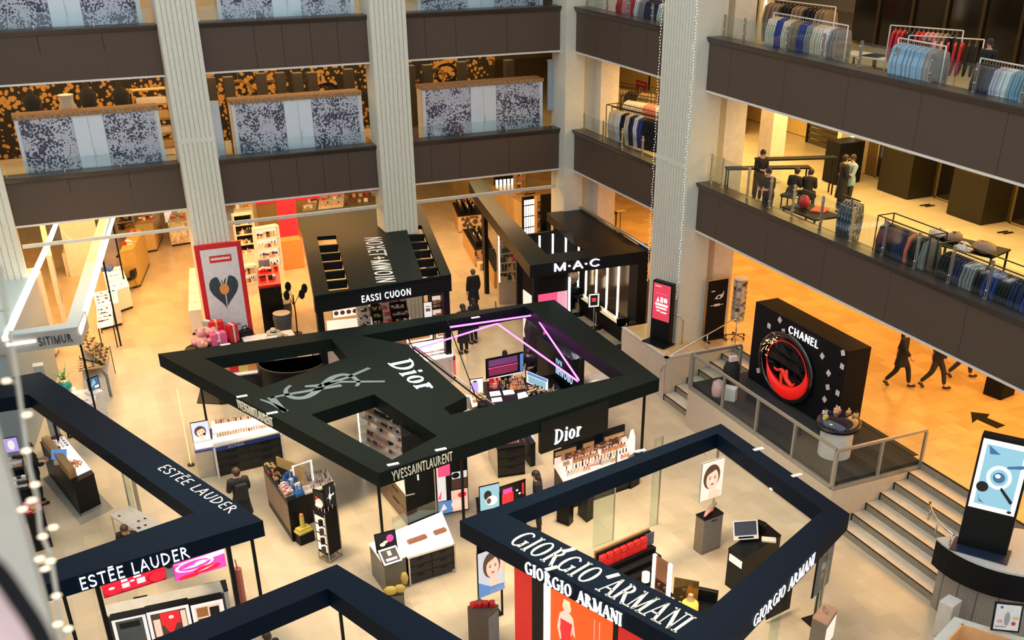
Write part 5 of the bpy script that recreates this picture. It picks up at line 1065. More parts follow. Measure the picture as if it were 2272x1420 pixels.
stock(sh, ['carton'], ['black', 'white', 'brown', 'rose'], 'small carton on the narrow shelf along the pinkish inner wall', 6, 1, (.12, .22), 31, grp='cartons along the inner wall')
# white tables beside the aisle
def table_case(lab, ps, z, body, top, z0=.1, cat='counter', name='display_counter', plinth=None, legs=False):
    t = thing(name, lab, cat); P = quad(ps, z)
    if legs:
        for p in inset(P, .04): bx(p.x-.018, p.x+.018, p.y-.018, p.y+.018, 0, z-.12).build('leg', BLK2, t)
        pz(P, z-.12, z).build('table_top', top, t)
    else:
        pz(inset(P, .05), 0, z0).build('plinth', plinth or DKGREY, t); pz(P, z0, z-.05).build('body', body, t); pz(inset(P, -.015), z-.05, z).build('counter_top', top, t)
    return t, P
CA = [([(227, 597), (269, 590), (286, 632), (241, 647)], .95, 'white glass topped case with dark plinth farthest along the golden aisle', False),
      ([(207, 650), (258, 640), (262, 668), (214, 680)], .95, 'white glass topped case beside the golden aisle, second from the far end', False),
      ([(214, 684), (248, 676), (250, 715), (216, 722)], .95, 'white glass topped table on black legs by the aisle', True)]
for i, (ps, z, lb, lg_) in enumerate(CA):
    t, P = table_case(lb, ps, z, WHITE, LITB, legs=lg_); goods(['palette', 'carton', 'jar'][i], P, z, 5, 4, ['blue', 'black', 'white', 'grey'], 'small item on the '+lb[:62].rsplit(' ', 1)[0] if len(lb) > 62 else 'small item on the '+lb, (.1, .04), ('white', 'black'), 40+i, grp='items on aisle table '+['one', 'two', 'three'][i])
solo(MB().ball((0, 0, 0), .2, seg=8, sz=.7).box(-.3, .1, -.1, .1, -.1, .02), 'blue_scarf', M('blue_silk', (.05, .12, .4), .5), 'crumpled blue scarf on the far white case', 'scarf', (*hp(243, 600, .95)[:2], 1.06))
# slanted sunglass stands
GOLDT = M('gold_sepia_tray', (.5, .36, .18), .4, var=.5, scale=14)
def glasses():
    m = MB()
    for s in (-1, 1): m.lathe([(.05, 0), (.05, .01)], (s*.065, 0, 0), 10); m.tube([(s*.12, 0, .005), (s*.12, .12, .005)], .006, seg=4)
    return m.tube([(-.02, 0, .01), (.02, 0, .01)], .006, seg=4)
sg0 = None
for i, (ps, lb) in enumerate((([(182, 722), (228, 762), (205, 800), (176, 780)], 'slanted gold tray stand of sunglasses, farther one by the booth'), ([(176, 790), (222, 800), (236, 828), (178, 838)], 'slanted gold tray stand of sunglasses with black crossed frame, nearer one'), ([(205, 752), (243, 768), (238, 822), (212, 806)], 'tall slanted sunglass stand facing the golden aisle'))):
    t = thing('sunglass_stand', lb, 'display stand'); P = quad(ps, 1.0); pz(inset(P, .12), 0, .82).build('base', WHITE, t)
    q = MB(); zt = (.85, .85, 1.2, 1.2); n = 4; q.add([(p.x, p.y, z) for p, z in zip(P, zt)]+[(p.x, p.y, z+.04) for p, z in zip(P, zt)], [(3, 2, 1, 0), (4, 5, 6, 7)]+[(j, (j+1) % 4, (j+1) % 4+4, j+4) for j in range(4)]); q.build('tray', GOLDT, t)
    MB().tube([(P[0].x, P[0].y, .92), (P[2].x, P[2].y, 1.3)], .018, seg=4).build('cross_bar', BLK2, t)
    for p in P[:2]: MB().tube([(p.x, p.y, 0), (p.x, p.y, 1.0)], .018, seg=4).build('leg', BLK2, t)
    for u in range(3):
        for v in range(4):
            uu, vv = (u+.5)/3, (v+.5)/4; p = (P[0]*(1-uu)+P[1]*uu)*(1-vv)+(P[3]*(1-uu)+P[2]*uu)*vv
            if sg0 is None: o = sg0 = glasses().build('sunglasses', [BLACK])
            else: o = sg0.copy(); C.objects.link(o)
            o.location = (p.x, p.y, .9+.35*vv); o.rotation_euler = (.25, 0, .6*i); tag(o, 'dark sunglasses on the '+lb, 'sunglasses', 'sunglasses on tray stand '+['one', 'two', 'three'][i])
def chair(lab, loc, ang, shell=None):
    t = thing('shell_chair', lab, 'chair', loc, ang); q = MB(); q.box(-.22, .22, -.2, .22, .43, .49, b=.03); q.build('seat', shell or BLACK, t)
    m = MB(); m.add([(x*.22/1, -.2-.04*(1-abs(x))-(.06 if z > .6 else 0), z) for z in (.46, .62, .86) for x in (-1, -.5, 0, .5, 1)]+[(x*.22, -.23-.04*(1-abs(x))-(.06 if z > .6 else 0), z) for z in (.46, .62, .86) for x in (-1, -.5, 0, .5, 1)], [(r*5+i, r*5+i+1, r*5+i+6, r*5+i+5) for r in (0, 1) for i in range(4)]+[(15+r*5+i+5, 15+r*5+i+6, 15+r*5+i+1, 15+r*5+i) for r in (0, 1) for i in range(4)]); m.build('backrest', shell or BLACK, t)
    for sx in (-1, 1):
        for sy in (-1, 1): MB().tube([(sx*.17, sy*.15, .44), (sx*.24, sy*.23, 0)], .014, seg=6).build('leg', WOOD, t)
    return t
chair('black shell chair on slim wooden legs at the edge of the golden aisle', hp(290, 642), .9)
chair('second dark chair beyond the first, half hidden by the far white case', hp(276, 590), 1.2)
# plant and vase on pedestal, blue screen beside
v = hp(146, 868, .9); solo(bx(-.3, .3, -.25, .25, 0, .9, b=.01), 'white_pedestal', WHITE, 'plain white pedestal carrying the turquoise vase', 'pedestal', (v[0], v[1], 0))
t = thing('potted_fern', 'turquoise glass vase with bright green fern on a white pedestal', 'plant', (v[0], v[1], .9)); MB().lathe([(.08, 0), (.2, .1), (.22, .2), (.15, .32), (.12, .34)], seg=18).build('vase', M('turquoise_glass', (.02, .32, .3), .12, coat=.6), t)
LEAF = M('fern_green', (.1, .36, .05), .6, var=.3)
rnd = random.Random(9)
q = MB()
for k in range(26):
    a = rnd.uniform(0, 2*PI); r_ = rnd.uniform(.12, .3); h_ = rnd.uniform(.25, .55); p0 = Vector((0, 0, .3)); p2 = Vector((r_*math.cos(a), r_*math.sin(a), .3+h_)); p1 = p0.lerp(p2, .5)+Vector((0, 0, .12))
    for j in range(5):
        tt_ = (j+1)/5; c = p0*(1-tt_)**2+p1*2*tt_*(1-tt_)+p2*tt_**2; s_ = Vector((-math.sin(a), math.cos(a), .1))*.07*(1.2-tt_); f_ = Vector((math.cos(a), math.sin(a), .5))*.04
        q.add([c-s_, c-f_*.4, c+s_, c+f_], [(0, 1, 2, 3)])
q.build('fronds', LEAF, t)
for k in range(1): MB().tube([(0, 0, .2), (.02, 0, .6)], .008, seg=4).build('stem', LEAF, t)
t, P = table_case('white counter with angled blue-lit tray at the end of the sunglass stands', [(163, 905), (210, 893), (216, 860), (160, 868)], .95, WHITE, WHITE, plinth=DKGREY)
goods('palette', P, .95, 4, 2, ['blue', 'black', 'white'], 'flat item on the white counter at the end of the sunglass stands', (.12, .05), ('white', 'blue'), 51)
upright('small blue lit screen standing between the fern and the sunglass stands', hp(200, 868, 1.0), .5, .36, .4, 1.0, [(LCD, 'r', .05, .05, .95, .95), (LCB, 'p', [(.1, .2), (.5, .9), (.7, .5)]), (LW, 'r', .5, .1, .9, .3)], name='counter_screen')
solo(bx(-.2, .2, -.2, .2, 0, 1.0, b=.01), 'white_pedestal', WHITE, 'slim white pedestal holding the small blue lit screen', 'pedestal', (*hp(208, 868, 1.0)[:2], 0), .5)
# shops at the end of the aisle
for i, (ps, z1, m, lb) in enumerate((
    ([(265, 560), (296, 552), (318, 505), (290, 508)], 1.6, OLV, 'plain olive gold block display beside the golden aisle'),
    ([(300, 500), (338, 494), (352, 462), (318, 466)], 1.3, M('tan_board', (.5, .34, .14), .5), 'tan open case with dark inset at the aisle end'),
    ([(372, 495), (420, 488), (428, 462), (382, 466)], 1.1, M('pale_rug', (.6, .5, .4), .8, var=.4), 'pale case with patterned front at the end of the golden aisle'),
    ([(518, 470), (560, 464), (566, 440), (524, 446)], 1.5, WHITE, 'white case at the far left of the red shop'),
    ([(670, 470), (700, 468), (706, 440), (676, 442)], 1.2, M('tan_board'), 'tan case beyond the red shop'),
    ([(705, 468), (760, 462), (764, 430), (710, 436)], 1.3, WHITE, 'white glossy case beyond the black roofed booth'),
    ([(770, 460), (835, 452), (840, 425), (776, 430)], 1.2, M('dark_tan', (.16, .1, .05), .5), 'brown case close to the second ribbed column'))):
    t, P = table_case(lb, ps, z1, m, m)
    goods(['carton', 'jar', 'bottle'][i % 3], P, z1, 4, 2, ['white', 'red', 'amber', 'grey'], 'small goods on the '+lb, (.16, .16), ('black', 'white'), 60+i, grp='goods on far case '+['one', 'two', 'three', 'four', 'five', 'six', 'seven'][i])
t, sh = shelf('brown shelf full of small dark bags at the aisle end', hp(262, 520), hp(302, 513), .1, 1.6, 4, .4, WHITE, M('pale_rug')); stock(sh, ['carton', 'jar'], ['brown', 'black', 'gold', 'amber'], 'small dark bag on the brown shelf at the aisle end', 7, 1, (.16, .25), 70)
b0 = hp(372, 492, .9); upright('framed poster with a slim dark tower bottle at the aisle end', (b0[0], b0[1]+1), -.05, 1.0, 1.1, .6, [(LP, 'r', 0, 0, 1, 1), (LBk, 'p', [(.42, .2), (.5, .9), (.58, .2)]), (LO, 'r', .4, .08, .62, .2)], name='poster', cat='poster')
t = thing('shop_facade', 'white far facade with small dark letters behind the pale booth', 'facade'); c0, c1 = hp(128, 488, 2.4), hp(208, 480, 2.4); bx(c0[0], c1[0], c0[1], c0[1]+.2, 0, 3.2).build('wall_panel', WHITE, t)
letters('HIIHK MONO', (c0[0]+.5, c0[1]-.01, 2.55), (1, 0, 0), (0, 0, 1), .35, 'sans', .02, width=c1[0]-c0[0]-.9).build('lettering', M('dark_letter'), t)
t = thing('shop_facade', 'long brown gold far facade closing the golden aisle and the red shop', 'facade'); bx(-16.5, -4, 19.4, 19.6, 0, 2.6).build('wall_panel', M('tan_board'), t)
for i in range(6): bx(-16+i*2, -14.6+i*2, 19.3, 19.4, .3, 2.2).build('display_window', [LP, OLV, DKGREY, LW, OLV, LP][i], t)
# ================================================================ red framed poster on the first ribbed column
pc = [CP+ray(*p)*((-.52-CP.y)/ray(*p).y) for p in ((430, 546), (534, 535), (545, 700))]
wd = pc[1].x-pc[0].x; zt = (pc[0].z+pc[1].z)/2; TX = M('thin_grey_print', (.3, .28, .28), .6)
t = thing('framed_poster', 'tall red framed white poster of a dark heart with orange centre on the ribbed column', 'poster', (pc[0].x, -.5, 0))
bx(0, wd, 0, .1, 0, zt, b=.01).build('frame', RED, t)
def heart(cx, cy, s, ay): return [(cx+s*.06*(16*math.sin(a)**3)/1, cy+ay*s*.06*(13*math.cos(a)-5*math.cos(2*a)-2*math.cos(3*a)-math.cos(4*a))) for a in [i*2*PI/26 for i in range(26)]]
SPK = M('speckled_navy_print', (.03, .05, .07), .5, var=.9, scale=60)
art('print', (.16, -.004, .55), (1, 0, 0), (0, 0, 1), wd-.32, zt-.72, [(M('poster_white', (.68, .68, .72), .5), 'r', 0, 0, 1, 1), (RED, 'r', .22, .86, .82, .93), (WHITE, 'r', .27, .885, .77, .905), (SPK, 'p', heart(.5, .57, .42, .48)), (M('poster_white'), 'p', [(.3, .78), (.34, .8), (.5, .6), (.47, .59)]), (M('poster_white'), 'p', [(.7, .8), (.73, .78), (.55, .6), (.53, .62)]), (M('poster_white'), 'p', [(.5, .52), (.53, .52), (.52, .32), (.5, .32)]), (PC['amber'], 'e', .5, .58, .13, .058), (TX, 'r', .2, .22, .4, .23), (TX, 'r', .35, .185, .8, .2)], t)
letters('ROTEO POALO', (.16+(wd-.32)*.25, -.012, .55+(zt-.72)*.885), (1, 0, 0), (0, 0, 1), .1, 'sans', .004, width=(wd-.32)*.54).build('lettering', WHITE, t)
# table of pink gifts in front
c = hp(478, 766, .8); t = thing('gift_table', 'dark oval table heaped with pink flowers and gifts below the poster', 'table', (c[0], c[1], 0)); MB().lathe([(.001, .76), (1.0, .76), (1.02, .8), (1.0, .82), (.001, .82)], seg=26, sy=.55).build('table_top', BLACK, t); MB().cyl((0, 0, 0), .4, .76).build('base', BLACK, t)
rnd = random.Random(4)
for k in range(26):
    a = rnd.uniform(0, 2*PI); r_ = rnd.uniform(.1, .8); m = MB(); 
    if k == 0 or k > 0:
        if k == 0:
            for j in range(7): m.ball((.05*math.cos(j*.9), .05*math.sin(j*.9), .03*(j % 2)), .055, seg=6)
            fl0 = m.build('pink_blossom', [PC['pink']]); o = fl0
        else: o = fl0.copy(); C.objects.link(o)
    o.location = (c[0]-.25+r_*math.cos(a)*.75, c[1]+r_*.4*math.sin(a), .87+rnd.uniform(0, .6)*(1-r_)); s_ = rnd.uniform(1.1, 2.2); o.scale = (s_, s_, s_); recol(o, PC[rnd.choice(['pink', 'rose', 'peach', 'rose'])]); tag(o, 'pink blossom in the heap on the dark oval table', 'flower', 'pink blossoms on the oval table')
for i, (dx, dy, w_, h_, m_, lb) in enumerate(((.15, .25, .5, .5, 'red', 'tall red gift box at the rear of the oval table'), (.1, -.15, .55, .32, 'pink', 'magenta patterned gift box in the middle of the oval table'), (.62, .05, .35, .42, 'red', 'red gift bag at the end of the oval table'), (-.1, .38, .22, .5, 'grey', 'grey brown ribbon spool behind the gifts'))):
    t = thing('gift_box', lb, 'gift box', (c[0]+dx, c[1]+dy, .82), .2*i); h_ *= 1.5; bx(-w_/2, w_/2, -.14, .14, 0, h_, b=.015).build('box', PC[m_], t); bx(-.03, .03, -.147, .147, 0, h_+.01).build('ribbon', PC['white' if i else 'gold'], t)
t = thing('teddy_figure', 'pink soft toy sitting among the gifts on the oval table', 'soft toy', (c[0]-.45, c[1]-.2, .82)); t.scale = (1.6, 1.6, 1.6); MB().ball((0, 0, .15), .15, seg=10).ball((0, 0, .36), .1, seg=10).ball((-.08, 0, .44), .04).ball((.08, 0, .44), .04).ball((-.15, -.05, .18), .05).ball((.15, -.05, .18), .05).build('body', PC['rose'], t)
t = thing('gift_bench', 'red cushioned bench with black base to the side of the gift table', 'bench', (*hp(552, 792)[:2], 0), .1); bx(-.4, .4, -.25, .25, 0, .5, b=.02).build('base', BLACK, t); bx(-.38, .38, -.24, .24, .5, .78, b=.06).build('cushion', RED, t)
m = MB(); m.box(-.25, .25, -.16, .16, 0, .22, b=.05); m.tube([(-.12, 0, .2), (-.08, 0, .36), (.08, 0, .36), (.12, 0, .2)], .02); solo(m, 'handbag', BLACK, 'black handbag on the red cushioned bench', 'bag', (*hp(552, 792)[:2], .79), .4)
# black promotion wall with red top
t = thing('promotion_wall', 'black display block with a bright red top shelf near the hat stands', 'display block'); P = quad([(588, 742), (636, 735), (630, 690), (584, 697)]); pz(P, 0, 1.75).build('body', BLACK, t); pz(inset(P, -.02), 1.75, 1.85).build('red_top', RED, t)
goods('jar', P, 1.85, 6, 2, ['grey', 'red', 'black', 'red'], 'small red or grey tin on the bright red shelf top', (.15, .2), ('white', 'black'), 80)
solo(bx(-.2, .2, -.1, .1, 0, .35, b=.01), 'gift_carton', M('blue_grey_print', (.2, .25, .4), .5, var=.5, scale=20), 'patterned blue box at the edge of the red shelf top', 'box', (P[3].x+.25, P[3].y-.2, 1.85))
# hats, dark round chair, black flower lamp
FELT = M('cream_felt', (.62, .54, .42), .9); 
for i, (p, lb) in enumerate((((594, 752), 'cream brimmed hat lowest on the hat table'), ((622, 742), 'cream brimmed hat in the middle of the hat table'), ((606, 733), 'cream brimmed hat at the rear of the hat table'), ((580, 760), 'cream felt hat nearest the poster'))):
    x, y, z = hp(*p, 1.0); t = thing('brimmed_hat', lb, 'hat', (x, y, .86+.03*i), i*.7); MB().lathe([(.3, .0), (.3, .015), (.13, .03), (.12, .12), (.1, .15), (.001, .14)], seg=18, sy=.85).build('felt', FELT, t); MB().lathe([(.134, .03), (.128, .07)], seg=18, sy=.85).build('band', BLACK, t)
c = hp(606, 748, .85); t = thing('hat_table', 'low white table of the cream hats', 'table', (c[0], c[1], 0)); bx(-1.0, .75, -.42, .5, .78, .84, b=.01).build('table_top', WHITE, t)
for sx in (-.9, .65):
    for sy in (-.35, .42): bx(sx-.02, sx+.02, sy-.02, sy+.02, 0, .78).build('leg', BLACK, t)
GREY5 = M('slate_upholstery', (.07, .085, .1), .7)
for p, m_, lb in (((622, 722), GREY5, 'slate grey tub shaped stool with pale rim'), ((618, 690), M('olive_brown_upholstery', (.13, .1, .06), .7), 'olive brown padded seat against the black display block')):
    x, y, z = hp(*p, .3); t = thing('tub_stool', lb, 'stool', (x, y-(.95 if p[1] == 690 else .55), 0)); MB().lathe([(.2, .1), (.3, .4), (.34, .8), (.3, .95), (.26, .9)], seg=18).build('shell', m_, t); MB().lathe([(.3, .95), (.33, .97), (.27, .98)], seg=18).build('rim', FELT, t); MB().cyl((0, 0, 0), .22, .1).build('base', BLACK, t)
x, y, z = hp(660, 740); t = thing('flower_lamp', 'black branching lamp with petal shades beside the black roofed booth', 'lamp', (x, y, 0)); MB().tube([(0, 0, 0), (.02, 0, .8), (0, 0, 1.5)], .025).build('pole', BLACK, t); MB().cyl((0, 0, 0), .18, .03).build('base', BLACK, t)
for k, (a, ln) in enumerate(((.3, .5), (1.6, .6), (2.6, .55), (4.0, .45), (5.2, .5))):
    q = MB(); q.tube([(0, 0, 1.1), (ln*.5*math.cos(a), ln*.5*math.sin(a), 1.45), (ln*math.cos(a), ln*math.sin(a), 1.6)], .012, seg=5); q.ball((ln*math.cos(a), ln*math.sin(a), 1.62), .12, seg=8, sz=1.6, sy=.4); q.build('petal_shade', BLACK, t)
# ================================================================ red shop behind
t = thing('shop_wall', 'bright red lit shop wall with an orange box before it', 'shop wall'); P = quad([(628, 575), (668, 570), (668, 560), (628, 565)]); pz(P, 0, 2.4).build('panel', M('lit_red', (.75, .01, .02), .5, emit=.5, ecol=(.9, .01, .02)), t)
solo(bx(-.45, .45, -.3, .3, 0, 1.25, b=.02), 'orange_box', PC['amber'], 'orange box cupboard before the red shop wall', 'box', (*hp(650, 592)[:2], 0))
t = thing('shop_wall', 'red panel band high at the rear, seen between bar and balcony', 'shop wall'); c0 = hp(578, 466, 1.2); c0 = (c0[0], c0[1]+2.2); bx(c0[0], c0[0]+4.6, c0[1], c0[1]+.1, 0, 2.3).build('panel', M('lit_red'), t); bx(c0[0]-.1, c0[0]+4.7, c0[1]-.3, c0[1]-.05, 0, .9).build('counter', M('tan_board'), t)
for i, (a, b_, lb, cl) in enumerate((((580, 622), (632, 612), 'white lit shelf of small bottles in the red shop', 'gold'), ((532, 588), (574, 582), 'black backed case with white frame in the red shop', 'black'), ((540, 655), (578, 648), 'low white lit case near the red poster', 'peach'))):
    t, sh = shelf(lb, hp(*a), hp(*b_), .4, 2.1 if i < 2 else 1.1, 4 if i < 2 else 2, .35, WHITE, LITB if i != 1 else BLACK)
    stock(sh, ['bottle', 'jar'], [cl, 'brown', 'rose', 'white'], 'small bottle on the '+lb, 6, 1, (.12, .22), 90+i)
t, P = table_case('white counter with pink printed top beside the poster', [(418, 690), (446, 686), (446, 592), (420, 596)], .95, WHITE, WHITE); goods('palette', P, .95, 2, 4, ['pink', 'rose'], 'pink card lying on the white counter beside the poster', (.2, .05), ('white',), 96)
solo(bx(-.4, .4, -.05, .05, 0, .35), 'hanging_sign', RED, 'small plain red sign block at the end of the golden aisle', 'sign', (*hp(413, 515)[:2], 0))
# ================================================================ middle and front shops
def proj(P):
    d = Vector(P)-CP; z = d.dot(fw); return (1136+SX+FP*d.dot(RT)/z, 710+SY-FP*d.dot(UP)/z)
def zt(x, y, py):        # height above (x, y) that shows at image row py
    lo, hi = -1.0, 6.0
    for _ in range(40):
        mid = (lo+hi)/2
        if proj((x, y, mid))[1] > py: lo = mid
        else: hi = mid
    return (lo+hi)/2
def panel(lab, bl, br, z, ty, shapes, back=None, tilt=0, name='light_box', cat='sign', thick=.04, frame=None, off=0):
    a, b_ = at(*bl, z), at(*br, z); ang = math.atan2((b_-a).y, (b_-a).x); h = zt(a.x, a.y, ty)-z
    return upright(lab, (a.x, a.y), ang, (b_-a).length, h/ max(.5, math.cos(tilt)), z, shapes, back, thick, name, cat, tilt, frame=frame)
def block(lab, ps, ty, name='display_counter', cat='counter', body=None, top=None, n=0, cols=1, z0=0, ni=1, dr=None, zps=0, hgt=None):
    """cabinet from its floor corners at pixels ps (second one is the near corner, whose top shows at row ty)"""
    t = thing(name, lab, cat); P = quad(ps, zps); h = hgt or zt(P[ni].x, P[ni].y, ty); body = body or BLACK
    pz(P, z0 if z0 else 0, h-.04).build('body', body, t); pz(inset(P, -.012), h-.04, h).build('counter_top', top or body, t)
    if n: drawers(t, P[1], P[2], .08, h-.06, n, dr or DKGREY, cols)
    return t, P, h
goodlab = lambda k, w_: 'small %s among others %s' % (k, w_)
# -- inside the black roofed booth
panel('peach board printed with dark round palettes under the black booth roof', (739, 706), (796, 698), 1.0, 674, [(LP, 'r', 0, 0, 1, 1)]+[(M('umber_print', (.06, .03, .02), .5), 'e', .14+.24*i, .3+.42*j, .09, .15) for i in range(4) for j in range(2)], name='palette_board')
t, P, h = block('long peach counter with stepped trays of small cosmetics under the black booth roof', [(728, 745), (915, 722), (905, 695), (725, 712)], 0, zps=.9, hgt=.9, body=M('peach_laminate', (.7, .42, .28), .5), top=LP)
for i, (a, b_, k, cl) in enumerate(((.36, .52, 'jar', ['black', 'white', 'grey']), (.54, .66, 'lipstick', ['gold', 'green', 'yellow']), (.67, .76, 'carton', ['red', 'rose']), (.77, .98, 'jar', ['peach', 'rose', 'clear', 'red']))):
    Q = [P[0].lerp(P[1], a), P[0].lerp(P[1], b_), P[3].lerp(P[2], b_), P[3].lerp(P[2], a)]
    q = MB(); n_ = 4
    for s in range(4):
        A_ = [Q[0].lerp(Q[3], s/4), Q[1].lerp(Q[2], s/4), Q[2], Q[3]]; pz(A_, .9+s*.14, .9+(s+1)*.14, mb=q)
    solo(q, 'stepped_tray', [BLACK if i % 2 else WHITE], 'stepped tray on the peach counter, '+['one of small black and white pots', 'one of green gold lipsticks', 'one of red cartons', 'one of peach and clear pots'][i], 'tray')
    for s in range(4): goods(k, [Q[0].lerp(Q[3], s/4), Q[1].lerp(Q[2], s/4), Q[1].lerp(Q[2], (s+1)/4), Q[0].lerp(Q[3], (s+1)/4)], .9+(s+1)*.14, 6, 1, cl, 'tiny %s in the peach counter tray of %s goods' % (KN[k].split('_')[-1], cl[0]), (.1, .12), ('black', 'gold', 'white'), 100+i*9+s, grp='goods in the tray of %s goods' % cl[0])
t = thing('back_display', 'peach arched board with a row of lipstick shapes behind the stepped trays', 'display board'); a = hp(800, 690, .9); b_ = hp(880, 680, .9); art('print', (a[0], a[1]+.2, .95), (1, .0, 0), (0, 0, 1), b_[0]-a[0], 1.0, [(LP, 'r', 0, 0, 1, 1)]+[(PC['rose'], 'r', .3+.1*i, .35, .36+.1*i, .75) for i in range(5)], t); bx(a[0]+.2, b_[0]-.2, a[1]+.21, a[1]+.28, 0, .95).build('stand', BLACK, t)
t, P, h = block('dark slatted block under the black booth roof beside a white card', [(868, 728), (944, 718), (941, 708), (866, 717)], 654, name='slatted_block', cat='display block', body=M('charcoal_slats', (.04, .045, .05), .5, var=.3, scale=50))
panel('small white price card standing by the dark slatted block', (942, 705), (959, 703), 1.0, 672, [(LW, 'r', 0, 0, 1, 1), (TX, 'r', .2, .7, .8, .75), (TX, 'r', .2, .4, .8, .6)], name='price_card')
solo(bx(-.12, .12, -.1, .1, 0, 1.0), 'card_stand', BLACK, 'slim black foot under the white price card', 'stand', (*hp(951, 703, 1.0)[:2], 0))
t, sh = shelf('open wooden rack at the end of the black roofed booth', hp(960, 735), hp(990, 731), .3, 2.4, 4, .5, BLACK, LP); stock(sh, ['carton'], ['brown', 'white', 'amber'], 'small carton on the wooden rack under the booth end', 4, 1, (.16, .22), 140)
# -- brown counters in the passage
FLC = floral('cream_flower_print', (.72, .56, .36), (.12, .07, .04), 3.5, .5); TANL = M('tan_laminate', (.52, .3, .12), .45)
for i, (ps, ty, lb) in enumerate((([(1005, 487), (1017, 518), (1072, 512), (1050, 484)], 479, 'brown counter with flower printed front and black trays, farther one in the passage'), ([(1028, 545), (1054, 592), (1094, 586), (1075, 545)], 553, 'brown counter with flower printed front and black trays, nearer one in the passage'))):
    t, P, h = block(lb, ps, ty, body=TANL, top=BLACK); drawers(t, P[1], P[2], .08, h-.08, 1, FLC, nm='printed_front')
    for s in range(3):
        A_ = P[0].lerp(P[3], .15+.25*s); B_ = P[1].lerp(P[2], .15+.25*s); d_ = (P[3]-P[0])*.16
        solo(pz([A_+(B_-A_)*.1, A_+(B_-A_)*.9, A_+(B_-A_)*.9+d_, A_+(B_-A_)*.1+d_], h, h+.22), 'tester_tray', BLACK, 'long black tester tray on the %s, %s row' % (['farther', 'nearer'][i]+' flower front counter', ['first', 'second', 'third'][s]), 'tray')
        goods('lipstick', [A_+(B_-A_)*.12, A_+(B_-A_)*.88, A_+(B_-A_)*.88+d_, A_+(B_-A_)*.12+d_], h+.22, 8, 1, ['black', 'rose', 'brown', 'white'], 'tester tube on the black trays of the %s passage counter' % ['farther', 'nearer'][i], (.09, .13), ('black', 'gold'), 150+i*5+s, grp='testers on passage counter %s' % ['far', 'near'][i])
    c = P[1].lerp(P[2], .35); solo(bx(-.2, .2, -.18, .18, 0, .3, b=.01), 'cream_box', M('cream_carton', (.7, .55, .35), .6), 'cream carton on the floor at the foot of the %s brown counter' % ['farther', 'nearer'][i], 'box', (c.x-.1, c.y-.4, 0))
block('low tan cabinet with dark top between passage and bottle shelf', [(1073, 588), (1097, 640), (1112, 636), (1098, 590)], 600, body=TANL, top=BLACK)
# -- bottle shelf with light tubes, pink pillar
a, b_ = hp(1108, 676), hp(1148, 672)
t, sh = shelf('tall lit bottle shelf framed by two white light tubes at the end of the passage', a, b_, .9, 3.1, 6, .3, M('beige_laminate', (.6, .45, .3), .5), M('warm_brown_back', (.3, .16, .06), .5), glow=True)
stock(sh, ['bottle', 'lipstick'], ['green', 'amber', 'gold', 'brown', 'red'], 'slim bottle on the tall lit shelf between the light tubes', 8, 1, (.1, .28), 170, ('black', 'gold', 'white'), grp='bottles on the tall lit shelf')
t = thing('advert_pillar', 'dark pillar with a pink lit advert below the corner of the make-up beams', 'pillar'); pxx = E1.x+.35; bx(pxx, pxx+1.3, E1.y+.55, E1.y+1.4, 0, 3.25).build('body', BLK2, t); LPKG = E_('deep_pink', (.8, .08, .2), .7)
art('advert', (pxx+.02, E1.y+.545, .7), (1, 0, 0), (0, 0, 1), 1.26, 1.75, [(LPKG, 'r', 0, 0, .7, 1), (E_('pale_pink_edge', (.75, .35, .45), .6), 'r', .7, 0, 1, 1), (LW, 'r', .12, .62, .85, .66)], t)
bx(pxx+1.32, pxx+1.38, E1.y+.5, E1.y+.56, 0, 2.9).build('light_tube', GLOW, t); letters('SILO SORTOIL', (pxx+.2, E1.y+.53, 1.75), (1, 0, 0), (0, 0, 1), .16, 'thin', .004, width=.95).build('lettering', LW, t)
bx(-.02, .0, 0, .8, .7, 2.4).build('side_advert', LP, t).location = (pxx, E1.y+.57, 0)
# -- make-up booth interior
xr_ = E0.x-.22; yb = E0.y
t = thing('mirror_wall', 'row of lit make-up mirrors with upright white tubes along the dark side wall', 'mirror wall')
for k in range(5):
    y = yb+.95+k*.85; bx(xr_+.02, xr_+.06, y, y+.07, .75, 3.15).build('light_tube', GLOW, t)
    if k < 4: bx(xr_+.05, xr_+.07, y+.09, y+.82, .95, 3.0).build('mirror', M('bronze_mirror', (.35, .25, .15), .12, metal=.7), t)
bx(xr_-.12, xr_+.06, yb+.7, yb+4.6, .6, .72).build('ledge', M('lit_cream', (.9, .75, .55), .5, emit=.4, ecol=(1, .8, .5)), t); bx(xr_-.1, xr_+.06, yb+.72, yb+4.6, 0, .6).build('cabinet', BLK2, t)
t = thing('rear_mirror_wall', 'black rear wall of the make-up booth with five upright white tubes', 'mirror wall'); yq = yb+5.0; bx(E1.x+1.6, E0.x-.3, yq, yq+.12, 0, 3.2).build('wall_panel', BLACK, t)
for k in range(6): x = E1.x+1.95+k*.55; bx(x, x+.06, yq-.04, yq, .7, 3.1).build('light_tube', GLOW, t)
def barstool(lab, loc, back=True):
    t = thing('bar_stool', lab, 'stool', loc); MB().lathe([(.24, 0), (.22, .02), (.03, .05)], seg=18).build('base', BLACK, t); MB().cyl((0, 0, .04), .025, .66).build('column', CHROME, t); MB().lathe([(.15, .7), (.2, .73), (.19, .8), (.001, .82)], seg=16).build('seat', BLACK, t)
    if back: MB().lathe([(.2, .78), (.22, 1.05)], seg=10, a0=.3, a1=PI-.3).build('backrest', BLACK, t)
for i, p in enumerate(((1290, 697), (1330, 727), (1387, 768))): barstool('black bar stool of the make-up booth, '+['farthest one under the round mirror', 'middle one by the tablet', 'nearest one beside the white bench'][i], (hp(*p)[0]-.15, *hp(*p)[1:]))
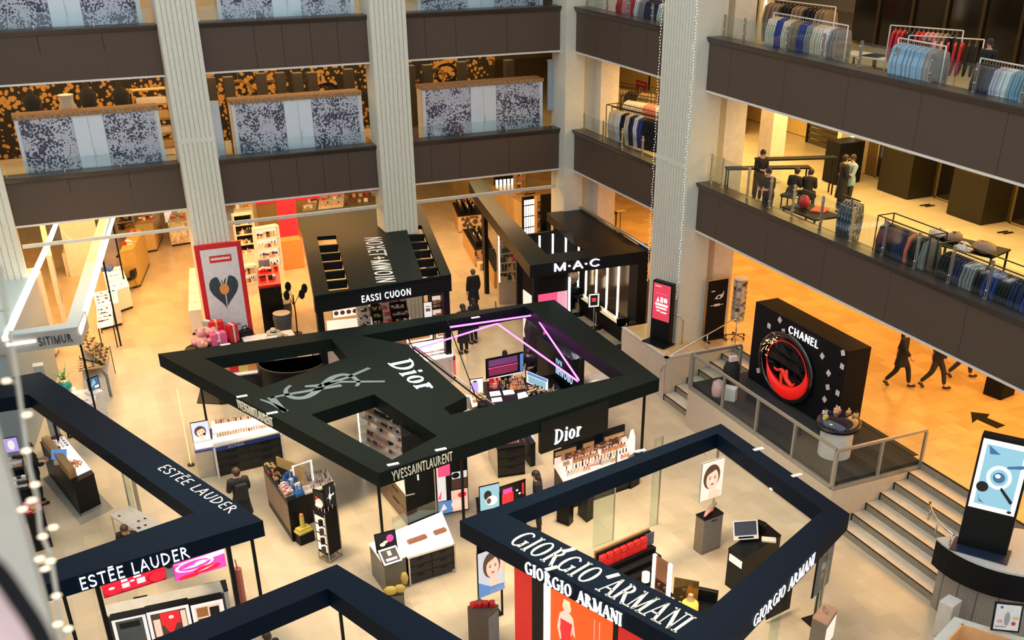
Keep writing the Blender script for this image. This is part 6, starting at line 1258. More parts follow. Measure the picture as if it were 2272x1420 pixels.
t = thing('round_mirror', 'round leopard patterned mirror on a tall stand in the make-up booth', 'mirror', (*hp(1268, 700)[:2], 0)); MB().cyl((0, 0, 0), .2, .03).cyl((0, 0, .03), .02, 1.3).build('stand', BLACK, t); o = MB().lathe([(.001, 0), (.28, 0), (.28, .03), (.001, .03)], seg=20).build('disc', floral('leopard_print', (.7, .5, .35), (.1, .05, .03), 16, .5), t); o.rotation_euler = (PI/2, 0, 0); o.location = (0, 0, 1.55)
panel('white framed tablet on a thin stand before the mirrors', (1306, 682), (1329, 680), 1.15, 653, [(LW, 'r', 0, 0, 1, 1), (LBk, 'r', .15, .12, .85, .9), (LRD, 'r', .3, .4, .7, .7)], name='tablet_display')
solo(MB().cyl((0, 0, 0), .16, .02).cyl((0, 0, .02), .018, 1.12), 'tablet_stand', STEEL, 'thin steel stand carrying the white framed tablet', 'stand', (*hp(1318, 681, 1.15)[:2], 0))
solo(bx(-.3, .3, -.4, .4, 0, .55, b=.02), 'lit_bench', M('lit_cream'), 'glowing cream bench at the open side of the make-up booth', 'bench', (*hp(1397, 742)[:2], 0))
solo(bx(-.2, .2, -.15, .15, 0, .02), 'red_folder', RED, 'red folder lying on the pale floor of the make-up booth', 'folder', hp(1347, 728), .5)
# -- far rear behind the side beam
for i, (bl, br, ty, lb) in enumerate((((1100, 478), (1142, 474), 395, 'large white barred light panel farthest behind the side beam'), ((1163, 545), (1187, 541), 440, 'white barred light panel nearer the corner column'))):
    a, b_ = hp(*bl), hp(*br); H_ = min(3.0, zt(a[0], a[1], ty)); t = thing('barred_light_panel', lb, 'light panel', (a[0], a[1], 0), math.atan2(b_[1]-a[1], b_[0]-a[0])); W_ = (Vector(b_)-Vector(a)).length
    bx(0, W_, 0, .2, 0, H_).build('cabinet', BLK2, t)
    for k in range(5): bx(W_*(k+.15)/5, W_*(k+.75)/5, -.02, 0, .5, H_-.1).build('light_bar', GLOW, t)
    for k in range(4): bx(0, W_, -.03, -.02, .8+k*.5, .85+k*.5).build('cross_bar', BLK2, t)
for i, (a, b_, lb) in enumerate((((1146, 500), (1166, 497), 'copper lit shelf between the two barred light panels'), ((1192, 565), (1212, 562), 'copper lit shelf beside the dark corner cabinet'))):
    t, sh = shelf(lb, hp(*a), hp(*b_), .3, 2.5, 5, .3, TANL, M('copper_lit', (.7, .35, .12), .4, emit=.25, ecol=(1, .5, .2))); stock(sh, ['bottle', 'jar'], ['rose', 'amber', 'gold', 'brown'], 'small rosy pack on the '+lb, 5, 1, (.16, .26), 200+i*9)
solo(qb([(1215, 500), (1246, 492), (1246, 440), (1196, 448)], 2.2, 0, 2.2), 'black_cabinet', BLACK, 'large plain black cabinet at the foot of the plain corner column', 'cabinet')
GW = M('gold_window', (.75, .55, .15), .4, emit=.35, ecol=(1, .75, .2)); a, b_ = hp(1238, 600), hp(1275, 595)
t = thing('gold_window_wall', 'dark wall with three golden glowing windows under the rear roof panel', 'wall display', (a[0], a[1], 0)); W_ = (Vector(b_)-Vector(a)).length; bx(-.8, W_-.02, 0, .1, 0, 3.3).build('wall_panel', BLK2, t)
for k in range(3): bx(W_*(k+.1)/3, W_*(k+.85)/3, -.02, 0, .9, 2.6).build('window', GW, t)
# ================================================================ under the big canopy
t, P, h = block('magazine counter with a row of bright boxes seen through the left opening', [(478, 838), (660, 815), (655, 800), (478, 820)], 0, zps=.95, hgt=.95, body=DKGREY, top=WHITE)
for k in range(9):
    c = P[0].lerp(P[1], (k+.5)/9); cl = ['red', 'amber', 'red', 'yellow', 'amber', 'blue', 'teal', 'white', 'grey'][k]
    solo(bx(-.22, .22, -.04, .04, 0, .48, b=.005), 'colour_box', PC[cl], 'upright %s box in the row on the magazine counter, number %s from its red end' % (dict(amber='orange').get(cl, cl), ['one', 'two', 'three', 'four', 'five', 'six', 'seven', 'eight', 'nine'][k]), 'box', (c.x, c.y+.25, .95), -.08)
c = at(660, 893, 0); t = thing('curved_partition', 'black curved partition under the left canopy opening', 'partition', (c.x, c.y, 0)); MB().lathe([(1.1, 0), (1.1, 1.5)], seg=20, a0=PI*.95, a1=PI*2.0).build('curved_wall', BLACK, t); MB().lathe([(1.04, 0), (1.04, 1.5)], seg=20, a0=PI*.95, a1=PI*2.0).build('inner_lining', BLK2, t)
panel('cream board with a black slot beside the curved partition', (700, 838), (752, 822), .6, 770, [(M('cream_paint'), 'r', 0, 0, 1, 1), (LBk, 'r', .25, .45, .35, .9)], name='cream_board', cat='board')
# product wall
a, b_ = at(790, 886, 2.2), at(915, 950, 2.2)
t, sh = shelf('tall slanting lit product wall of cosmetics seen through the lower opening', a, b_, .15, 2.2, 8, .35, WHITE, LITB, glow=True)
stock(sh, ['carton', 'jar', 'lipstick'], ['amber', 'black', 'peach', 'brown', 'rose', 'black', 'white'], 'small cosmetic on the tall slanting product wall', 15, 1, (.17, .22), 230, ('black', 'gold', 'white'), grp='cosmetics on the slanting product wall')
solo(pz([Vector(a[:2])+Vector((.3, .3)), Vector(b_[:2])+Vector((.25, .6)), Vector(b_[:2])+Vector((.65, .95)), Vector(a[:2])+Vector((.65, .65))], 0, 2.25), 'black_partition', BLACK, 'black block backing the slanting product wall', 'partition')
# counter, pier and poster under its front corner
t, P, h = block('bronze sided counter with white tray top under the front corner of the big canopy', [(818, 1058), (905, 1166), (945, 1156), (862, 1050)], 1098, body=M('bronze_laminate', (.24, .15, .09), .4), top=M('white_gloss')); drawers(t, P[0], P[1], .1, h-.12, 2, M('bronze_laminate'), 2)
goods('palette', P, h, 3, 9, ['gold', 'white', 'peach'], 'flat tester on the white tray of the bronze sided counter', (.1, .04), ('white', 'gold'), 260)
t = thing('black_pier', 'glossy black pier with a slim light slot beside the collage poster', 'pier'); P = quad([(905, 1166), (968, 1152), (962, 1128), (902, 1140)]); pz(P, 0, 2.6).build('body', BLACK, t); c = P[0].lerp(P[1], .45); bx(c.x-.012, c.x+.012, c.y-.03, c.y-.005, 1.3, 2.1).build('light_slot', GLOW, t)
panel('tall collage poster of pink, black and marble squares on the light floor', (972, 1144), (1040, 1130), .05, 1020, [(LBk, 'r', 0, 0, 1, 1), (LW, 'r', .02, .25, .3, .98), (LPKG, 'r', .06, .68, .45, .98), (LW, 'r', .5, .6, .98, .72), (LBk, 'e', .62, .66, .12, .05), (LH, 'r', .48, .42, .98, .6), (LS, 'r', .45, .02, .98, .4), (LRd, 'e', .8, .3, .14, .05), (LBl, 'r', .02, .02, .48, .24), (LW, 'p', [(.05, .05), (.2, .2), (.3, .1)]), (LPKG, 'p', [(.02, .3), (.15, .45), (.12, .28)]), (LP, 'e', .6, .15, .16, .08), (LBk, 'r', .3, .25, .42, .68)], name='collage_poster', cat='poster')
t, P, h = block('black three drawer cabinet with steel side, left of the hanging serif sign', [(1084, 1018), (1105, 1061), (1165, 1052), (1146, 1010)], 996, name='drawer_cabinet', cat='cabinet', n=3, top=BLACK); pz([P[0]+Vector((-.01, 0)), P[1]+Vector((-.01, 0)), P[1]+Vector((-.002, 0)), P[0]+Vector((-.002, 0))], 0, h-.05).build('steel_side', STEEL, t)
goods('carton', [P[0].lerp(P[3], .1), P[1].lerp(P[2], .1), P[1].lerp(P[2], .9), P[0].lerp(P[3], .9)], h, 3, 7, ['white', 'rose', 'peach', 'brown'], 'small pink or white pack on the black three drawer cabinet', (.1, .12), ('white', 'black'), 270)
t, P, h = block('slim black side table on thin legs next to the three drawer cabinet', [(1160, 1012), (1178, 1036), (1188, 1033), (1172, 1009)], 985, name='side_table', cat='table'); 
for nm, ps, hh, lb in (('dark_partition', [(1200, 972), (1268, 1004), (1290, 985), (1222, 958)], 1.3, 'black blue partition below the hanging fascia, farther from the steps'), ('dark_partition', [(1272, 1012), (1345, 986), (1325, 958), (1262, 985)], 1.25, 'rounded dark partition beneath the hanging fascia board, nearer the steps')): solo(qb(ps, 0, 0, hh), nm, NAVY, lb, 'partition')
c = at(1180, 962, .5); t = thing('floor_light', 'short upright cold light tube beside the hanging fascia', 'light', (c.x, c.y, 0)); bx(-.03, .03, -.03, .03, .3, 1.6).build('tube', LCY, t); bx(-.05, .05, -.05, .05, 0, .3).build('foot', BLACK, t)
# make-up station in the right opening
c4 = [(1060, 900), (1180, 893), (1246, 866), (1222, 832), (1068, 848)]; P = quad(c4, .9); t = thing('makeup_station', 'black angular make-up counter under the right opening of the canopy', 'counter'); pz(P, 0, .86).build('body', BLACK, t); pz(inset(P, -.02), .86, .9).build('counter_top', BLACK, t)
panel('wide lit box of lipstick swatches at the rear of the make-up counter', (1080, 843), (1161, 826), .92, 798, [(LBk, 'r', .02, .1, .9, .95), (LPKG, 'r', .05, .5, .85, .55), (E_('wine', (.25, .03, .08), .5), 'r', .06, .15, .84, .48), (E_('wine2', (.16, .05, .16), .5), 'r', .06, .6, .84, .92), (LBl, 'r', .91, .1, 1, .95), (LW, 'r', 0, 0, 1, .06)], name='swatch_light_box')
panel('blue white lit screen at the rear edge of the make-up counter, nearer the dark wall', (1168, 848), (1216, 868), .92, 822, [(LW, 'r', 0, 0, 1, 1), (LBl, 'r', .05, .7, .95, .95), (LCB, 'r', .1, .1, .9, .65)], name='counter_screen')
panel('violet lit tablet at the left end of the make-up counter', (1045, 876), (1072, 872), .92, 843, [(LW, 'r', 0, 0, 1, 1), (E_('lavender', (.4, .3, .7), .7), 'r', .1, .1, .6, .8), (LBk, 'r', .2, .8, .5, .9)], name='counter_screen')
for i, (ps, k, cl, nx, ny, s) in enumerate((([(1086, 866), (1108, 864), (1106, 846), (1084, 850)], 'carton', ['red', 'red', 'rose'], 4, 3, (.1, .16)), ([(1110, 868), (1130, 866), (1126, 844), (1108, 848)], 'lipstick', ['black', 'grey'], 5, 4, (.08, .14)), ([(1130, 872), (1168, 866), (1160, 836), (1128, 842)], 'bottle', ['peach', 'rose', 'amber'], 6, 4, (.09, .17)), ([(1170, 884), (1212, 870), (1200, 850), (1164, 860)], 'jar', ['white', 'clear', 'black'], 7, 4, (.08, .1)), ([(1210, 888), (1240, 872), (1230, 858), (1204, 868)], 'lipstick', ['black', 'clear', 'white'], 7, 4, (.07, .12)))):
    goods(k, quad(ps, .9), .9, nx, ny, cl, ['red carton at the left of the make-up counter', 'dark lipstick tester beside the red cartons', 'peach bottle in the middle of the make-up counter', 'small pale jar near the front of the make-up counter', 'brush or tester at the tip of the make-up counter'][i], s, ('black', 'gold'), 280+i)
for i, ps in enumerate(([(1088, 880), (1112, 877), (1108, 868), (1086, 871)], [(1118, 877), (1142, 874), (1138, 865), (1115, 868)], [(1150, 886), (1172, 880), (1166, 870), (1148, 874)], [(1092, 893), (1115, 890), (1112, 882), (1090, 885)])):
    solo(qb(ps, .9, .9, .92), 'white_tray', LW, 'white lit tray on the make-up counter, '+['below the red cartons', 'below the dark testers', 'before the pale jars', 'lowest by the canopy edge'][i], 'tray')
t, P, h = block('white topped bronze end unit of the make-up counter', [(1048, 900), (1085, 890), (1072, 868), (1042, 876)], 0, zps=.9, hgt=.88, body=M('bronze_laminate'), top=LP); goods('jar', P, h, 3, 2, ['gold', 'rose', 'yellow'], 'gold jar on the white topped bronze end unit', (.13, .14), ('gold',), 292)
t = thing('long_dark_wall', 'long low black wall unit with pale lit writing beside the make-up station', 'display wall'); P = quad([(1192, 745), (1270, 800), (1297, 795), (1217, 738)], 1.9); pz(P, 0, 1.88).build('body', BLACK, t); pz(inset(P, .05), 1.88, 1.9).build('glass_top', M('steel_blue_glass', (.05, .08, .1), .15, coat=.5), t)
c = P[0].lerp(P[1], .55); d_ = (P[1]-P[0]).normalized(); n_ = Vector((d_.y, -d_.x)); letters('IIHVOIIO', (*(c+n_*.004), 1.1), (*d_, 0), (0, 0, 1), .28, 'sans', .01, width=1.1).build('lettering', E_('pale_blue_letters', (.45, .7, .95), .9), t); letters('IVII', (*(c+n_*.004), 1.45), (*d_, 0), (0, 0, 1), .16, 'sans', .01, width=.4).build('lettering', LCY, t)
t, P, h = block('white lit counter with small trays at the far side of the right opening', [(915, 806), (1005, 788), (1000, 748), (910, 764)], 0, zps=.95, hgt=.95, body=M('white_gloss'), top=LW)
goods('palette', [P[0].lerp(P[3], .1), P[1].lerp(P[2], .1), P[1].lerp(P[2], .5), P[0].lerp(P[3], .5)], h, 7, 2, ['black', 'grey', 'rose'], 'dark tester tray on the white lit counter of the right opening', (.17, .08), ('white', 'rose'), 296)
for i, (bl, br, ty) in enumerate((((902, 762), (960, 752), 742), ((968, 750), (998, 745), 734))): panel('printed white back board on the white lit counter, '+['wide one', 'narrow one beside the strolling visitors'][i], bl, br, .97, ty, [(LP, 'r', 0, 0, 1, 1), (TX, 'r', .1, .7, .8, .78), (PC['amber'], 'r', .1, .2, .9, .5)], name='back_board', cat='board')
t, P, h = block('black stand with gold and red printed sides near the white lit counter', [(968, 835), (1000, 848), (1012, 838), (982, 822)], 800, name='printed_stand', cat='display stand'); drawers(t, P[1], P[2], .1, h-.1, 1, LRD, nm='red_side'); drawers(t, P[0], P[1], .1, h-.1, 1, PC['gold'], nm='gold_side')
c = at(1012, 915, .45); t = thing('white_bench', 'white curved bench seat at the small lower notch of the canopy', 'bench', (c.x, c.y, 0)); MB().lathe([(.5, 0), (.55, .4), (.5, .46), (.001, .47)], seg=22, sy=.75).build('seat', WHITE, t); MB().lathe([(.56, .3), (.58, .85)], seg=18, sy=.75, a0=.2, a1=PI-.2).build('backrest', WHITE, t)
c = at(1338, 838, .75); t = thing('pedestal_table', 'round pale table on a steel column at the right edge of the opening', 'table', (c.x, c.y, 0)); MB().lathe([(.001, .72), (.75, .72), (.75, .76), (.001, .76)], seg=26, sy=.6).build('table_top', M('pale_aluminium'), t); MB().cyl((0, 0, 0), .035, .72).build('column', CHROME, t); MB().cyl((0, 0, 0), .25, .02).build('base', CHROME, t)
t = thing('draped_coat_stand', 'tall stand draped in a dark wrinkled cloth behind the masked assistant', 'coat stand', (*hp(1185, 822)[:2], 0)); MB().lathe([(.34, .5), (.3, 1.0), (.36, 1.5), (.28, 1.9), (.001, 1.98)], seg=14, sy=.7).build('cloth', M('wrinkled_dark_plum', (.03, .02, .035), .6, var=.6, scale=9), t); MB().cyl((0, 0, 0), .2, .03).cyl((0, 0, .03), .03, 1.2).build('stand', BLACK, t)
# visitors and staff
person('man in black coat walking up the passage with grey hair', hp(1052, 700), .1, 'stand', coat=.35, hair=M('grey_hair', (.12, .1, .08), .7), scale=1.08)
person('person in long black coat with hands behind, standing by the white lit counter', hp(1030, 784), .2, 'stand', coat=.55, long_hair=True, arms='hold', scale=1.08)
person('dark clothed visitor walking close to the one in the long black coat', hp(1052, 762), .4, 'stand', long_hair=True, coat=.4, scale=1.0)
x, y, z = hp(1120, 783, 1.55); person('seated customer with dark hair and black mask behind the make-up counter', (x, y, 0), PI*.95, 'stand', long_hair=True, mask=1, scale=.95)
x, y, z = hp(1178, 780, 1.55); person('assistant in black with white mask leaning over the make-up counter', (x, y, 0), 2.4, 'stand', mask=2, tilt=.35, arms='fwd', scale=1.03)
person('bearded visitor in black standing at the tester counter behind the four sided canopy', hp(1196, 1182), 1.1, 'stand', long_hair=True, scale=1.08, tilt=.12, legs=DARKCL)
person('customer in black coat and backpack looking down, beside the twin tester counters', hp(548, 1188), .1, 'stand', hair=HAIRB, coat=.4, scale=1.15, bag=DARKCL, tilt=.1, arms='fwd')
person('assistant in black working at the tablet by the black tray counter', hp(92, 1118), -1.2, 'stand', hair=HAIRB, scale=1.08, tilt=.1, arms='fwd', legs=DARKCL)
x, y, z = hp(281, 1170, 1.25); person('seated assistant in black with tied brown hair behind the front beam', (x, y, .12), PI*.9, 'sit', hair=HAIRB, scale=1.05, tilt=.3, arms='fwd'); chair('dark chair under the seated assistant behind the front beam', (x, y, .0), PI*.9)
x, y, z = hp(592, 1412, 1.6); person('person whose brown hair just shows at the lower edge inside the plain canopy', (x, y, 0), .3, 'stand', hair=HAIRB, scale=1.0)
# ================================================================ blue and white foundation table
t, P, h = block('white table with navy edge and two rows of foundation bottles', [(474, 992), (622, 958), (600, 924), (470, 940)], 0, zps=.95, hgt=.95, body=DKGREY, top=M('white_gloss'), z0=.01); drawers(t, P[0], P[1], .1, .78, 3, DKGREY, 2)
d_ = (P[1]-P[0]).normalized(); n_ = Vector((d_.y, -d_.x)); pz([P[0]+n_*.02, P[1]+n_*.02, P[1]+n_*.03, P[0]+n_*.03], .8, .92).build('navy_band', M('navy_blue_band', (.02, .05, .25), .4), t)
letters('DCTION', (*(P[0].lerp(P[1], .2)+n_*.032), .83), (*d_, 0), (0, 0, 1), .07, 'sans', .004, width=.45).build('lettering', WHITE, t)
for p in (P[0], P[1]): bx(p.x-.03, p.x+.03, p.y-.09, p.y-.03, 0, .92).build('leg', WHITE, t)
for r_ in range(2):
    q = [P[0].lerp(P[3], .15+.42*r_), P[1].lerp(P[2], .15+.42*r_), P[1].lerp(P[2], .42+.42*r_), P[0].lerp(P[3], .42+.42*r_)]; solo(pz(q, .95, 1.02+.12*r_), 'riser_shelf', LW, 'white riser on the foundation table, %s row' % ['front', 'rear'][r_], 'riser')
    goods('bottle', q, 1.02+.12*r_, 22, 1, ['amber', 'peach', 'brown', 'gold'], 'foundation bottle in the %s row of the blue and white table' % ['front', 'rear'][r_], (.055, .15), ('white', 'gold'), 300+r_, skip=.02)
t, P, h = block('steel sided end unit with a tilted portrait card, left end of the foundation table', [(432, 1000), (476, 992), (470, 948), (427, 955)], 0, zps=.9, hgt=.86, body=STEEL, top=M('navy_blue_band'))
panel('tilted portrait card of a dark haired face above the steel end unit', (430, 982), (468, 975), .93, 940, [(E_('cool_white', (.55, .6, .8), .7), 'r', 0, 0, 1, 1)]+face(.5, .45, .85)+[(LBk, 'r', .6, .3, .75, .42)], name='portrait_card', cat='poster')
solo(qb([(433, 996), (476, 988), (472, 974), (430, 980)], .9, .86, .9), 'tester_tray', LP, 'pale tray with peach testers before the tilted portrait card', 'tray')
t = thing('standing_rod_light', 'thin golden upright light rod standing at the aisle beside the foundation table', 'light rod', (*hp(424, 1032)[:2], 0)); bx(-.012, .012, -.012, .012, .03, 2.4).build('rod', M('amber_glow', (1, .5, .15), .5, emit=1.2, ecol=(1, .55, .2)), t); MB().cyl((0, 0, 0), .1, .03).build('base', BLACK, t)
solo(qb([(437, 895), (495, 898), (500, 858), (448, 852)], 0, 0, .03), 'dark_mat', DKGREY, 'dark mat on the floor under the left tip of the big canopy', 'mat')
# ================================================================ twin tester counters
t, P, h = block('black tester counter with lit side niches and a yellow display at its near end', [(597, 1122), (650, 1203), (688, 1188), (632, 1106)], 1112, top=BLACK); drawers(t, P[0], P[1], .25, h-.15, 1, M('sepia_niche', (.3, .2, .14), .5), 3, nm='side_niche')
Q = P
for i, (u0, u1, k, cl, sl) in enumerate(((0, .3, 'jar', ['rose', 'red', 'brown', 'peach'], .1), (.32, .6, 'lipstick', ['grey', 'black', 'blue', 'amber'], .1), (.62, .95, 'carton', ['white', 'peach', 'rose'], .1))):
    A_ = [Q[0].lerp(Q[1], u0), Q[0].lerp(Q[1], u1), Q[3].lerp(Q[2], u1), Q[3].lerp(Q[2], u0)]; goods(k, [A_[0], A_[0].lerp(A_[3], .5), A_[1].lerp(A_[2], .5), A_[1]], h, 4, 5, cl, ['rosy pot at the far end of the black tester counter', 'brush or tube in the middle of the black tester counter', 'pale pack along the outer edge of the black tester counter'][i], (.08, .13), ('black', 'gold'), 310+i)
A_ = [Q[0].lerp(Q[1], .45).lerp(Q[3].lerp(Q[2], .45), .5), Q[1].lerp(Q[2], .5), Q[2], Q[3].lerp(Q[2], .45)]; solo(pz(A_, h, h+.08), 'blue_tray', M('royal_blue_tray', (.02, .12, .4), .3), 'royal blue tray with white cartons on the black tester counter', 'tray')
goods('carton', A_, h+.08, 3, 7, ['white', 'white', 'clear', 'blue'], 'white carton on the royal blue tray', (.1, .16), ('white', 'blue'), 316)
c = P[1].lerp(P[2], .5); nf = Vector(((P[2]-P[1]).y, -(P[2]-P[1]).x)).normalized(); solo(pz([P[1].lerp(P[2], .12)+nf*.02, P[1].lerp(P[2], .95)+nf*.02, P[1].lerp(P[2], .95)+nf*.3, P[1].lerp(P[2], .12)+nf*.3], 0, .3), 'low_plinth', BLACK, 'low black plinth at the near end of the black tester counter', 'plinth')
solo(bx(-.2, .2, -.13, .13, 0, .06).box(-.17, .17, -.1, .1, .06, .13), 'yellow_book', PC['yellow'], 'two yellow books stacked on the low black plinth', 'book', (*(c+nf*.16), .3), .35)
t = thing('yellow_tube', 'tall yellow tube with rounded top standing on the yellow books', 'tube', (*(c+nf*.15), .43)); MB().cyl((0, 0, 0), .06, .3).build('tube', M('goods_yellow'), t); MB().cyl((0, 0, .3), .06, .08, r2=.045).build('cap', PC['amber'], t)
t, P, h = block('bronze edged tester counter with a white arch, beside the black one', [(668, 1098), (742, 1074), (727, 1042), (655, 1050)], 0, zps=.92, hgt=.92, body=BLACK, top=M('cream_paint'))
goods('lipstick', [P[0].lerp(P[1], .25), P[1], P[2], P[3].lerp(P[2], .25)], h, 9, 5, ['black', 'rose', 'brown', 'white'], 'brush or lipstick on the bronze edged tester counter', (.06, .14), ('white', 'gold'), 320); goods('carton', [P[0], P[0].lerp(P[1], .3), P[3].lerp(P[2], .3), P[3]], h, 3, 4, ['white', 'peach'], 'white pack at the inner end of the bronze edged tester counter', (.1, .1), ('white',), 322)
a, b_ = hp(655, 1080, .95), hp(695, 1066, .95); q = MB(); W3 = [Vector(a), Vector(a)+Vector((0, 0, .6)), Vector(b_)+Vector((0, 0, .6)), Vector(b_)]; q.tube(W3, .035, seg=4); solo(q, 'white_arch', LW, 'glowing white arch frame over the tester counter', 'arch')
solo(bx(-.5, .5, -.02, .02, 0, .55), 'gold_board', PC['gold'], 'gold edged glass board between the twin tester counters', 'board', (*hp(648, 1065, .95)[:2], .95), -1.05)
# narrow display stand
t = thing('tower_stand', 'narrow dark display tower on thin legs with lit shelf side and picture top', 'display stand'); P = quad([(707, 1222), (730, 1234), (758, 1216), (736, 1204)], .22); h = zt(P[1].x, P[1].y, 1144); pz(P, .22, h).build('body', BLK2, t)
q = MB()
for p in P: q.box(p.x-.012, p.x+.012, p.y-.012, p.y+.012, 0, h)
for i in range(4): a, b_ = P[i], P[(i+1) % 4]; q.tube([(*a, .015), (*b_, .015)], .012, seg=4)
q.build('leg_frame', M('champagne_metal', (.5, .4, .28), .3, metal=.8), t); d_ = (P[1]-P[0]); n_ = Vector((d_.y, -d_.x)).normalized()
for k in range(4): z = .3+(h-.35)*k/4; pz([P[0]+d_*.06+n_*.006, P[0]+d_*.94+n_*.006, P[0]+d_*.94+n_*.001, P[0]+d_*.06+n_*.001], z, z+(h-.4)/4-.03).build('lit_niche', [LW, LP][k % 2], t); o = bx(-.05, .05, -.04, .04, 0, .16).build('niche_box', BLACK if k % 2 else M('umber_print'), t); c = P[0]+d_*.7+n_*.045; o.location = (c.x, c.y, z)
goods('lipstick', P, h, 3, 3, ['rose', 'white', 'amber'], 'small tester on top of the narrow display tower', (.05, .1), ('white', 'gold'), 330)
panel('splashed black and rose picture card on the narrow display tower', (698, 1126), (722, 1134), h+.01, 1086, [(LBk, 'r', 0, 0, 1, 1), (LS, 'e', .5, .35, .35, .25), (LW, 'e', .4, .2, .3, .12), (LRd, 'e', .3, .6, .1, .1)], name='picture_card', cat='sign'); panel('black card with white star rays on the narrow display tower', (724, 1132), (746, 1122), h+.01, 1080, [(LBk, 'r', 0, 0, 1, 1), (LW, 'p', [(.1, .45), (.9, .6), (.9, .52)]), (LW, 'p', [(.4, .1), (.5, .9), (.56, .9)]), (LW, 'e', .48, .5, .12, .14)], name='picture_card', cat='sign')
# ================================================================ drawer counter with sloping lit tray
t, P, h = block('grey drawer counter with a sloping lit palette tray and steel legs', [(880, 1268), (910, 1300), (1010, 1268), (985, 1222)], 1238, n=3, cols=2, z0=.12, top=M('cream_paint'))
for p in (P[1], P[2]): bx(p.x-.02, p.x+.02, p.y-.05, p.y-.01, 0, h).build('leg', STEEL, t)
q = MB(); A_ = inset(P, .05); zz = (h+.02, h+.02, h+.02, h+.02); zt_ = (h+.35, h+.06, h+.06, h+.35); A_ = [P[0], P[1], P[2], P[3]]; q.add([(p.x, p.y, z) for p, z in zip(A_, zz)]+[(p.x, p.y, z) for p, z in zip(A_, zt_)], [(3, 2, 1, 0), (4, 5, 6, 7)]+[(j, (j+1) % 4, (j+1) % 4+4, j+4) for j in range(4)])
solo(q, 'sloping_tray', LW, 'sloping glowing white tray on the grey drawer counter', 'tray')
for i, (u0, u1) in enumerate(((.12, .5), (.68, .92))):
    B0 = A_[0].lerp(A_[1], .62); B1 = A_[3].lerp(A_[2], .62); c0, c1 = B0.lerp(B1, u0), B0.lerp(B1, u1); solo(MB().box(0, (c1-c0).length, -.06, .06, 0, .07), 'palette_strip', M('rosewood_palette', (.4, .15, .08), .4), 'rosy brown palette strip on the sloping tray, %s one' % ['longer', 'shorter'][i], 'palette', (c0.x, c0.y, h+.2), math.atan2((c1-c0).y, (c1-c0).x))
pane_ = thing('sneeze_guard', 'clear upright glass guard behind the sloping tray', 'glass screen'); pane(pane_, A_[0]+Vector((0, .05)), A_[3]+Vector((0, .05)), h+.36, h+.7)
t, P, h = block('steel framed side unit with two tilted screens at the end of the drawer counter', [(826, 1275), (858, 1322), (905, 1302), (872, 1256)], 1252, body=M('smoky_steel', (.12, .12, .11), .25, metal=.6), top=LP, name='side_unit', cat='counter')
panel('black screen with pink flower picture on the steel framed side unit', (838, 1228), (882, 1216), .97, 1192, [(LBk, 'r', 0, 0, 1, 1), (LPK, 'e', .7, .65, .18, .2), (LP, 'e', .3, .4, .14, .1), (LS, 'e', .45, .5, .12, .08), (LW, 'r', .1, .05, .9, .12)], tilt=.2, name='counter_screen'); panel('white framed dark tablet lying forward on the steel framed side unit', (853, 1256), (893, 1243), .95, 1236, [(LW, 'r', 0, 0, 1, 1), (LBk, 'r', .08, .1, .92, .9), (LS, 'r', .4, .5, .6, .8), (LW, 'r', .2, .2, .8, .35)], tilt=-.9*0+.9, name='counter_screen')
c = at(868, 1285, .55); t = thing('mustard_bag', 'mustard fabric pouch hanging on the steel framed side unit', 'bag', (c.x-.12, c.y-.3, .45), -.3); m = MB(); m.ball((0, 0, 0), .17, seg=10, sz=.7, sy=.5).ball((.22, 0, .04), .14, seg=10, sz=.8, sy=.5).build('pouch', M('mustard_cloth', (.5, .36, .08), .8), t); MB().ball((.34, .1, .25), .09, seg=8, sz=2).build('flap', M('mustard_cloth'), t); MB().box(-.15, .3, -.05, .15, -.45, -.13).build('ledge', M('smoky_steel'), t)
# two slanted lit screens
panel('blue white lit screen tilted beside the red one behind the four sided canopy', (1066, 1134), (1108, 1124), .85, 1082, [(LCB, 'r', 0, 0, 1, 1), (LBk, 'e', .4, .6, .2, .2), (LW, 'e', .6, .35, .3, .2), (LH, 'e', .45, .35, .12, .12)], name='counter_screen'); panel('red and black lit screen tilted beside the blue white one', (1112, 1124), (1166, 1106), .85, 1082, [(LBk, 'r', 0, 0, 1, 1), (LRd, 'r', .05, .1, .5, .6), (LPK, 'r', .08, .6, .45, .85), (LRd, 'r', .85, .3, .93, .9), (LW, 'e', .65, .6, .05, .05), (LW, 'e', .75, .4, .05, .05)], name='counter_screen')
block('black counter carrying the two slanted lit screens', [(1060, 1136), (1168, 1106), (1162, 1080), (1056, 1104)], 0, zps=.84, hgt=.84)
# ================================================================ under and around the four sided canopy
t, P, h = block('long black tester counter loaded with peach and gold bottles behind the canopy', [(1250, 1066), (1408, 1014), (1388, 982), (1230, 1032)], 0, zps=.95, hgt=.95, top=LP); drawers(t, P[0], P[1], .1, .8, 3, DKGREY, 3)
for r_ in range(4): goods(['bottle', 'lipstick', 'bottle', 'carton'][r_], [P[0].lerp(P[3], .04+.2*r_), P[1].lerp(P[2], .04+.2*r_), P[1].lerp(P[2], .22+.2*r_), P[0].lerp(P[3], .22+.2*r_)], .95+.07*r_, 20, 1, [['white', 'peach', 'rose'], ['white', 'black', 'peach'], ['amber', 'peach', 'gold'], ['peach', 'amber', 'brown']][r_], 'bottle in row %s of the long black tester counter' % ['one, nearest', 'two', 'three', 'four, rearmost'][r_], (.08, .17), ('black', 'gold', 'white'), 340+r_)
for r_ in range(1, 4): pz([P[0].lerp(P[3], .04+.2*r_), P[1].lerp(P[2], .04+.2*r_), P[2], P[3]], .95+.07*(r_-1), .95+.07*r_-.002).build('riser', LP, t)
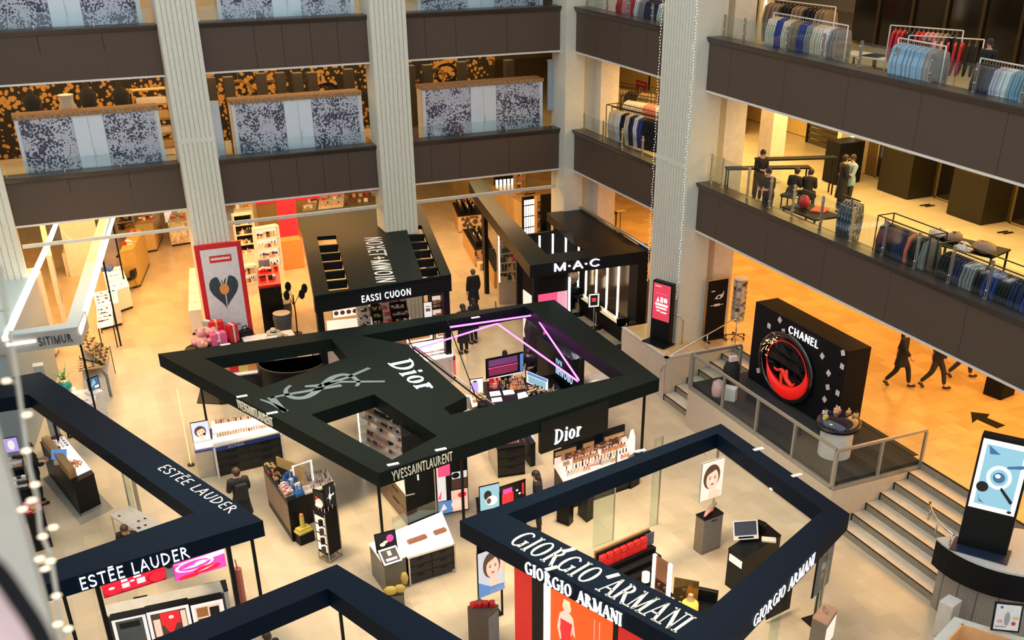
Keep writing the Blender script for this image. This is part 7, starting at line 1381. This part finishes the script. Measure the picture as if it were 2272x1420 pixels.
for i, (u0, u1) in enumerate(((.0, .3), (.38, .55), (.68, .98))):
    c0, c1 = P[3].lerp(P[2], u0), P[3].lerp(P[2], u1); solo(MB().box(0, (c1-c0).length, 0, .05, 0, .42+.08*i).box(.02, (c1-c0).length-.02, -.01, 0, .25, .38, 1), 'header_board', [BLACK, PC['gold']], 'black header board behind the long tester counter, '+['lowest one', 'short middle one', 'tallest one near the hanging fascia'][i], 'board', (c0.x, c0.y, .95), math.atan2((c1-c0).y, (c1-c0).x))
c = at(1400, 1008, .95); t = thing('arch_sign', 'white arched card leaning at the right end of the long tester counter', 'sign', (c.x, c.y, 0), .4); q = MB(); pr2 = [(-.16, 0), (.16, 0), (.14, .5), (.05, .75), (-.05, .75), (-.14, .5)]; q.add([(x, -.012, z) for x, z in pr2]+[(x, .012, z) for x, z in pr2], [(0, 1, 2, 3, 4, 5), (11, 10, 9, 8, 7, 6)]+[(i, (i+1) % 6, (i+1) % 6+6, i+6) for i in range(6)]); o = q.build('card', LW, t); o.location = (0, 0, .95); bx(-.2, .2, -.2, .2, 0, .95).build('stand', BLACK, t)
t, P, h = block('short black column cabinet under the rear beam of the four sided canopy', [(1235, 1158), (1262, 1168), (1272, 1158), (1246, 1148)], 1118, name='column_cabinet', cat='cabinet'); t, P, h = block('black slim bin shaped stand beside the column cabinet', [(1282, 1142), (1302, 1160), (1316, 1150), (1296, 1136)], 1108, name='slim_stand', cat='stand')
t, P, h = block('grey fronted pedestal with pale figure on its black top inside the canopy', [(1538, 1219), (1556, 1232), (1597, 1216), (1580, 1203)], 1153, name='pedestal', cat='pedestal', body=M('taupe_laminate', (.25, .2, .15), .5), top=BLACK, n=1, dr=M('grey_fabric_panel', (.22, .22, .23), .7)); PED = sum(P, Vector((0, 0)))/4
t = thing('pale_shoe_display', 'pale pointed object and rosy cloth lying on the grey fronted pedestal', 'display item', (PED.x, PED.y, h), .5); MB().tube([(-.28, 0, .04), (-.1, .02, .08), (.1, 0, .07)], .05, seg=8, rs=[.03, .06, .05]).build('rosy_cloth', PC['rose'], t); MB().tube([(-.05, .05, .06), (.15, .05, .09), (.36, .04, .12)], .05, seg=8, rs=[.03, .06, .04]).build('pale_part', M('cream_felt'), t)
panel('hanging light box with a close portrait of a pale face above the grey pedestal', (1552, 1114), (1600, 1098), 1.55, 1030, [(LP, 'r', 0, 0, 1, 1)]+face(.5, .52, .95, LH)+[(LS, 'e', .62, .12, .3, .12)], name='portrait_light_box', cat='light box', frame=M('pale_aluminium'))
c = at(1574, 1106, 1.55); solo(MB().tube([(c.x, c.y+.03, 2.55), (c.x, c.y+.03, 1.56+1.0)], .006).tube([(c.x, c.y+.03, 2.55), (c.x, c.y+.5, 2.62)], .006), 'suspension_wire', STEEL, 'thin wire from which the portrait light box hangs', 'wire')
t, P, h = block('black cash desk block with a tilted monitor inside the four sided canopy', [(1608, 1297), (1642, 1322), (1722, 1268), (1690, 1240)], 1240, name='cash_desk', cat='desk', top=BLACK); pz([P[0].lerp(P[1], .1)+Vector((-.02, -.02)), P[0].lerp(P[1], .9)+Vector((-.02, -.02)), P[0].lerp(P[1], .9), P[0].lerp(P[1], .1)], h-.3, h-.12).build('cream_inset', LP, t); CDK = sum(P, Vector((0, 0)))/4
t = thing('till_monitor', 'white framed till monitor tilted back on the black cash desk', 'monitor', (CDK.x-.25, CDK.y+.05, h), -.3); art('screen', (-.3, 0, .08), (1, 0, 0), (0, .5, .86), .62, .46, [(WHITE, 'r', 0, 0, 1, 1), (M('screen_slate', (.06, .07, .1), .2), 'r', .06, .22, .94, .94), (BLACK, 'r', .2, .06, .8, .16)], t); MB().box(-.12, .12, .02, .3, 0, .09).build('foot', BLACK, t)
for i, (dx, dy) in enumerate(((.1, .35), (.32, .3))): solo(bx(-.1, .1, -.12, .12, 0, .28, b=.02), 'till_printer', BLACK, 'black receipt printer behind the till monitor, '+['nearer it', 'farther from it'][i], 'printer', (CDK.x+dx, CDK.y+dy, h), .4)
solo(bx(-.17, .17, -.1, .1, 0, .05, b=.01), 'keypad', M('cream_paint'), 'cream keypad on the black cash desk', 'keypad', (CDK.x+.3, CDK.y-.12, h), -.6)
# red product shelf
a, b_ = at(1321, 1228, 1.3), at(1441, 1176, 1.3); t = thing('red_product_shelf', 'black stepped counter shelf with a row of red packs along its top', 'shelf'); A2, B2 = Vector(a[:2]), Vector(b_[:2]); d_ = (B2-A2).normalized(); n_ = Vector((d_.y, -d_.x))
pz([A2, B2, B2-n_*.05, A2-n_*.05], 0, 1.36).build('back_panel', TANL, t); pz([A2+n_*.06, B2+n_*.06, B2, A2], 0, 1.3).build('panel', BLACK, t)
for k in range(3): pz([A2+n_*(.06+.2*(k+1)), B2+n_*(.06+.2*(k+1)), B2+n_*(.06+.2*k), A2+n_*(.06+.2*k)], 0, .95-.14*k).build('step', BLK2, t)
for k in range(7):
    c = A2.lerp(B2, (k+.5)/8)+n_*.14; solo(MB().box(-.1, .1, -.05, .05, 0, .17, b=.02).box(-.09, .09, -.05, .05, .18, .33, b=.02), 'red_pack', M('red_gloss_pack', (.7, .02, .02), .25, emit=.15), 'glossy red pack in the row along the black stepped shelf', 'pack', (c.x, c.y, .955), math.atan2(d_.y, d_.x), 'red packs on the stepped shelf')
c = A2.lerp(B2, .95)+n_*.1; solo(bx(-.14, .14, -.01, .01, 0, .34), 'slate_card', M('slate_blue_card', (.1, .11, .18), .5), 'slate blue card at the end of the red pack row', 'card', (c.x, c.y, .955), math.atan2(d_.y, d_.x))
# lit mirror, glass leaf, orange lamp on the black counter
P = quad([(1395, 1300), (1500, 1372), (1548, 1352), (1440, 1284)], .9); t = thing('vanity_counter', 'black make-up counter with small pots just behind the front beam', 'counter'); pz(P, 0, .86).build('body', BLACK, t); pz(inset(P, -.02), .86, .9).build('counter_top', BLACK, t); drawers(t, P[0], P[1], .1, .8, 2, BLK2, 3); goods('jar', P, .9, 7, 2, ['white', 'clear', 'grey', 'rose'], 'small pale pot on the black make-up counter behind the front beam', (.07, .06), ('white', 'gold'), 360, skip=.4)
a, b_ = at(1449, 1302, .95), at(1482, 1324, .95); t = thing('lit_mirror', 'upright mirror between two white light tubes on the black make-up counter', 'mirror', (a.x, a.y, .9), math.atan2((b_-a).y, (b_-a).x)); W_ = (b_-a).length
hh = zt(a.x, a.y, 1226)-.95; bx(-.04, .04, -.03, .03, .05, hh).build('light_tube', GLOW, t); bx(W_-.04, W_+.04, -.03, .03, .05, hh).build('light_tube', GLOW, t); bx(.04, W_-.04, -.01, .01, .05, hh).build('mirror', M('rosy_mirror', (.3, .16, .12), .1, metal=.8), t); bx(-.05, W_+.05, -.06, .06, 0, .05).build('foot', STEEL, t)
solo(bx(0, .55, -.01, .01, 0, .6), 'glass_leaf', M('smoked_gold_glass', (.16, .11, .04), .1, metal=.5), 'smoked gold glass leaf beside the lit mirror', 'glass panel', (b_.x+.08, b_.y-.08, .9), -.75)
c = at(1432, 1293, .9); t = thing('candle_lamp', 'cream glowing cylinder lamp at the far end of the black make-up counter', 'lamp', (c.x, c.y, .9)); MB().cyl((0, 0, 0), .1, .05).build('foot', BLACK, t); MB().cyl((0, 0, .05), .09, .22).build('shade', M('cream_glow', (1, .8, .6), .5, emit=.8, ecol=(1, .8, .6)), t)
t, P, h = block('black counter with tan edge beside the orange lamp', [(1537, 1384), (1599, 1350), (1560, 1312), (1515, 1330)], 0, zps=.9, hgt=.9, top=BLACK); q = [P[0]+Vector((0, -.02)), P[1]+Vector((0, -.02)), P[1], P[0]]; pz(q, .8, .86).build('tan_edge', TANL, t)
c = at(1530, 1354, .9); t = thing('orange_lamp', 'glowing orange glass lamp on the black counter behind the front beam', 'lamp', (c.x, c.y, .9)); MB().lathe([(.12, 0), (.19, .05), (.18, .2), (.1, .28)], seg=20).build('shade', M('orange_glow', (1, .42, .05), .3, emit=1.0, ecol=(1, .42, .06)), t); MB().lathe([(.1, .28), (.05, .4), (.06, .42), (.001, .43)], seg=14).build('neck', PC['gold'], t)
solo(bx(-.35, .35, -.06, .06, 0, .3, b=.02), 'till_screen', BLACK, 'black slanted screen housing beside the orange lamp', 'monitor', (*hp(1557, 1330, .9)[:2], .9), -.8)
# walls under the front beam: red panels, lit poster; measured on the beam's own plane
A_, B_ = Vector((*AO[0], 0)), Vector((*AO[1], 0)); dB = (B_-A_).normalized(); nB = Vector((dB.y, -dB.x, 0)); A3 = A_-nB*.16 if nB.y < 0 else A_+nB*.16; nO = nB if nB.y < 0 else -nB
def onw(p):
    r = ray(*p); k = (A3-CP).dot(nB)/r.dot(nB); P_ = CP+r*k; return (P_-A3).dot(dB), P_.z
def wallbox(s0, s1, z0, z1, nm, m, t, o=.0, th=.06):
    q = MB(); c = [A3+dB*s0+nO*o, A3+dB*s1+nO*o, A3+dB*s1+nO*(o-th), A3+dB*s0+nO*(o-th)]; return pz([Vector(p[:2]) for p in c], z0, z1, mb=q).build(nm, m, t)
t = thing('advert_wall', 'wall of red panels with a lit orange poster under the serif lettered beam', 'advert wall'); s = [onw(p)[0] for p in ((1141, 1270), (1180, 1290), (1208, 1310), (1222, 1315), (1360, 1400), (1372, 1400), (1428, 1420))]
LRW = M('lit_deep_red', (.62, .01, .01), .35, emit=.3, ecol=(.8, .01, .01)); zT = HC-.42
wallbox(s[0], s[1], 0, zT, 'red_panel', LRW, t); wallbox(s[1], s[2]-.03, 0, zT, 'black_post', BLACK, t); wallbox(s[2], s[2]+.09, 0, zT-.05, 'light_tube', GLOW, t, .02); wallbox(s[2]+.09, s[3], 0, zT, 'rose_strip', LP, t); wallbox(s[4], s[5], 0, zT, 'black_post', BLACK, t); wallbox(s[5], s[6]+.3, 0, zT, 'red_panel', LRW, t); wallbox(s[3], s[4], 0, zT, 'poster_back', BLACK, t, -.02)
Wp = s[4]-s[3]; O3 = A3+dB*s[3]+Vector((0, 0, .1)); u3 = dB; LOR = E_('orange_red', (.9, .08, .01), .75); LORB = E_('brown_orange', (.55, .12, .02), .5)
art('lit_poster', O3+nO*.0, u3, (0, 0, 1), Wp, zT-.15, [(LOR, 'r', 0, 0, 1, 1), (LORB, 'e', .5, .1, .4, .3), (LS, 'e', .27, .86, .07, .05), (E_('blond', (.95, .65, .35), .7), 'p', [(.2, .84), (.22, .93), (.32, .93), (.34, .82), (.3, .88), (.24, .88)]), (LS, 'p', [(.25, .83), (.29, .83), (.38, .78), (.36, .6), (.2, .6), (.16, .77)]), (LS, 'p', [(.38, .78), (.42, .6), (.38, .62), (.35, .74)]), (LS, 'p', [(.16, .77), (.12, .62), (.17, .5), (.2, .52), (.16, .62), (.2, .72)]), (LRd, 'p', [(.17, .72), (.37, .72), (.34, .58), (.48, .3), (.5, .02), (.1, .02), (.2, .4)]), (LW, 'r', .72, .5, .725, .9), (LW, 'r', .8, .5, .805, .9), (LBk, 'r', .69, .4, .84, .52), (LP, 'r', .67, .1, .86, .4)], t, thick=.01)
# portrait light box by the aisle and the red topped pedestal
panel('upright light box with a portrait of a red lipped face, outside the canopy corner', (1063, 1328), (1119, 1306), .75, 1230, [(E_('pale_grey_blue', (.55, .6, .68), .6), 'r', 0, 0, 1, 1), (LBl, 'p', [(0, 0), (0, .35), (.4, .2), (1, .15), (1, 0)])]+face(.55, .6, .85)+[(LS, 'e', .9, .55, .08, .14)], name='portrait_light_box', cat='light box', frame=BLACK)
c = at(1091, 1318, .75); t = thing('light_box_stand', 'dark twin post stand carrying the red lipped portrait box', 'stand'); a, b_ = at(1066, 1327, .75), at(1116, 1308, .75)
for p in (a, b_): bx(p.x-.02, p.x+.02, p.y+.05, p.y+.09, 0, 2.2).build('post', BLK2, t)
pz([Vector((a.x, a.y+.05)), Vector((b_.x, b_.y+.05)), Vector((b_.x, b_.y+.35)), Vector((a.x, a.y+.35))], 0, .04).build('base', BLK2, t); bx(a.x, b_.x, a.y+.04, a.y+.1, 1.95, 2.25).build('lamp_hood', BLK2, t)
letters('OATBRO', at(1086, 1318, .8)+Vector((0, -.02, 0)), (b_-a), (0, 0, 1), .12, 'thin', .004, width=.42).build('lettering', WHITE, t)
P = quad([(1037, 1346), (1082, 1362), (1106, 1342), (1062, 1328)], 1.05); t = thing('pedestal', 'dark pedestal with grey door and red gift boxes on top at the lower edge', 'pedestal'); pz(P, 0, 1.05).build('body', M('umber_laminate', (.09, .065, .05), .45), t); drawers(t, P[1], P[2], .1, .95, 1, M('grey_fabric_panel'), nm='door')
for i in range(4): c = P[0].lerp(P[2], .2+.2*i); solo(MB().box(-.07, .07, -.06, .06, 0, .1, b=.01).box(-.075, .075, -.012, .012, 0, .104), 'red_gift_box', M('red_paint'), 'small red gift box on the dark pedestal at the lower edge', 'gift box', (c.x, c.y, 1.05), .4*i, 'red boxes on the dark pedestal')
# right of the canopy: black framed board, grey banner, tan pedestal, glass leaves
panel('black framed board standing under the right beam of the four sided canopy', (1702, 1375), (1752, 1350), .1, 1305, [(DKGREY, 'r', .08, .08, .92, .92), (BLACK, 'r', .14, .14, .86, .86)], name='framed_board', cat='board')
panel('grey hanging banner with pinkish marks outside the right beam', (1803, 1328), (1838, 1292), .9, 1226, [(M('banner_grey', (.2, .2, .22), .5), 'r', 0, 0, 1, 1), (PC['rose'], 'r', .3, .8, .7, .9), (WHITE, 'r', .3, .5, .6, .65), (PC['rose'], 'r', .35, .3, .7, .42)], name='hanging_banner', cat='banner')
c = at(1820, 1310, .9); solo(MB().box(-.02, .02, -.02, .02, 0, .9).box(-.2, .2, -.2, .2, 0, .03), 'banner_stand', BLK2, 'thin black foot under the grey banner', 'stand', (c.x, c.y+.05, 0))
P = quad([(1803, 1368), (1836, 1384), (1858, 1350), (1828, 1338)], 1.05); t = thing('pedestal', 'tan topped pedestal with lit side and a metal knot at the lower edge', 'pedestal'); pz(P, 0, 1.0).build('body', M('taupe_laminate'), t); pz(P, 1.0, 1.05).build('tan_top', M('salmon_top', (.75, .42, .26), .5), t); drawers(t, P[1], P[2], .3, .9, 1, LP, nm='lit_side')
c = sum(P, Vector((0, 0)))/4; torus(.06, .02, (c.x, c.y, 1.12)).build('metal_knot', STEEL, None).name = 'metal_knot'; o = C.objects['metal_knot']; tag(o, 'small metal ring ornament on the tan topped pedestal', 'ornament')
for a, b_ in (((1795, 1420), (1812, 1405)), ((1700, 1452), (1722, 1440))): A, B = at(*a), at(*b_); pane(arm, A.xy, B.xy, 0, HC-.4)
# ================================================================ under the pointed canopy
t, P, h = block('black tray counter with steel plinth and a heap of orange sweets on top', [(108, 1052), (181, 1147), (226, 1124), (152, 1032)], 1072, name='tray_counter', top=BLACK); pz([p+Vector((0, -.015)) for p in (P[1], P[2])]+[P[2], P[1]], 0, .09).build('steel_plinth', STEEL, t)
T_ = [P[1].lerp(P[0], .08), P[2].lerp(P[3], .08), P[2].lerp(P[3], .9), P[1].lerp(P[0], .9)]; T2 = [T_[0].lerp(T_[1], .35), T_[1], T_[2], T_[3].lerp(T_[2], .35)]; solo(pz(T2, h, h+.02), 'white_tray', LW, 'white lit tray on the black tray counter', 'tray'); solo(pz([T_[0], T_[0].lerp(T_[1], .33), T_[3].lerp(T_[2], .33), T_[3]], h, h+.25), 'raised_ledge', M('tan_laminate'), 'raised tan ledge along the black tray counter', 'ledge')
rnd = random.Random(8); m = MB()
c = T2[0].lerp(T2[2], .26)
for k in range(90): a = rnd.uniform(0, 2*PI); r_ = rnd.uniform(0, .22)**1; m.ball((c.x+r_*math.cos(a), c.y+r_*math.sin(a)*1.2, h+.04+.05*(1-r_/.22)*rnd.random()), .022, seg=5)
solo(m, 'orange_sweets', PC['amber'], 'heap of small orange sweets on the white lit tray', 'sweets', kind='stuff'); goods('jar', [T2[3].lerp(T2[0], .3), T2[2].lerp(T2[1], .3), T2[2], T2[3]], h+.02, 3, 4, ['blue', 'white', 'black'], 'small pot on the white lit tray beside the sweets', (.07, .08), ('black', 'white'), 380)
c = at(118, 1010, 1.25); t = thing('tablet_stand', 'dark blue tablet screen held on the far end of the black tray counter', 'tablet', (c.x+.1, c.y-.1, h+.0), -.4); bx(-.2, .2, -.02, .02, .1, .38).build('tablet', LBl, t).rotation_euler = (-.5, 0, 0); bx(-.1, .1, -.1, .1, 0, .12).build('foot', WHITE, t)
t = thing('dark_carpet', 'thin greenish grey mat under the black tray counter', 'mat'); qb([(95, 1062), (180, 1165), (252, 1128), (165, 1035)], 0, 0, .008).build('mat', M('grey_green_mat', (.3, .29, .24), .8), t)
P = quad([(243, 1142), (325, 1192), (375, 1172), (290, 1122)], .92); t = thing('white_table', 'white table with small items on steel legs behind the front beam', 'table'); pz(P, .87, .92).build('table_top', M('white_gloss'), t)
for p in inset(P, .05): bx(p.x-.015, p.x+.015, p.y-.015, p.y+.015, 0, .87).build('leg', STEEL, t)
goods('palette', P, .92, 5, 3, ['white', 'grey', 'black', 'peach'], 'small flat item on the white table behind the front beam', (.1, .04), ('white', 'black'), 384, skip=.4)
panel('black framed white frosted screen low beside the booth post', (152, 972), (186, 962), .02, 930, [(M('frosted', (.55, .57, .58), .4), 'r', .08, .3, .92, .95), (WHITE, 'r', .08, .08, .92, .22)], name='framed_screen', cat='screen')
# left wall shelves half behind the blurred column
a, b_ = hp(28, 1015), hp(10, 935)
t, sh = shelf('lit shelf of small dark bottles along the left edge', b_, a, .8, 2.2, 4, .3, WHITE, LITB, glow=True); stock(sh, ['bottle', 'lipstick'], ['black', 'brown', 'rose'], 'small dark bottle on the lit shelf along the left edge', 7, 1, (.1, .2), 390, grp='bottles on the left edge shelf')
panel('violet white lit screen behind the assistant at the left edge', (14, 1005), (44, 1000), 1.3, 975, [(E_('lavender', (.4, .3, .7), .7), 'r', 0, 0, 1, 1), (LW, 'e', .5, .5, .25, .35)], name='counter_screen')
for i, (ps, z) in enumerate((([(20, 1045), (52, 1040), (50, 1012), (16, 1018)], 1.0), ([(58, 1150), (98, 1138), (90, 1110), (52, 1122)], 1.0), ([(30, 1090), (62, 1085), (60, 1055), (26, 1062)], 1.0))):
    t, P, h = block('dark counter along the left edge half behind the blurred column, '+['below the violet screen', 'with violet and amber items', 'between the other two'][i], ps, 0, zps=z, hgt=z); goods(['jar', 'carton', 'jar'][i], P, z, 3, 2, [['peach', 'white'], ['amber', 'pink', 'red'], ['white', 'clear']][i], 'small pack on the left edge counter '+['below the violet screen', 'with violet and amber items', 'between the other two'][i], (.14, .14), ('white', 'black'), 400+i)
# big screens and mirror boxes below the front beam
A_, B_ = Vector((*EO[3], 0)), Vector((*EO[4], 0)); dE = (B_-A_).normalized(); nE = Vector((dE.y, -dE.x, 0)); nE = nE if nE.y < 0 else -nE
def one(p, off=.0):
    A4 = A_+nE*off; r = ray(*p); k = (A4-CP).dot(nE)/r.dot(nE); P_ = CP+r*k; return (P_-A4).dot(dE), P_.z
def escreen(lab, bl, br, tl, shapes, off=-.1, nm='lit_screen'):
    s0, z0 = one(bl, off); s1, _ = one(br, off); _, z1 = one(tl, off); z1 = min(z1, HC-.39); t = thing(nm, lab, 'screen'); O_ = A_+nE*off+dE*s0; O_.z = z0; art('picture', O_, dE, (0, 0, 1), s1-s0, z1-z0, shapes, t, thick=.05); return t, s0, s1, z0
LGL = E_('glossy_red', (.85, .01, .03), .8); LDR = E_('dark_crimson', (.35, .0, .02), .5); LPW = E_('pink_white', (.95, .7, .85), .8); LMG = E_('hot_magenta', (.9, .06, .4), .75)
t1, sa, sb_, zz0 = escreen('wide lit screen of glossy red drops with white squares under the front beam', (232, 1328), (372, 1296), (226, 1290), [(LGL, 'r', 0, 0, 1, 1), (LDR, 'r', 0, 0, 1, .12), (LDR, 'e', .16, .35, .17, .34), (LGL, 'e', .16, .38, .15, .3), (LPW, 'e', .14, .5, .05, .08), (LPW, 'r', .3, .3, .42, .6), (LPW, 'r', .54, .3, .67, .65), (LPW, 'r', .3, .7, .4, .9), (LPW, 'r', .5, .75, .62, .95), (LPW, 'e', .47, .62, .04, .06), (LDR, 'e', .86, .4, .16, .36), (LGL, 'e', .87, .42, .14, .32)])
t2, sc2, sd, _ = escreen('wide lit screen with pink rippled bubble picture under the front beam', (391, 1291), (505, 1268), (388, 1250), [(LMG, 'r', 0, 0, 1, 1), (LPW, 'p', [(0, .9), (1, 1), (1, .75), (.7, .7)]), (LPW, 'e', .4, .62, .38, .3), (LMG, 'e', .4, .62, .32, .24), (LPW, 'p', [(.15, .55), (.5, .7), (.75, .7), (.4, .5)]), (LPW, 'e', .52, .66, .12, .1), (LGL, 'e', .62, .25, .27, .17), (LPW, 'p', [(.42, .2), (.8, .36), (.6, .22)]), (LGL, 'e', .25, .1, .2, .12)])
fr_ = thing('screen_frame', 'tall black frame posts carrying the two wide lit screens', 'frame')
for s_, w_ in ((sa-.12, .09), (sd+.06, .09)): q = MB(); c = A_+nE*-.1+dE*s_; pz([Vector(c[:2]), Vector((c+dE*w_)[:2]), Vector((c+dE*w_-nE*.09)[:2]), Vector((c-nE*.09)[:2])], 0, HC-.38, mb=q).build('post', BLACK, fr_)
q = MB(); c = A_+nE*-.1+dE*(sb_+.01); pz([Vector(c[:2]), Vector((c+dE*(sc2-sb_-.02))[:2]), Vector((c+dE*(sc2-sb_-.02)-nE*.05)[:2]), Vector((c-nE*.05)[:2])], zz0, HC-.38, mb=q).build('centre_panel', M('cool_grey_panel', (.4, .4, .4), .4), fr_)
q = MB(); c = A_+nE*-.1+dE*(sb_+.1); q.ball((c.x, c.y-.03, zz0+.35), .09, seg=10).build('dark_ball', BLACK, fr_)
# mirror boxes on a long unit nearer the camera
for i, (bl, br, ty, sh_, lb) in enumerate((((262, 1440), (336, 1424), 1378, [(LW, 'r', 0, 0, 1, 1), (M('mirror_grey', (.2, .24, .27), .1, metal=.5), 'r', .1, 0, .9, .93), (LBk, 'r', .2, .65, .8, .85)], 'white framed lit mirror box, nearest the hall edge'), ((338, 1422), (430, 1402), 1360, [(LW, 'r', 0, 0, 1, 1), (LH, 'r', .08, 0, .92, .9), (LRd, 'r', .3, .45, .75, .88), (LRd, 'p', [(.35, .45), (.65, .45), (.5, .05)]), (LS, 'r', .12, .1, .28, .7), (LS, 'r', .78, .2, .9, .85), (LW, 'e', .55, .7, .06, .06)], 'white framed lit box with a red centre'), ((434, 1402), (504, 1386), 1344, [(LW, 'r', 0, 0, 1, 1), (LS, 'r', .1, 0, .9, .9), (PC['amber'], 'r', .15, .5, .5, .85), (LBk, 'r', .55, .3, .85, .8), (LH, 'r', .15, .2, .5, .45)], 'white framed lit box with amber and dark goods'))):
    panel(lb+' below the wide screens', bl, br, .35, ty, sh_, name='lit_mirror_box', cat='light box', thick=.25)
t = thing('long_unit', 'long grey unit with pale ledge behind the lit mirror boxes', 'counter'); a, b_ = at(250, 1443, .35), at(512, 1384, .35); P = [a.xy+Vector((0, .3)), b_.xy+Vector((0, .3)), b_.xy+Vector((0, .75)), a.xy+Vector((0, .75))]; pz(P, 0, 1.0).build('body', M('steel_grey_body', (.1, .11, .13), .4), t); pz(P, 1.0, 1.04).build('ledge', M('pale_aluminium'), t)
t, P, h = block('black kitchen like block with white underside below the pink screen', [(455, 1320), (505, 1308), (500, 1286), (452, 1296)], 0, zps=.6, hgt=.6, body=WHITE, top=BLACK); t, P, h = block('dark upright block below the red screen', [(300, 1368), (330, 1362), (326, 1320), (296, 1326)], 0, zps=.6, hgt=.6)
solo(MB().cyl((0, 0, 0), .09, 1.0).tube([(0, 0, 1.0), (-.02, 0, 1.25)], .015), 'red_stick_jar', M('rosy_metal', (.5, .15, .12), .4), 'slim rosy column with thin sticks beside the screen frame', 'column', (*hp(540, 1340)[:2], 0))
# little labels of light inside the beams: downlights
DL = M('downlight_lens', (1, .95, .85), .4, emit=4, ecol=(1, .88, .7), var=0)
for k, (cv, pts_) in enumerate(((ysl, [(-14.2, -9.4), (-13.4, -12.2), (-11.2, -15.3), (-7.5, -14.4), (-4.6, -11), (-4.7, -9), (-8.5, -7.6)]), (arm, [(-11, -19.0), (-7.4, -18.0), (-4.5, -20), (-6.5, -23)]), (est, [(-18.4, -9.6), (-17.3, -12.6), (-16.4, -15), (-18, -17.4)]))):
    for x, y in pts_: MB().cyl((x, y, HC-.405), .06, .03, seg=12).build('downlight', DL, frame_of(cv))
# ================================================================ blurred things close to the camera
def near(px_, py_, d): r = ray(px_, py_).normalized(); return CP+r*d
NB = M('near_pale_stone', (.50, .47, .40), .7)
# pale column beside the viewpoint, its edge wound with fairy lights
e0, e1 = near(-10, 560, 3.4), near(118, 1420, 3.4)
cx, cy = near(60, 1250, 3.4).xy; q = MB(); 
t = thing('near_column', 'out of focus pale stone column edge close to the viewpoint', 'column'); cc = near(24, 1150, 3.3)
for k in range(1): q.prism([(cc.x-.62, cc.y+.0), (cc.x+.02, cc.y-.0), (cc.x+.02, cc.y+.2), (cc.x-.62, cc.y+.5)], 0, 15.5)
q.build('shaft', NB, t)
ec = cc.x+.05
t = thing('fairy_light_string', 'blurred string of warm fairy lights wound down the near column edge', 'fairy lights')
pts_ = [near(x, y, 3.2) for x, y in ((2, 590), (15, 700), (40, 850), (52, 940), (66, 1040), (82, 1100), (90, 1180), (112, 1230), (125, 1310), (140, 1420))]; MB().tube(pts_, .006, seg=5).build('cable', M('pale_cable', (.5, .46, .38), .6), t)
FG = M('fairy_glow', (1, .8, .5), .5, emit=1.3, ecol=(1, .8, .55), var=0); bulb = None
for i, (x, y) in enumerate(((14, 845), (60, 920), (58, 1000), (78, 1075), (70, 1110), (118, 1170), (95, 1190), (112, 1245), (100, 1262), (125, 1322), (128, 1385), (152, 1395), (88, 1240), (50, 1130))):
    c = near(x, y, 3.15); m = MB()
    if bulb is None: bulb = MB().ball((0, 0, 0), .0055, seg=8, sz=1.0, sx=2.4).build('bulb', FG, t); o = bulb
    else: o = bulb.copy(); C.objects.link(o)
    o.parent = t; o.location = c
    MB().tube([pts_[min(range(len(pts_)), key=lambda k: (pts_[k]-c).length)], c], .003, seg=4).build('lead', M('pale_cable'), t)
# dark curved rail and a rosy cloth at the lower left
t = thing('near_handrail', 'dark blurred curved handrail sweeping through the lower left corner', 'handrail'); MB().tube([near(x, y, 1.6) for x, y in smooth([(-90, 1200), (-10, 1262), (40, 1330), (85, 1400), (130, 1500)])], .013, seg=10).build('rail', BLK2, t)
t = thing('near_cloth', 'out of focus pink and white cloth in the lower left corner', 'cloth'); q = MB(); P = [near(x, y, 1.75) for x, y in ((-150, 1230), (-20, 1290), (30, 1350), (75, 1440), (40, 1560), (-160, 1560))]; n_ = fw*.03; tri = tessellate_polygon([P]); k = len(P); q.add(P+[p+n_ for p in P], [list(a) for a in tri]+[[i+k for i in a] for a in tri]+[(i, (i+1) % k, (i+1) % k+k, i+k) for i in range(k)]); q.build('fabric', M('rosy_white_cloth', (.7, .5, .48), .9, var=.35, scale=7), t)
